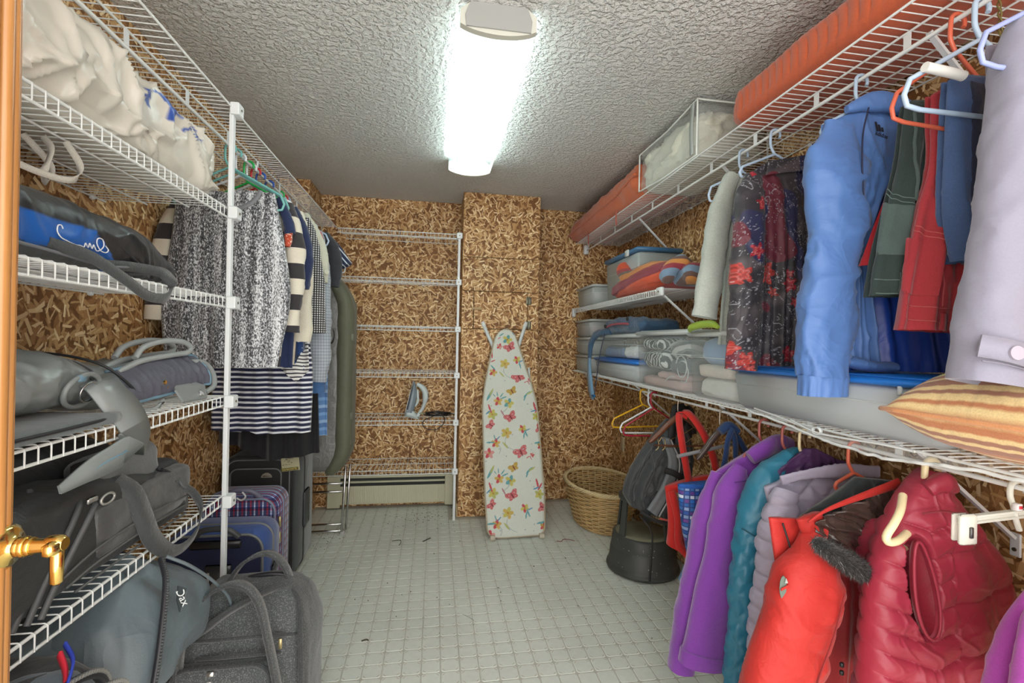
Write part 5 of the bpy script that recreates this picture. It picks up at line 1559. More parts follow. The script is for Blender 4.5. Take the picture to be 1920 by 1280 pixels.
pch = MB().plate(pp, (-.6, -1, 0), .004).build('sleeve_patch', plain('grey green patch', (.13, .17, .14), .7), t, smooth=False)
MB().plate([(.838, Y - .1335, .736), (.858, Y - .1335, .744), (.858, Y - .1335, .750), (.838, Y - .1335, .742)], (0, -1, 0), .002).build('patch_band', REDP, pch, smooth=False)
MB().plate([(.848, Y - .1335, .754), (.856, Y - .1335, .754), (.851, Y - .1335, .766)], (0, -1, 0), .002).build('patch_peak', plain('pale patch mark', (.35, .40, .36), .7), pch, smooth=False)
for z in (.475, .455):
    MB().box((1.02, Y - .125, z + .06), (.010, .008, .012), bev=.002).build('toggle', plain('black zip', (.012, .012, .012), .5), t)

# --- maroon puffer vest
MAR = fabric('maroon down shell', (.34, .028, .055), rough=.42, spec=.45, sheen=.05, var=.05, wv=.06, tx=.08)
MARD = fabric('dark maroon lining', (.20, .004, .016), rough=.5, spec=.4)
Y = .985
t, _ = qhang('cream plastic hanger whose end sticks out of the maroon vest armhole', .975, CREAMH, w=.18, drop=.06, bar=.07, r=.0075, neck=.105)
MB().tube(catmull([(1.085, .945, .985), (1.045, .915, .963), (1.012, .900, .940), (.992, .897, .919), (.989, .897, .908), (.997, .897, .900), (1.025, .902, .900), (1.075, .925, .905)], 36), .0085, 10).build('hanger_end', CREAMH, t)
t = thing('puffer_vest', 'maroon quilted puffer vest hanging over a cream hanger', 'vest', (rrod(Y), Y, .95))
qm = rows(.052, .30, .30)
qm2 = rows(.118, .30, -.12)
def qv(X, Z, S, T): return np.where(X < 1.20 + .05 * (.8 - Z), np.where(X < 1.145, qm(X, Z, S, T), rows(.062, .30, -.35)(X, Z, S, T)), qm2(X, Z, S, T)) * np.clip((.955 - Z) / .04, 0, 1) + np.clip((Z - .915) / .04, 0, 1) * .8
def ahole(X, Z, S, T):
    e = ((X - (1.128 - .10 * (Z - .77))) / .036) ** 2 + ((Z - .772) / .115) ** 2
    return .055 * np.clip(1.15 - e, 0, 1) ** .6 * (T > .02)
cloth_panel(Y, [(1.155, 1.000), (1.105, .935), (1.045, .80), (1.026, .69), (1.012, .48)], [(1.240, .998), (1.295, .93), (1.42, .785), (1.43, .65), (1.41, .45)], top=[(-1, 0), (-.3, .022), (.1, .032), (.5, .018), (1, 0)], T=((0, .022), (.25, .06), (1, .08)), folds=2, famp=.010, seed=231, nu=150, nv=220, quilt=qv, qamp=.019, crease=.006, cfreq=9, yoff=ahole).build('body', MAR, t)
# armhole: dark inside and a bound edge
ring = []
for a in np.linspace(0, 2 * math.pi, 40, endpoint=False):
    z = .772 + .108 * math.sin(a); x = 1.128 - .10 * (z - .77) + .030 * math.cos(a) * (1 - .25 * math.sin(a))
    ring.append((x, Y - .062 + .010 * math.sin(a), z))
ring = np.array(ring)
mb = MB(); mb.fan(ring * (1, 1, 1) + (0, .012, 0), bulge=(0, .03, 0)); mb.build('armhole_lining', MARD, t, label='dark red armhole lining')
MB().tube(ring, .0035, 8, closed=True).build('armhole_binding', MAR, t)
limb([(1.165, Y - .028, .992), (1.200, Y - .036, 1.012), (1.238, Y - .026, .994)], ((0, .014), (.5, .024), (1, .014)), ((0, .016), (.5, .02), (1, .016)), n=20, m=30, across=(0, 0, 1), seed=233, crease=.004, cfreq=9).build('collar', MAR, t)
mb = MB(); mb.tube(catmull([(1.128, Y - .05, .945), (1.165, Y - .066, .955), (1.215, Y - .066, .945), (1.275, Y - .05, .93)], 20), .0022, 5); mb.build('collar_seam', MARD, t)

# --- magenta top at the bottom right corner
MAG = fabric('magenta jersey', (.36, .055, .36), rough=.8, sheen=.3, var=.05)
Y = .70
t = thing('magenta_top', 'bright magenta top with a pointed shoulder at the lower right corner', 'top', (1.15, Y, .9))
cloth_panel(Y, [(1.085, .905), (1.040, .83), (1.010, .74), (.985, .60)], [(1.40, .92), (1.43, .75), (1.42, .55)], top=[(-1, 0), (0, .03), (1, 0)], T=((0, .02), (.3, .05), (1, .06)), seed=241, crease=.006).build('body', MAG, t)
limb([(1.055, Y - .04, .875), (1.022, Y - .055, .80), (1.00, Y - .06, .60)], ((0, .03), (.3, .045), (1, .05)), ((0, .02), (1, .045)), seed=242, crease=.006).build('sleeve', MAG, t)
mb = MB(); mb.add([(1.002, Y - .05, .862), (1.032, Y - .06, .850), (1.040, Y - .06, .832), (1.028, Y - .075, .838)], [(0, 1, 3), (1, 2, 3), (0, 3, 2), (0, 2, 1)]); mb.build('shoulder_point', MAG, t, smooth=False)
qhang('dusty pink plastic hanger in the magenta top', .70, MAUVEH, w=.20, drop=.05, bar=.05)

# --- clear skirt hanger with clamps
CLR = clear_plastic('clear hanger plastic', (.78, .80, .72), .55, .12)
Y = .80
t = thing('skirt_hanger', 'empty clear plastic skirt hanger with clamp ends beside the maroon vest', 'hanger', (rrod(Y), Y, QZ))
hk = [(.02, -.008), (.016, .012), (0, .0165), (-.016, .010), (-.019, -.012), (-.010, -.035), (-.004, -.06), (.006, -.085)]
MB().tube(catmull([(rrod(Y) + a, Y, QZ - .004 + b) for a, b in hk], 30), .0055, 8).build('hook', CLR, t)
mb = MB()
for dz in (.006, -.006): mb.box((1.195, Y, .990 + dz), (.285, .012, .005), bev=.001, rot=Matrix.Rotation(-.06, 3, 'Y'))
mb.box((1.195, Y, .990), (.285, .004, .012), rot=Matrix.Rotation(-.06, 3, 'Y'))
mb.build('crossbar', CLR, t, smooth=False)
for s in (-1, 1):
    x = 1.195 + s * .130
    cl = MB().box((x, Y - .006, .972 + s * .006), (.040, .012, .062), bev=.004).box((x, Y + .009, .972 + s * .006), (.036, .008, .056), bev=.003).build('clamp', CLR, t)
    MB().box((x, Y - .014, .968 + s * .006), (.008, .004, .022), bev=.001).build('clamp_spring', plain('dark steel clip', (.10, .10, .10), .4, .8), cl)
tg = MB().box((1.184, Y - .008, 1.008), (.012, .012, .014), bev=.001).build('size_tab', plain('white size tab', (.75, .72, .72), .5), t)
MB().box((1.184, Y - .0145, 1.008), (.0085, .001, .006)).build('red_mark', plain('red print', (.6, .03, .05), .5), tg)
# ================================================================ storage boxes on the right shelves
MILK = clear_plastic('milky clear plastic', (.62, .68, .68), .55, .25)
CLEARB = clear_plastic('clear tub plastic', (.66, .74, .74), .24, .15)
FROST = clear_plastic('frosted grey tub plastic', (.50, .55, .57), .86, .3)
LIDC = clear_plastic('clear lid plastic', (.72, .78, .77), .72, .2)
LIDB = plain('bright blue lid plastic', (.015, .17, .60), .3)
LIDD = plain('dusty blue lid plastic', (.06, .18, .34), .35)
LIME = plain('lime green handle plastic', (.36, .52, .07), .35)

def storage_box(label, d0, d1, y0, y1, z0, z1, body, lid, over=.010, taper=.06, lh=.022, rib=True, group=None, lipd=.5, latch=False):
    """tapered plastic tub with a rimmed lid; d = distance from the right wall"""
    ym = (y0 + y1) / 2; x = WX(ym) - (d0 + d1) / 2
    t = thing('storage_box', label, 'storage box', (x, ym, z0), group or 'storage boxes on the right shelves')
    hz = z1 - z0 - lh
    MB().box((x, ym, z0 + hz / 2), (d1 - d0, y1 - y0, hz), bev=.014, taper=taper).build('tub', body, t)
    if rib:
        k = 1 - taper * .35
        mb = MB()
        zz = z0 + hz * .66; kk = 1 - taper * (1 - .66)
        X_, Y_ = (d1 - d0) / 2 * kk + .001, (y1 - y0) / 2 * kk + .001
        mb.tube([(x - X_ + .01, ym - Y_, zz), (x + X_ - .01, ym - Y_, zz), (x + X_, ym - Y_ + .01, zz), (x + X_, ym + Y_ - .01, zz), (x + X_ - .01, ym + Y_, zz), (x - X_ + .01, ym + Y_, zz), (x - X_, ym + Y_ - .01, zz), (x - X_, ym - Y_ + .01, zz)], .0016, 5, closed=True)
        mb.build('rib', LIDC, t)
    l = MB(); l.box((x, ym, z1 - lh / 2), (d1 - d0 + 2 * over, y1 - y0 + 2 * over, lh), bev=.008)
    l.box((x, ym, z1 + .002), (d1 - d0 - .03, y1 - y0 - .03, .006), bev=.003)
    lo = l.build('lid', lid, t)
    if latch:
        for yy in (y0 + .04, y0 + .10):
            MB().box((WX(ym) - d1 - .004, yy, z1 - lh - .008), (.006, .010, .022), bev=.001).build('latch_tab', LIDC, t)
    return t

def cloth_lump(name, label, c, s, mat, seed, **k):
    t = thing(name, label, 'clothes', (c[0], c[1], c[2] - s[2] / 2), 'folded clothes inside the storage boxes')
    soft_box(c, s, res=14, r=.8, seed=seed, amp=.006, crease=.010, cfreq=9, **k).build('cloth', mat, t)
    return t

S0 = 1.0985
for k, (z0, z1, lab) in enumerate(((S0, 1.228, 'lowest of three stacked small clear boxes at the far end of the low shelf'), (1.236, 1.366, 'middle of three stacked small clear boxes at the far end of the low shelf'), (1.374, 1.505, 'topmost of three stacked small clear boxes at the far end of the low shelf'))):
    storage_box(lab, .09, .375, 3.44, 3.80, z0, z1, MILK, LIDC, lh=.014, group='small clear boxes')
cloth_lump('folded_cloth', 'dusky pink cloth inside the topmost small clear box', (WX(3.6) - .24, 3.62, 1.44), (.22, .28, .07), fabric('dusky pink cloth', (.35, .12, .14)), 301)
storage_box('long low frosted box with a bright blue lid under the clear box', .03, .36, 2.60, 3.31, S0, 1.225, FROST, LIDB)
storage_box('clear box with pale blue and white clothes standing on the blue lidded box', .05, .355, 2.63, 3.22, 1.232, 1.385, CLEARB, LIDC)
cloth_lump('folded_shirt', 'pale blue folded shirt inside the clear box above the blue lid', (WX(3.0) - .22, 3.02, 1.268), (.24, .30, .06), fabric('soft blue cloth', (.16, .25, .42)), 303)
cloth_lump('folded_towel', 'white folded cloth inside the clear box above the blue lid', (WX(2.8) - .24, 2.76, 1.272), (.20, .18, .07), WHITEF, 305)

# zebra print box
storage_box('clear box full of zebra print and striped clothes on the low shelf', .04, .365, 2.005, 2.565, S0, 1.395, CLEARB, LIDC)
ZEB = striped('zebra print jersey', (1, .9, .35), .030, [(0, (.62, .66, .64)), (.42, (.045, .065, .065))], warp=.06)
BWS = striped('grey and black stripe', (.3, .25, 1), .055, [(0, (.45, .46, .44)), (.45, (.035, .05, .055)), (.75, (.16, .18, .18))], warp=.03)
x = WX(2.3)
for c, s, m_, sd, lab in (((x - .22, 2.30, 1.13), (.25, .44, .05), fabric('pale pink cloth', (.56, .42, .40)), 311, 'pale pink folded cloth at the bottom of the zebra box'),
                    ((x - .22, 2.20, 1.168), (.25, .30, .025), fabric('rose cloth', (.50, .34, .33)), 312, 'rose folded cloth in the zebra box'),
                    ((x - .23, 2.39, 1.245), (.235, .26, .10), ZEB, 313, 'zebra print top, lower one in the clear box'),
                    ((x - .24, 2.42, 1.327), (.21, .22, .06), ZEB, 314, 'zebra print top, upper one under the lid'),
                    ((x - .23, 2.13, 1.225), (.235, .20, .07), fabric('dark teal cloth', (.05, .075, .085)), 315, 'dark teal folded trousers in the zebra box'),
                    ((x - .23, 2.13, 1.305), (.235, .21, .08), BWS, 316, 'grey and black striped top in the zebra box')):
    cloth_lump('folded_clothes', lab, c, s, m_, sd)
t = thing('drawstring', 'pale grey looped drawstring in the zebra print box', 'cord', (x - .349, 2.09, 1.23))
MB().tube(catmull([(x - .352 + .001 * k % 2, 2.09 + .045 * math.cos(k * .75), 1.235 + .045 * math.sin(k * .75) - .003 * k) for k in range(17)] + [(x - .352, 2.18, 1.17), (x - .352, 2.24, 1.145)], 70), .0028, 5).build('cord', fabric('pale cord', (.52, .56, .55)), t)

# tall box with lime handle
x = WX(1.8)
tb_ = storage_box('tall clear box with a lime green handle and towels in it', .05, .365, 1.665, 1.985, S0, 1.385, CLEARB, LIDC)
MB().tube(catmull([(x - .378, 1.955, 1.388), (x - .386, 1.93, 1.402), (x - .389, 1.85, 1.412), (x - .386, 1.77, 1.412), (x - .378, 1.74, 1.398)], 24), np.r_[np.linspace(.008, .016, 5), np.full(14, .016), np.linspace(.016, .008, 5)], 10).build('handle', LIME, tb_)
SKYC = fabric('soft sky blue fleece', (.19, .33, .55), var=.15, sheen=.4)
TERRY = fabric('white terry', (.60, .62, .58), sheen=.5, wv=.6, weave=500)
for c, s, m_, sd, lab in (((x - .21, 1.83, 1.30), (.24, .24, .12), SKYC, 321, 'sky blue fleece on top in the lime handled box'),
                    ((x - .215, 1.82, 1.215), (.26, .25, .05), fabric('cream knit', (.60, .54, .46), wv=.6, weave=400), 323, 'cream ruffled knit in the middle of the lime handled box'),
                    ((x - .21, 1.81, 1.147), (.26, .26, .085), TERRY, 325, 'white terry towel at the bottom of the lime handled box')):
    cloth_lump('folded_clothes', lab, c, s, m_, sd)

# big under-bed box
storage_box('large frosted under-bed box with bright blue lid below the track jacket', .03, .372, .88, 1.64, S0, 1.252, FROST, LIDB, latch=True, lh=.018, over=.012)

# blue waist bag on the clear lid, with hanging strap
WB = fabric('slate blue pack nylon', (.045, .11, .20), rough=.55, spec=.4, wrinkle=.3, wscale=12)
WBL = fabric('light steel blue strap', (.17, .32, .48), rough=.5, spec=.4)
x = WX(2.9)
t = thing('waist_bag', 'slate blue waist bag with red zip lying on the clear box lid, strap hanging down', 'bag', (x - .22, 2.86, 1.39))
def wpb(Q):
    Q = Q.copy(); k = np.clip(Q[..., 1] / .33 * .5 + .5, 0, 1)
    Q[..., 2] = np.where(Q[..., 2] > 0, Q[..., 2] * (.55 + .6 * np.sin(math.pi * np.clip(1.0 - k * .9, 0, 1)) ** .7), Q[..., 2]); return Q
soft_box((x - .23, 2.86, 1.436), (.27, .60, .095), res=20, r=.9, seed=331, amp=.006, crease=.014, cfreq=6, warp=wpb).build('body', WB, t)
MB().ribbon(catmull([(x - .372, 3.06, 1.435), (x - .376, 2.95, 1.448), (x - .375, 2.80, 1.45), (x - .37, 2.70, 1.445)], 20), .012, .004, (.2, 0, 1)).build('red_zip', plain('dusty red zip', (.42, .10, .14), .6), t)
for y, z in ((3.07, 1.44), (2.70, 1.475)):
    MB().box((x - .378, y, z), (.012, .022, .024), bev=.004).build('buckle', BLACK, t)
limb([(x - .33, 3.05, 1.41), (x - .375, 3.20, 1.395), (x - .395, 3.30, 1.33), (x - .398, 3.33, 1.22)], ((0, .035), (.5, .03), (1, .024)), ((0, .025), (1, .012)), n=14, m=30, across=(0, 1, 0), seed=333, crease=.004).build('strap', WB, t)
pts = catmull([(x - .398, 3.33, 1.24), (x - .402, 3.32, 1.16), (x - .405, 3.29, 1.06), (x - .405, 3.255, .98), (x - .403, 3.21, .945)], 26)
MB().ribbon(pts, np.interp(np.linspace(0, 1, 26), [0, .3, .55, .85, 1], [.034, .05, .082, .085, .05]), .012, (0, 1, -.25)).build('hip_wing', WBL, t, label='light steel blue padded wing')
MB().ribbon(catmull([(x - .400, 3.205, .93), (x - .402, 3.17, 1.05), (x - .398, 3.11, 1.25), (x - .385, 3.06, 1.39)], 20), .010, .003, (0, 1, 0)).build('thin_strap', fabric('dark navy webbing', (.02, .035, .075)), t)
MB().box((x - .406, 3.20, .955), (.012, .055, .020), bev=.004).build('strap_buckle', plain('bright blue buckle', (.02, .16, .40), .4), t)

# mid shelf: box, small box, striped blanket
M0 = 1.6135
storage_box('small open clear box at the far end of the short shelf', .10, .375, 3.40, 3.78, M0, 1.765, MILK, LIDC, lh=.014)
t = storage_box('milky box with dusty blue lid behind the striped blanket', .06, .335, 2.66, 3.20, M0, 1.905, MILK, LIDD, lh=.026, over=.012)
MB().tube(catmull([(WX(2.9) - .30, 2.98, 1.905), (WX(2.9) - .29, 2.93, 1.93), (WX(2.9) - .28, 2.85, 1.93), (WX(2.9) - .275, 2.80, 1.905)], 16), .007, 8).build('carry_handle', BLACK, t)
MB().box((WX(2.9) - .352, 2.79, 1.885), (.012, .05, .04), bev=.003).build('latch', LIDC, t)
cloth_lump('folded_cloth', 'dark grey cloth filling the milky box with the dusty blue lid', (WX(2.9) - .2, 2.93, 1.70), (.20, .44, .15), fabric('dim grey cloth', (.22, .25, .27)), 341)

BLK5 = [(0, (.62, .085, .03)), (.24, (.66, .10, .04)), (.30, (.26, .035, .055)), (.55, (.30, .05, .06)), (.60, (.62, .24, .06)), (.74, (.58, .26, .09)), (.80, (.16, .13, .12)), (.88, (.34, .06, .06))]
BLAN = striped('orange and maroon blanket stripes', (0, .10, 1), .215, BLK5, warp=.012, off=.02, bumpy=.5)
t = thing('blanket', 'folded orange maroon and ochre striped blanket on the short right shelf', 'blanket', (WX(2.5) - .22, 2.55, M0))
def wbl(Q):
    Q = Q.copy(); k = np.clip((Q[..., 1] + .32) / .64, 0, 1)
    Q[..., 2] = np.where(Q[..., 2] > -.05, (Q[..., 2] + .085) * (.55 + .45 * np.sin(math.pi * np.clip(k * .85 + .15, 0, 1))) - .085, Q[..., 2])
    Q[..., 0] -= .03 * (Q[..., 2] < 0) * np.sin(math.pi * k)
    return Q
soft_box((WX(2.5) - .235, 2.60, M0 + .090), (.30, .80, .176), res=24, r=.85, seed=343, amp=.005, crease=.008, cfreq=6, warp=wbl).build('folded_body', BLAN, t)
soft_box((WX(2.9) - .27, 2.82, M0 + .145), (.22, .24, .12), res=14, r=.9, seed=345, amp=.006, crease=.008, rot=Matrix.Rotation(.5, 3, 'X')).build('folded_corner', BLAN, t)
BLAN2 = striped('blanket end stripes', (.25, .35, 1), .12, [(0, (.20, .30, .42)), (.3, (.30, .05, .07)), (.55, (.62, .27, .08)), (.8, (.16, .10, .09))], warp=.05, bumpy=.5)
limb([(WX(2.1) - .36, 2.24, M0 + .03), (WX(2.1) - .375, 2.18, M0 + .06), (WX(2.1) - .35, 2.17, M0 + .10), (WX(2.1) - .27, 2.16, M0 + .12)], ((0, .01), (.2, .035), (.85, .04), (1, .008)), ((0, .01), (.2, .04), (.85, .05), (1, .01)), n=16, m=24, seed=347, crease=.006).build('loose_end', BLAN2, t)
soft_box((WX(2.1) - .20, 2.15, M0 + .055), (.28, .20, .10), res=14, r=.9, seed=349, amp=.006, crease=.01).build('rumpled_end', BLAN2, t)

# ================================================================ bedding on the high right shelf
T0 = 2.157
RUST = fabric('rust orange cotton', (.52, .125, .048), rough=.75, sheen=.3, var=.08, wrinkle=.2, wscale=9)
t = thing('bedding_sham', 'rust orange bedding bag with ties at the far end of the high shelf', 'bedding', (WX(3.1) - .2, 3.1, T0))
def wsh(Q):
    Q = Q.copy(); k = np.clip(Q[..., 1] / 1.38 + .5, 0, 1)
    Q[..., 2] = np.where(Q[..., 2] > -.08, (Q[..., 2] + .11) * (1.05 - .28 * k - .5 * np.clip(k - .88, 0, 1) / .12 * .7) - .11, Q[..., 2])
    Q[..., 0] -= np.where(Q[..., 0] < 0, .03 * k, 0)
    return Q
soft_box((WX(3.1) - .215, 3.20, T0 + .112), (.385, 1.36, .22), res=28, r=.95, seed=351, amp=.008, crease=.022, cfreq=3.0, warp=wsh).build('body', RUST, t)
MB().tube(catmull([(WX(2.5) - .405, 2.56, T0 + .135), (WX(2.9) - .41, 2.85, T0 + .10), (WX(3.3) - .42, 3.25, T0 + .085), (WX(3.6) - .44, 3.6, T0 + .07), (WX(3.8) - .45, 3.82, T0 + .05)], 40), .009, 8).build('piped_edge', RUST, t)
soft_box((WX(3.0) - .27, 2.84, T0 + .165), (.25, .56, .10), res=16, r=.95, seed=353, amp=.008, crease=.02, cfreq=4).build('folded_flap', RUST, t)
for y, d in ((2.90, .375), (3.50, .372)):
    MB().ribbon(catmull([(WX(y) - d - .006, y, T0 + .02), (WX(y) - d - .014, y - .01, T0 - .02), (WX(y) - d - .012, y - .015, T0 - .08)], 12), .014, .004, (0, 1, 0)).build('tie', fabric('coral tie', (.48, .10, .06)), t)

PUFF = fabric('ivory comforter', (.56, .56, .47), rough=.7, sheen=.2, var=.06, wrinkle=.35, wscale=7)
t = thing('comforter', 'ivory comforter folded inside the clear zipped bag', 'bedding', (WX(2.2) - .2, 2.2, T0 + .01))
soft_box((WX(2.2) - .212, 2.225, T0 + .112), (.335, .575, .222), res=30, r=.6, bulge=.01, seed=355, amp=.01, crease=.028, cfreq=4.5).build('body', PUFF, t)
FILM = clear_plastic('crinkled clear vinyl', (.80, .84, .80), .22, .08)
t = thing('vinyl_bag', 'clear vinyl storage bag with white piping around the ivory comforter', 'bag', (WX(2.2) - .2, 2.2, T0))
x = WX(2.2)
soft_box((x - .212, 2.227, T0 + .127), (.35, .60, .25), res=22, r=.35, seed=357, amp=.004, crease=.012, cfreq=5).build('film', FILM, t)
PIPW = plain('white vinyl piping', (.72, .75, .72), .3)
xf, xb, y0, y1, z0, z1 = x - .385, x - .04, 1.93, 2.525, T0 + .004, T0 + .250
for pts in ([(xf, y0, z0), (xf, y0, z1), (xf + .01, (y0 + y1) / 2, z1 - .015), (xf, y1, z1 - .02), (xf, y1, z0 + .02), (xf, (y0 + y1) / 2, z0)], [(xf, y0, z0), (xf, y0, z1), (xb, y0, z1), (xb, y0, z0)]):
    P_ = []
    for a, b in zip(pts, pts[1:] + pts[:1]): P_ += [np.array(a) + (np.array(b) - np.array(a)) * q for q in np.linspace(0, 1, 8, endpoint=False)]
    MB().tube(P_, .0045, 6, closed=True).build('piping', PIPW, t)
mb = MB(); mb.ribbon(catmull([(xf - .006, y0 + .03, z1 - .01), (xf - .008, y0 + .035, T0 + .13), (xf - .006, y0 + .03, z0 + .01)], 14), .03, .003, (0, 1, 0)); mb.build('zip_band', clear_plastic('grey zip band', (.45, .48, .46), .7, .3), t)

QUIL = fabric('burnt orange quilt', (.47, .090, .032), rough=.8, sheen=.3, var=.06)
def quilt_h(U, Vv, side):
    """scalloped quilting lines and cross stitching"""
    a = np.abs(np.sin(math.pi * (U / .036 + .30 * np.sin(Vv * 26)))) ** .28
    b_ = np.abs(np.sin(math.pi * Vv / .085)) ** .3
    return .0085 * a * (.75 + .25 * b_)
t = thing('quilt', 'long folded burnt orange quilt with scalloped stitching on the high right shelf', 'bedding', (WX(1.0) - .2, 1.0, T0))
nl, nc = 640, 80
yy = np.linspace(-.28, 1.745, nl)
th_ = np.linspace(0, 2 * math.pi, nc, endpoint=False)
P = np.zeros((nl, nc, 3)); CC_ = []
hw, hh = .184, .080
for i, y in enumerate(yy):
    e = np.clip((1.745 - y) / .10, 0, 1) ** .5
    ca, sa = np.cos(th_), np.sin(th_)
    px = np.sign(ca) * np.abs(ca) ** .5 * hw * (.55 + .45 * e); pz = np.sign(sa) * np.abs(sa) ** .62 * hh * (.35 + .65 * e)
    P[i, :, 0] = WX(y) - .203 + px; P[i, :, 1] = y; P[i, :, 2] = T0 + .086 + pz
arc = th_[None, :] * .17 + 0 * yy[:, None]
Hq = quilt_h(yy[:, None] + 0 * th_[None, :], arc, 0)
nrm = np.stack([np.cos(th_), 0 * th_, np.sin(th_)], -1)[None]
low = np.where(np.sin(th_) < -.3, .25, 1)[None, :, None]
P = P + nrm * (Hq[..., None] - .008) * low + nrm * (.006 * waves(P, 361, 4))[..., None] * low
mb = MB(); mb.grid(P, cv=True, flip=False); mb.fan(P[-1], False); mb.fan(P[0], True)
mb.build('folded_body', QUIL, t)
# twisted cord hanging through the wires
t = thing('twist_tie', 'black and yellow twisted cord dangling from the high shelf by the trouser hangers', 'cord', (1.26, .92, 2.10))
mb = MB()
for k in range(2):
    a = np.linspace(0, 18, 50)
    mb.tube(np.stack([1.262 + .003 * np.cos(a + k * math.pi) + .012 * np.linspace(0, 1, 50), .90 + .003 * np.sin(a + k * math.pi), 2.155 - .115 * np.linspace(0, 1, 50)], 1), .0018, 5)
mb.build('strands', plain('dark olive cord', (.16, .13, .03), .6), t)

# ================================================================ cushion and clear sheet on the low shelf
TN, BR_, YL, LM, RD, DR, CR_ = (.50, .20, .09), (.36, .17, .11), (.76, .58, .29), (.50, .57, .17), (.50, .07, .07), (.34, .03, .05), (.76, .66, .40)
SEQ = [(0, TN), (.05, YL), (.085, TN), (.13, YL), (.17, BR_), (.21, YL), (.245, BR_), (.30, YL), (.325, BR_), (.36, LM), (.395, BR_), (.43, LM), (.465, BR_), (.50, DR), (.53, RD), (.56, DR), (.60, CR_), (.635, BR_), (.67, LM), (.72, YL), (.76, BR_), (.81, RD), (.86, DR), (.9, YL)]
def cush_col(f):
    idx = np.searchsorted([a for a, b in SEQ], f, 'right') - 1
    return np.array([b for a, b in SEQ])[np.clip(idx, 0, len(SEQ) - 1)]
def cush_f(U, Z, sg):
    j = U.shape[1] // 2
    d = np.r_[0, np.cumsum(np.hypot(np.diff(U[:, j] * .225), np.diff(Z[:, j])))]
    f = np.repeat((d / .34)[:, None], U.shape[1], 1)
    return np.clip(f, 0, .99) if sg > 0 else (f * 1.1 + .05) % .30
CUSH = fabric('striped cushion canvas', None, rough=.8, var=.05, wv=.3)
t = thing('cushion', 'tan red and lime striped cushion lying at the near end of the low right shelf', 'cushion', (WX(.75) - .22, .75, S0))
L_ = np.linspace(-1, 1, 240); L2 = np.linspace(-1, 1, 60)
mb = MB()
cx, cy, cz = WX(.72) - .215, .66, S0 + .088
for sg in (-1, 1):
    U, V_ = np.meshgrid(L_, L2, indexing='ij')
    prof = np.clip((1 - U ** 4) * (1 - V_ ** 4), 0, 1) ** .55
    X = cx + U * .225 * (1 - .06 * (1 - np.abs(V_)) * 0) ; Yq = cy + V_ * .30
    X = X + .02 * (np.abs(V_) ** 3) * -np.sign(U) * (np.abs(U) ** 4) * 0
    Z = cz + sg * (.086 if sg < 0 else .120) * prof + .004 * waves(np.stack([X, Yq, 0 * X], -1), 371, 8)
    pk = .002 * np.abs(np.sin(Yq * 95)) * np.exp(-((np.abs(U) - .93) / .12) ** 2)
    Z = Z - sg * pk
    mb.grid(np.stack([X, Yq, Z], -1), flip=(sg < 0), col=cush_col(cush_f(U, Z, sg)))
mb.build('cover', CUSH, t)
edge = [(cx - .225, cy + q * .30, cz) for q in np.linspace(-1, 1, 16)] + [(cx + q * .225, cy + .30, cz) for q in np.linspace(-1, 1, 12)][1:] + [(cx + .225, cy - q * .30, cz) for q in np.linspace(-1, 1, 16)][1:] + [(cx - q * .225, cy - .30, cz) for q in np.linspace(-1, 1, 12)][1:-1]
MB().tube(edge, .0055, 8, closed=True).build('piping', fabric('tan piping', (.66, .30, .13)), t)
# crinkled clear sheet hanging over the shelf edge
SHEET = clear_plastic('thin crinkled polythene', (.78, .82, .82), .20, .06)
t = thing('plastic_sheet', 'crinkled clear polythene sheet drooping over the shelf edge under the cushion', 'sheet', (WX(1.0) - .4, 1.0, S0))
yy = np.linspace(.45, 1.52, 90); vv = np.linspace(0, 1, 18)
Yg, Vg = np.meshgrid(yy, vv, indexing='ij')
drop = np.interp(Yg, [.45, .80, 1.0, 1.15, 1.35, 1.52], [.012, .020, .045, .040, .018, .002])
dX = .26 + .135 * np.clip(Vg / .7, 0, 1) + .006 * np.clip((Vg - .7) / .3, 0, 1)
Zs = S0 + .006 - drop * np.clip((Vg - .62) / .38, 0, 1) ** 1.2
Pg = np.stack([WX(Yg) - dX, Yg, Zs], -1)
Pg[..., 2] += .004 * (creases(Pg, 381, 16) - .2) * np.clip(Vg * 3, 0, 1); Pg[..., 0] -= .006 * np.clip(waves(Pg, 383, 18), -.3, 1) * Vg
mb = MB(); mb.grid(Pg); mb.build('film', SHEET, t)
MB().tube(Pg[:, -1], .0042, 6).build('hem', clear_plastic('rolled polythene hem', (.80, .84, .84), .75, .15), t)
kn = MB()
kn.tube(catmull([(WX(1.49) - .390, 1.49, S0 + .012), (WX(1.38) - .398, 1.38, S0 + .005), (WX(1.28) - .402, 1.28, S0 - .005), (WX(1.22) - .404, 1.22, S0 - .012)], 24), .0035, 5)
kn.tube(catmull([(WX(1.30) - .403, 1.30, S0 + .004), (WX(1.20) - .408, 1.20, S0 - .014), (WX(1.10) - .405, 1.10, S0 - .012), (WX(1.0) - .400, 1.0, S0 - .006), (WX(.92) - .395, .92, S0 - .006)], 30), .003, 5)
for k in range(3):
    a = np.linspace(0, 6.28, 14, endpoint=False)
    kn.tube(np.stack([np.full(14, WX(1.2) - .408 + .003 * k), 1.195 + .014 * np.cos(a + k), S0 - .010 + .010 * np.sin(a + k)], 1), .0024, 5, closed=True)
kn.build('knot', clear_plastic('rolled polythene hem', (.80, .84, .84), .75, .15), t)
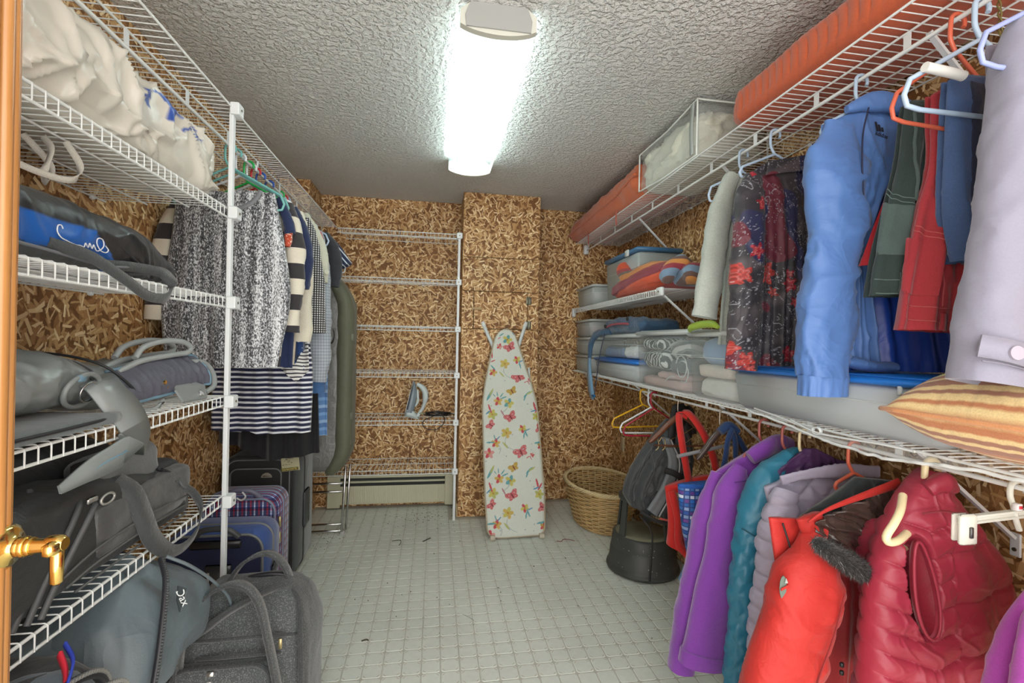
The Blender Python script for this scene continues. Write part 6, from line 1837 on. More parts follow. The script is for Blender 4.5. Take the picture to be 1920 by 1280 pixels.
# ================================================================ ironing board
P0, P1 = np.array([0, 3.15, .03]), np.array([0, 3.53, 1.42])
DV = (P1 - P0) / np.linalg.norm(P1 - P0); NB = np.cross([1, 0, 0], DV)          # NB points to the room and up
def bp(x, v, h=0.0): return np.array([x, 0, 0]) + P0 + DV * v + NB * h
lt = [(-.022, .475), (-.020, .440), (-.014, .415), (-.004, .395), (.012, .381), (.03, .374), (.046, .372), (.251, .360), (.534, .352), (.80, .347), (.90, .350), (1.022, .366), (1.15, .392), (1.262, .417), (1.365, .443), (1.41, .470), (1.441, .515)]
rt_ = [(-.022, .675), (-.020, .710), (-.014, .732), (-.004, .750), (.012, .761), (.03, .767), (.046, .768), (.238, .773), (.527, .762), (.80, .748), (.90, .737), (1.022, .708), (1.144, .668), (1.23, .645), (1.306, .622), (1.40, .590), (1.441, .535)]
t = thing('ironing_board', 'ironing board with butterfly print cover leaning upright against the column', 'ironing board', (.56, 3.2, 0))
CWHITE = np.array([.62, .655, .585])
def prints(x, v):
    col = np.tile(CWHITE, x.shape + (1,))
    def put(mask, c):
        col[mask] = np.array(c)
    def ell(cx, cv, a, b, ang_):
        dx, dv_ = x - cx, v - cv; c_, s_ = math.cos(ang_), math.sin(ang_)
        p, q = dx * c_ + dv_ * s_, -dx * s_ + dv_ * c_
        return (p / a) ** 2 + (q / b) ** 2
    def wing(cx, cv, a, b, ang_, c, vein):
        # teardrop wing starting at the body
        e = ell(cx + a * .85 * math.cos(ang_), cv + a * .85 * math.sin(ang_), a, b, ang_)
        put(e < 1, c); put((e < .62) & (e > .38), vein); put(e < .10, vein)
    def butterfly(cx, cv, s, rot, c, vein):
        for da, k, w in ((.55, 1.0, .62), (-.55, .72, .62), (math.pi - .55, 1.0, .62), (math.pi + .55, .72, .62)):
            wing(cx, cv, s * .62 * k, s * .62 * k * w, rot + da, c, vein)
        put(ell(cx, cv, s * .10, s * .55, rot) < 1, (.20, .04, .05))
    def flower(cx, cv, s, c, c2, ph=0.0):
        for k in range(5):
            a = ph + k * 1.2566
            put(ell(cx + s * .55 * math.cos(a), cv + s * .55 * math.sin(a), s * .55, s * .36, a) < 1, c if k % 2 else c2)
        put(ell(cx, cv, s * .22, s * .22, 0) < 1, (.45, .26, .04))
    def leaf(cx, cv, s, ang_, c):
        put(ell(cx, cv, s, s * .2, ang_) < 1, c)
    def stem(pts, c=(.36, .42, .40)):
        q = catmull([(a, b, 0) for a, b in pts], 26)
        for k in q: put((x - k[0]) ** 2 + (v - k[1]) ** 2 < .0026 ** 2, c)
    RED, PINK, OCH, OCH2, TEA, BLU, YEL, GRN = (.52, .075, .09), (.60, .30, .28), (.44, .29, .06), (.56, .40, .12), (.12, .33, .36), (.10, .26, .42), (.52, .47, .12), (.42, .44, .14)
    for v0 in (0, .535):
        # one repeat of the print, rows measured on the board
        butterfly(.616, 1.068 - .535 + v0 - .0, .052, .45, RED, PINK); stem([(.655, 1.03 - .535 + v0), (.675, 1.04 - .535 + v0), (.69, 1.02 - .535 + v0)], RED)
        flower(.695, 1.05 - .535 + v0, .016, PINK, RED)
        butterfly(.562, .965 - .535 + v0, .038, .5, OCH, OCH2)
        butterfly(.548, .780 - .535 + v0, .046, .55, RED, PINK)
        flower(.535, .880 - .535 + v0, .034, TEA, YEL); stem([(.535, .87 - .535 + v0), (.515, .835 - .535 + v0), (.49, .815 - .535 + v0)])
        leaf(.488, .81 - .535 + v0, .026, 2.1, (.42, .20, .24))
        butterfly(.405, .725 - .535 + v0, .036, .9, RED, PINK)
        flower(.458, .893 - .535 + v0, .030, RED, OCH2, .4)
        for a, l in ((.35, .035), (.9, .03), (1.7, .026), (2.3, .02)): leaf(.458 + .042 * math.cos(a), .905 - .535 + v0 + .042 * math.sin(a), l * .7, a, TEA)
        flower(.415, .800 - .535 + v0, .034, YEL, GRN); leaf(.398, .84 - .535 + v0, .034, 1.9, RED); leaf(.386, .815 - .535 + v0, .024, .7, BLU)
        leaf(.725, .855 - .535 + v0, .036, 1.8, RED); leaf(.742, .835 - .535 + v0, .03, 1.0, RED); leaf(.716, .825 - .535 + v0, .024, .3, BLU); flower(.735, .785 - .535 + v0, .03, YEL, GRN)
        leaf(.398, .937 - .535 + v0, .045, 1.05, TEA); leaf(.410, .958 - .535 + v0, .03, 1.1, GRN)
        leaf(.67, .945 - .535 + v0, .032, .75, TEA); leaf(.69, .955 - .535 + v0, .028, .5, GRN); leaf(.655, .92 - .535 + v0, .024, 1.2, TEA)
        flower(.514, .670 - .535 + v0, .036, YEL, OCH2); stem([(.514, .65 - .535 + v0), (.505, .60 - .535 + v0), (.535, .565 - .535 + v0), (.575, .545 - .535 + v0)]); leaf(.505, .585 - .535 + v0, .03, 2.3, GRN)
        flower(.632, .697 - .535 + v0, .028, RED, YEL, .9); leaf(.655, .665 - .535 + v0, .028, 2.0, TEA); leaf(.668, .69 - .535 + v0, .02, .4, BLU); leaf(.64, .65 - .535 + v0, .024, 1.4, TEA)
        flower(.437, .600 - .535 + v0, .030, RED, OCH2, .2); leaf(.40, .605 - .535 + v0, .03, .05, TEA); leaf(.455, .635 - .535 + v0, .018, .8, BLU); leaf(.43, .64 - .535 + v0, .02, 1.9, TEA); stem([(.455, .59 - .535 + v0), (.47, .56 - .535 + v0), (.462, .53 - .535 + v0)])
        leaf(.745, .60 - .535 + v0, .034, .15, TEA); flower(.758, .575 - .535 + v0, .024, RED, OCH)
        flower(.390, .530 - .535 + v0, .034, RED, PINK, .3)
        butterfly(.752, .70 - .535 + v0, .032, 1.3, RED, PINK)
        for q in range(14):
            rs_ = np.random.RandomState(40 + q)
            put(ell(.36 + .4 * rs_.rand(), v0 + .535 * rs_.rand(), .0042, .0042, 0) < 1, (.30, .38, .40))
    # nose end of the cover
    vv = v > 1.085
    col[vv] = CWHITE
    flower(.535, 1.354, .034, TEA, YEL); butterfly(.553, 1.293, .045, .5, RED, PINK); flower(.475, 1.30, .022, RED, PINK)
    flower(.511, 1.170, .034, YEL, OCH2); stem([(.511, 1.15), (.502, 1.11), (.53, 1.075), (.56, 1.062)]); leaf(.488, 1.09, .026, 2.3, GRN)
    flower(.604, 1.200, .028, RED, YEL, .8); leaf(.625, 1.16, .026, 1.8, TEA); leaf(.632, 1.19, .02, .4, BLU)
    leaf(.418, 1.235, .026, 1.6, RED); leaf(.425, 1.19, .02, .4, RED); flower(.425, 1.105, .028, RED, OCH2); leaf(.425, 1.14, .026, 2.3, TEA)
    leaf(.49, 1.39, .022, .6, TEA); leaf(.55, 1.435, .02, .2, OCH); leaf(.58, 1.40, .014, 2.2, BLU); leaf(.475, 1.365, .014, .6, RED)
    return col
vv = np.r_[np.linspace(-.022, .03, 40)[:-1], np.linspace(.03, 1.441, 440)]; ss = np.linspace(-1, 1, 130)
xl = np.interp(vv, [a for a, b in lt], [b for a, b in lt]); xr = np.interp(vv, [a for a, b in rt_], [b for a, b in rt_])
def smooth(a, k=2):
    p = np.r_[np.full(k, a[0]), a, np.full(k, a[-1])]; return np.convolve(p, np.ones(2 * k + 1) / (2 * k + 1), 'same')[k:-k]
xl2, xr2 = smooth(xl), smooth(xr)
Xg = xl2[:, None] * (1 - ss) / 2 + xr2[:, None] * (1 + ss) / 2
Vg = vv[:, None] + 0 * ss
edge_ = np.minimum(1, (1 - np.abs(ss)) / .08)[None, :] * np.minimum(1, np.minimum(vv + .022, 1.441 - vv) / .02)[:, None]
Hh = .012 * np.clip(edge_, 0, 1) ** .5
Pb = P0 + DV * Vg[..., None] + NB * (Hh[..., None] - .004); Pb[..., 0] += Xg
Pb = Pb + NB * (.0025 * waves(Pb, 401, 3.5) + .004 * creases(Pb, 403, 3.2) * np.exp(-((Vg - .22) / .18) ** 2))[..., None]
BCOV = fabric('printed cotton cover', None, rough=.8, var=.04, wv=.12)
mb = MB(); mb.grid(Pb, col=prints(Xg, Vg), flip=False)
mb.build('printed_cover', BCOV, t, label='white cover with butterflies and flowers')
ring = [tuple(bp(a, b)) for a, b in zip(xl2[::8], vv[::8])] + [tuple(bp(a, b)) for a, b in zip(xr2[::-8], vv[::-8])]
TANB = fabric('tan binding', (.42, .36, .26))
MB().tube(ring, .006, 6, closed=True).build('bound_edge', TANB, t)
pl = MB()
Pu = np.stack([np.array(ring), np.array(ring) - NB * .022]); pl.grid(Pu, cv=True); pl.fan(Pu[1]); pl.build('steel_top', plain('white painted steel', (.55, .57, .54), .5), t)
for (x0, v0), (x1, v1) in (((.355, 1.495), (.475, 1.20)), ((.688, 1.50), (.585, 1.20))):
    c = MB(); c.tube([bp(x0, v0, -.035), bp(x1, v1, -.035)], .0135, 12)
    l = c.build('leg', plain('pale grey painted tube', (.62, .68, .68), .4), t)
    d_ = vnorm(np.array([x0 - x1, v0 - v1]))
    MB().tube([bp(x0 - d_[0] * .03, v0 - d_[1] * .03, -.035), bp(x0 + d_[0] * .004, v0 + d_[1] * .004, -.035)], .0165, 12).build('leg_cap', plain('white rubber cap', (.70, .73, .72), .5), l)
for x in (.402, .735):
    MB().tube([(x - .012, 3.128, .0175), (x + .020, 3.128, .0175)], .0172, 12).build('foot', plain('beige rubber foot', (.50, .45, .36), .6), t)
mb = MB()
for x in (.44, .70): mb.tube([bp(x, -.0, -.03), bp(x, 1.15, -.035)], .008, 8)
mb.build('under_frame', plain('pale grey painted tube', (.62, .68, .68), .4), t)

# ================================================================ step stool
STB = plain('scuffed black stool paint', (.048, .052, .048), .5, var=.4, bumpy=.1, bscale=60)
RUB = plain('dusty ribbed rubber tread', (.20, .19, .13), .85, var=.4, bumpy=.6, bscale=120)
sx, sy = 1.245, 2.655
t = thing('step_stool', 'round black kick step stool with worn treads in front of the wicker basket', 'step stool', (sx, sy, 0))
MB().lathe([(.188, .006), (.205, .008), (.212, .018), (.209, .030), (.200, .034), (.200, .05), (.196, .06), (.188, .13), (.184, .135), (.184, .145), (.176, .205), (.170, .213), (.160, .215)], (sx, sy, 0), 48).build('base_drum', STB, t)
MB().lathe([(.160, .209), (.160, .217), (.12, .219), (.001, .219)], (sx, sy, 0), 48).build('lower_tread', RUB, t)
MB().lathe([(.115, .405), (.140, .405), (.147, .412), (.147, .428), (.140, .434), (.128, .435)], (sx, sy, 0), 40).build('top_ring', STB, t)
MB().lathe([(.128, .430), (.128, .437), (.08, .439), (.001, .439)], (sx, sy, 0), 40).build('upper_tread', RUB, t)
MB().lathe([(.001, .404), (.115, .404)], (sx, sy, 0), 40).build('top_underside', STB, t)
for a in (3.45, 5.35, 1.0, 2.2):
    ca, sa = math.cos(a), math.sin(a); tg = np.array((-sa, ca, 0))
    w0, w1 = (.030, .018)
    if a == 5.35: w0 = w1 = .045
    lo = np.array((sx + .158 * ca, sy + .158 * sa, .216)); hi = np.array((sx + .138 * ca, sy + .138 * sa, .412))
    r_ = np.array((ca, sa, 0)) * .006
    mb = MB(); R = [np.array([p + tg * w + r_, p - tg * w + r_, p - tg * w - r_, p + tg * w - r_]) for p, w in ((lo, w0 * .8), (hi, w1))]
    mb.grid(np.stack(R), cv=True); mb.fan(R[0]); mb.fan(R[1], True); mb.build('leg', STB, t, smooth=False)
rs = np.random.RandomState(4); mb = MB()
for k in range(26):
    a = rs.uniform(3.3, 5.6); z = rs.uniform(.05, .2); r_ = .206 - .14 * z * .85
    c = np.array((sx + (r_ + .001) * math.cos(a), sy + (r_ + .001) * math.sin(a), z)); mb.disc(c, rs.uniform(.001, .0028), (math.cos(a), math.sin(a), .15), 6, .0006)
mb.build('paint_flecks', plain('white paint flecks', (.5, .5, .46), .7), t, kind='stuff')

# ================================================================ wicker basket
WICK = plain('honey wicker cane', (.58, .40, .18), .5, var=.35)
WICKL = plain('pale wicker cane', (.70, .56, .32), .45, var=.25)
bx, by = 1.240, 3.375
t = thing('laundry_basket', 'oval open wicker laundry basket on the floor in the far right corner', 'basket', (bx, by, 0))
def bell(k, a):
    """radius of the basket wall at height k"""
    rx = .178 + .074 * k ** .8; ry = .265 + .105 * k ** .8
    return bx + rx * np.cos(a), by + ry * np.sin(a)
HB = .295
a = np.linspace(0, 2 * math.pi, 289)[:-1]
NS = 30
mb = MB()
rowsn = 19
for r_ in range(rowsn):
    k = (r_ + .5) / rowsn
    X, Yb_ = bell(k, a)
    off = .0062 * np.sin(a * NS / 2 + (math.pi if r_ % 2 else 0))
    pts = np.stack([X + off * np.cos(a), Yb_ + off * np.sin(a), np.full_like(a, .012 + HB * k * .95) + .0012 * np.sin(a * 5 + r_)], 1)
    mb.tube(pts, .0058, 6, closed=True)
mb.build('woven_wall', WICK, t, kind='stuff')
mb = MB()
for i in range(NS):
    q = 2 * math.pi * i / NS
    pts = []
    for k in np.linspace(0, 1, 8):
        X, Yb_ = bell(k, q); pts.append((X, Yb_, .008 + HB * k))
    mb.tube(pts, .0032, 5)
mb.build('stakes', WICKL, t, kind='stuff')
mb = MB()
for s in range(4):
    X, Yb_ = bell(1.02, a)
    ph = a * 22 + s * math.pi / 2
    mb.tube(np.stack([X + .010 * np.cos(ph) * np.cos(a), Yb_ + .010 * np.cos(ph) * np.sin(a), HB + .008 + .009 * np.sin(ph)], 1), .0058, 6, closed=True)
mb.build('braided_rim', WICKL, t, kind='stuff')
mb = MB()
for s in range(2):
    X, Yb_ = bell(.02, a); ph = a * 20 + s * math.pi
    mb.tube(np.stack([X + .005 * np.cos(ph) * np.cos(a), Yb_ + .005 * np.cos(ph) * np.sin(a), .011 + .004 * np.sin(ph)], 1), .005, 5, closed=True)
mb.build('braided_foot', WICK, t, kind='stuff')
mb = MB(); q = np.linspace(0, 2 * math.pi, 40, endpoint=False); X, Yb_ = bell(0.0, q); mb.fan(np.stack([X, Yb_, np.full_like(q, .016)], 1)); mb.fan(np.stack([X, Yb_, np.full_like(q, .010)], 1), True); mb.build('woven_bottom', WICK, t)

# ================================================================ steam iron and its cord
ax0, ax1 = np.array((-.219, 3.70, .741)), np.array((-.158, 3.70, 1.010))
ea = (ax1 - ax0) / np.linalg.norm(ax1 - ax0); L_ir = np.linalg.norm(ax1 - ax0)
eb = np.array((ea[2], 0, -ea[0])); ey = np.array((0, 1., 0))
t = thing('steam_iron', 'grey and white steam iron standing on its heel on the alcove shelf', 'iron', (-.15, 3.70, .74))
IRG = plain('translucent grey iron body', (.20, .25, .29), .25); IRW = plain('pale mint iron plastic', (.58, .66, .66), .3); IRS = plain('steel soleplate', (.45, .45, .46), .25, .9)
def iron_loft(s0, s1, hfun, b0fun, wk, n=20):
    S = np.linspace(s0, s1, n); rings = []
    for s in S:
        w = max(.002, .052 * (1 - s ** 2.6) * wk * min(1, .55 + s * 6))
        b0, b1 = b0fun(s), hfun(s)
        sec = []
        for q in np.linspace(0, 2 * math.pi, 16, endpoint=False):
            cy_, cb = math.cos(q), math.sin(q)
            cy_ = math.copysign(abs(cy_) ** .7, cy_); cb = math.copysign(abs(cb) ** .7, cb)
            sec.append(ax0 + ea * L_ir * s + eb * ((b0 + b1) / 2 + cb * (b1 - b0) / 2) + ey * (w * cy_ * (1 if cb < 0 else .8)))
        rings.append(sec)
    mb = MB(); mb.grid(np.array(rings), cv=True); mb.fan(rings[0]); mb.fan(rings[-1], True); return mb
iron_loft(.02, .995, lambda s: .011, lambda s: 0.0, 1.06).build('soleplate', IRS, t)
iron_loft(.14, .985, lambda s: .052 * (1 - s ** 4) + .012, lambda s: .009, 1.0).build('body', IRG, t)
iron_loft(.0, .20, lambda s: .118 - .25 * abs(s), lambda s: .004, .95, 8).build('heel', IRW, t)
hp = catmull([ax0 + ea * L_ir * s + eb * b for s, b in ((.93, .035), (.90, .07), (.80, .105), (.66, .122), (.48, .126), (.30, .120), (.14, .105), (.06, .095))], 30)
MB().tube(hp, np.interp(np.linspace(0, 1, 30), [0, .2, .45, .6, .9, 1], [.014, .022, .024, .014, .013, .016]), 12).build('handle', IRW, t)
MB().tube(catmull([ax0 + ea * L_ir * s + eb * b for s, b in ((.78, .050), (.62, .064), (.48, .074), (.36, .066), (.33, .055))], 18), .009, 10).build('grip_pillar', IRW, t)
dl = ax0 + ea * L_ir * .70 + eb * .136
MB().box(dl, (.014, .028, .03), bev=.003).build('steam_dial', plain('dark grey dial', (.10, .11, .11), .4), t)
t = thing('iron_cord', 'black power cord coiled beside the steam iron, one loop hanging off the shelf', 'cord', (.04, 3.68, .745))
p = [(-.105, 3.69, .765), (-.07, 3.68, .757), (-.045, 3.64, .752)]
for k in range(30):
    q = k * .9
    p.append((.035 + (.088 + .01 * math.sin(k * 2.1)) * math.cos(q), 3.68 + .05 * math.sin(q), .748 + .004 * (k % 5) + .010 * abs(math.sin(k * 1.3))))
p += [(.07, 3.56, .765), (.085, 3.515, .745), (.07, 3.505, .705), (.02, 3.50, .672), (-.04, 3.502, .678), (-.075, 3.505, .71), (-.06, 3.51, .742), (-.02, 3.53, .755), (.05, 3.60, .775), (.12, 3.66, .765), (.165, 3.69, .752)]
MB().tube(catmull(p, 260), .0034, 6).build('cord', BLACK, t)
MB().tube([(-.098, 3.69, .764), (-.07, 3.682, .757)], [.007, .0045], 8).build('cord_sleeve', plain('olive cord sleeve', (.35, .36, .22), .5), t)

# ================================================================ folded chrome stand by the suitcases
t = thing('luggage_stand', 'folded chrome tube stand leaning behind the black suitcase', 'stand', (-.64, 3.35, 0))
for x, y in ((-.598, 3.345), (-.578, 3.40)):
    MB().box((x + .012, y, .235), (.014, .016, .45), bev=.003, rot=Matrix.Rotation(.045, 3, 'Y')).build('upright', CHROME, t)
for z in (.07, .025, .345, .29):
    MB().box((-.70, 3.345, z), (.21, .014, .012), bev=.003).build('crossbar', CHROME, t)
MB().box((-.592, 3.36, .010), (.03, .05, .02), bev=.004).build('foot', plain('grey rubber foot', (.4, .4, .38), .6), t)

# ================================================================ litter on the floor
def crumb(lab, pts, r, m_):
    t = thing('floor_scrap', lab, 'scrap', tuple(pts[0]), 'scraps on the floor')
    MB().tube(catmull(pts, 14), r, 5).build('scrap', m_, t)
DK = plain('dark scrap', (.05, .045, .03), .8)
crumb('bent dark wire scrap on the vinyl before the heater', [(-.25, 3.19, .003), (-.20, 3.20, .003), (-.19, 3.16, .003), (-.20, 3.12, .003)], .0022, DK)
crumb('short dark stick scrap on the vinyl before the heater', [(-.05, 3.16, .004), (.0, 3.21, .004)], .0035, DK)
crumb('dark red thread on the vinyl beside the ironing board foot', [(.83, 3.07, .003), (.86, 3.06, .003), (.88, 3.09, .003), (.92, 3.08, .003), (.95, 3.06, .003)], .0022, plain('maroon thread', (.18, .02, .025), .8))
crumb('grey thread on the vinyl in mid floor', [(.16, 2.30, .002), (.19, 2.27, .002), (.21, 2.24, .002)], .0012, plain('grey thread', (.22, .25, .22), .8))
crumb('tiny dark leaf scrap on the vinyl at lower left', [(-.29, 2.15, .003), (-.27, 2.155, .005), (-.26, 2.15, .003)], .003, DK)
rs = np.random.RandomState(12); mb = MB()
for k in range(150):
    if k < 95: x, y = rs.normal(-.05, .16), 3.62 + rs.normal(0, .12)
    elif k < 120: x, y = rs.normal(-.66, .06), 3.30 + rs.normal(0, .09)
    else: x, y = rs.uniform(-.5, 1.0), rs.uniform(2.0, 3.4)
    if y > 3.80 or (x > .18 and y > 3.5): continue
    mb.box((x, y, .0015), (rs.uniform(.002, .008), rs.uniform(.002, .005), .003), rz=rs.uniform(0, 3))
g = mb.build('floor_grit', DK, None, smooth=False, kind='stuff'); g['label'] = 'dark grit and crumbs scattered on the vinyl before the heater'; g['category'] = 'grit'
# ================================================================ bags on the left shelves
def loft(ys, xc, zc, hx, hz, n=72, px=.6, pz=.6, seed=1, amp=.0, crease=0.0, cfreq=4, col=None, flat=True):
    """soft bag lofted along y; xc, zc, hx, hz = tables over y"""
    a = np.linspace(0, 2 * math.pi, n, endpoint=False)
    ca, sa = np.cos(a), np.sin(a)
    ca = np.sign(ca) * np.abs(ca) ** px; sa = np.sign(sa) * np.abs(sa) ** pz
    X = interp(xc, ys)[:, None] + interp(hx, ys)[:, None] * ca; Z = interp(zc, ys)[:, None] + interp(hz, ys)[:, None] * sa
    P = np.stack([X, ys[:, None] + 0 * X, Z], -1)
    nn = np.stack([np.cos(a), 0 * a, np.sin(a)], -1)[None]
    h = amp * waves(P, seed, 4) + crease * (creases(P, seed + 7, cfreq) - .35)
    if flat: h = h * np.clip(np.sin(a) * 3 + 2.6, 0, 1)[None]
    P = P + nn * h[..., None]
    mb = MB()
    C = None if col is None else col(P, a[None, :] + 0 * X)
    mb.grid(P, cv=True, flip=True, col=C)
    for e, fl in ((0, False), (-1, True)):
        mb.fan(P[e], fl)
        if C is not None: mb.c[-1] = np.tile(C[e].mean(0), (len(mb.c[-1]), 1))
    return mb

# --- white satin bag with blue print on the top shelf of the left unit
def satin_col(P, a):
    col = np.tile(np.array([.62, .60, .53]), P.shape[:2] + (1,))
    Q = P * np.array([1, 1, 1])
    y, up = P[..., 1], a
    n1 = np.abs(waves(Q, 501, 9, 5)); n2 = waves(Q, 503, 16, 5)
    zone = (y > 1.30) & (y < 1.70) & (P[..., 2] > 1.915) & (P[..., 0] > -.98)
    g = (n1 < .16) | (n2 > .50)
    br = waves(Q, 507, 5, 4) > -.5
    col[zone & g & br] = (.03, .085, .36)
    return col
SATIN = fabric('ivory satin', None, rough=.30, spec=.6, sheen=0, var=.03, wv=.03, tx=.04, wrinkle=.3, wscale=4)
ys = np.linspace(.25, 1.80, 240)
t = thing('satin_bag', 'ivory satin bag with blue flower print bulging on the top left shelf', 'bag', (-.9, 1.2, 1.767))
loft(ys, ((.25, -.893), (1.6, -.893), (1.8, -.86)), ((.25, 1.895), (1.3, 1.893), (1.6, 1.88), (1.8, 1.862)), ((.25, .16), (.5, .168), (1.4, .166), (1.65, .165), (1.76, .12), (1.80, .03)), ((.25, .12), (.5, .125), (1.3, .122), (1.6, .112), (1.75, .085), (1.80, .02)), n=170, seed=511, amp=.010, crease=.040, cfreq=4.6, col=satin_col).build('bag_body', SATIN, t)
RIB = fabric('ivory ribbon', (.55, .53, .47))
for pts in ([(-.93, 1.06, 1.76), (-.90, 1.08, 1.71), (-.84, 1.12, 1.665), (-.80, 1.19, 1.66), (-.80, 1.22, 1.70), (-.83, 1.22, 1.755)], [(-.90, 1.20, 1.758), (-.86, 1.22, 1.70), (-.85, 1.20, 1.655), (-.83, 1.16, 1.66), (-.83, 1.18, 1.72), (-.86, 1.20, 1.755)], [(-.92, .95, 1.758), (-.90, 1.0, 1.70), (-.88, 1.06, 1.69), (-.88, 1.10, 1.72), (-.90, 1.12, 1.757)]):
    MB().ribbon(catmull(pts, 30), .014, .002, (.3, .3, 1)).build('ribbon_tie', RIB, t)

# --- blue and black sports bag
def sport_col(P, a):
    x, y, z = P[..., 0], P[..., 1], P[..., 2]
    col = np.tile(np.array([.014, .015, .018]), P.shape[:2] + (1,))
    top = 1.553 - .62 * np.clip(y - 1.17, 0, 1) + .04 * np.clip(1.1 - y, -1, 0)
    blue = (x > -.93) & (z > 1.487 - .10 * np.clip(y - 1.05, -.5, 1)) & (z < top - .004) & (y < 1.335)
    col[blue] = (.010, .105, .42)
    stripe = (x < -.93) & (y > 1.42) & (y < 1.60) & (z > 1.56) & (np.abs(np.sin(a) - .75) < .2)
    col[stripe] = (.010, .105, .42)
    low = (z < 1.49) & (x > -.93) & (y < 1.24); col[low] = (.055, .060, .063)
    return col
SPN = fabric('sports bag nylon', None, rough=.4, spec=.5, sheen=.05, var=.08, wv=.08, tx=.1)
ys = np.linspace(.45, 1.60, 150)
t = thing('sports_bag', 'blue and black zipped sports bag with white script on the second left shelf', 'bag', (-.9, 1.1, 1.46))
loft(ys, ((.45, -.90), (1.3, -.90), (1.6, -.90)), ((.45, 1.535), (1.2, 1.536), (1.42, 1.526), (1.60, 1.492)), ((.45, .15), (.6, .17), (1.35, .165), (1.54, .14), (1.60, .06)), ((.45, .065), (.6, .075), (1.2, .076), (1.42, .066), (1.56, .036), (1.60, .012)), n=110, px=.45, pz=.75, seed=521, amp=.004, crease=.009, cfreq=5, col=sport_col).build('bag_body', SPN, t)
GPIPE = plain('grey piping cord', (.16, .17, .19), .5); DZ = plain('black nylon zip', (.02, .02, .025), .45)
MB().tube(catmull([(-.775, .95, 1.578), (-.755, 1.10, 1.568), (-.745, 1.20, 1.552), (-.74, 1.32, 1.505), (-.745, 1.40, 1.475)], 40), .004, 6).build('zip_line', DZ, t)
MB().tube(catmull([(-.742, .90, 1.488), (-.735, 1.05, 1.482), (-.733, 1.20, 1.476), (-.737, 1.34, 1.492), (-.745, 1.385, 1.475)], 40), .0035, 6).build('piping', GPIPE, t)
MB().tube(catmull([(-.80, 1.10, 1.607), (-.775, 1.30, 1.57), (-.77, 1.45, 1.52), (-.79, 1.56, 1.475)], 40), .0035, 6).build('piping', GPIPE, t)
sl_ = MB().box((-.757, 1.475, 1.492), (.010, .016, .010), bev=.002).build('zip_pull', CHROME, t)
# white upside-down script on the blue pocket
sp = [(1.196, 1.520), (1.205, 1.512), (1.196, 1.505), (1.180, 1.507), (1.168, 1.520), (1.172, 1.532), (1.186, 1.532), (1.190, 1.520), (1.182, 1.510), (1.168, 1.504), (1.158, 1.515), (1.154, 1.506), (1.146, 1.516), (1.142, 1.506), (1.134, 1.514), (1.130, 1.505), (1.120, 1.506), (1.105, 1.505), (1.085, 1.508), (1.068, 1.512), (1.058, 1.522), (1.060, 1.534), (1.068, 1.536), (1.072, 1.530)]
MB().tube(catmull([(-.731 - .02 * abs(z - 1.515), y, z) for y, z in sp], 110), .0013, 5).build('script_lettering', plain('white embroidery', (.75, .77, .8), .6), t)
WEB = fabric('dark grey webbing', (.050, .056, .058), rough=.6, wv=.5, weave=600)
sc = catmull([(-.74, 1.05, 1.497), (-.715, 1.12, 1.485), (-.695, 1.20, 1.449), (-.69, 1.28, 1.418), (-.69, 1.36, 1.420), (-.70, 1.405, 1.452), (-.715, 1.385, 1.486), (-.73, 1.30, 1.488), (-.745, 1.21, 1.480)], 50)
MB().ribbon(sc, .024, .004, np.array([(.15, .25, 1.0)] * 50)).build('strap', WEB, t)
for k in range(2):
    MB().ribbon(catmull([(-.75, 1.28, 1.47), (-.728, 1.34, 1.482 + .008 * k), (-.725, 1.42, 1.487 + .008 * k), (-.735, 1.50, 1.475)], 20), .016, .004, (0, .2, 1)).build('grab_handle', WEB, t)

# --- grey leather purses on the third shelf
LEA = plain('grey blue glossy leather', (.22, .245, .245), .34, var=.22, bumpy=.12, bscale=90, coat=.1)
STEELB = plain('steel blue piping', (.15, .27, .36), .4)
Z3 = 1.1225
t = thing('laptop_sleeve', 'flat slate grey padded sleeve lying under the grey leather purse', 'sleeve', (-.86, .92, Z3))
soft_box((-.875, .92, Z3 + .014), (.36, .58, .028), res=16, r=.95, seed=531, amp=.002).build('padded_body', fabric('slate grey sleeve', (.13, .155, .165), rough=.7), t)
MB().tube(catmull([(-.70, .66, Z3 + .017), (-.693, .90, Z3 + .017), (-.70, 1.16, Z3 + .017), (-.76, 1.213, Z3 + .017), (-1.0, 1.212, Z3 + .017)], 40), .0035, 6).build('zip_line', DZ, t)
t = thing('leather_purse', 'grey leather purse with ring handle on the slate sleeve', 'purse', (-.9, 1.05, Z3 + .03))
ys = np.linspace(.72, 1.42, 70)
loft(ys, ((.72, -.91), (1.42, -.92)), ((.72, 1.205), (1.15, 1.218), (1.42, 1.185)), ((.72, .10), (.85, .16), (1.2, .155), (1.38, .12), (1.42, .05)), ((.72, .03), (.85, .055), (1.1, .066), (1.3, .052), (1.42, .02)), n=60, px=.6, pz=.8, seed=533, amp=.006, crease=.014, cfreq=5).build('bag_body', LEA, t)
for yy_, dz in ((1.17, .0), (1.20, -.004), (1.28, -.01)):
    MB().tube(catmull([(-1.02, yy_ + .02, 1.255 + dz), (-.92, yy_, 1.285 + dz), (-.80, yy_ + .01, 1.262 + dz), (-.752, yy_ + .05, 1.205 + dz), (-.755, yy_ + .08, 1.165)], 26), .0035, 6).build('seam_piping', plain('black seam piping', (.02, .022, .025), .5), t)
MB().tube(np.array([(-.752 + .012 * math.sin(a), 1.165 + .050 * math.cos(a), 1.200 + .036 * math.sin(a)) for a in np.linspace(0, 6.283, 30, endpoint=False)]), .0055, 8, closed=True).build('ring_handle', LEA, t)
MB().tube(np.array([(-.745 + .006 * math.sin(a), 1.175 + .026 * math.cos(a), 1.195 + .022 * math.sin(a)) for a in np.linspace(0, 6.283, 26, endpoint=False)]), .0018, 6, closed=True).build('metal_ring', CHROME, t)
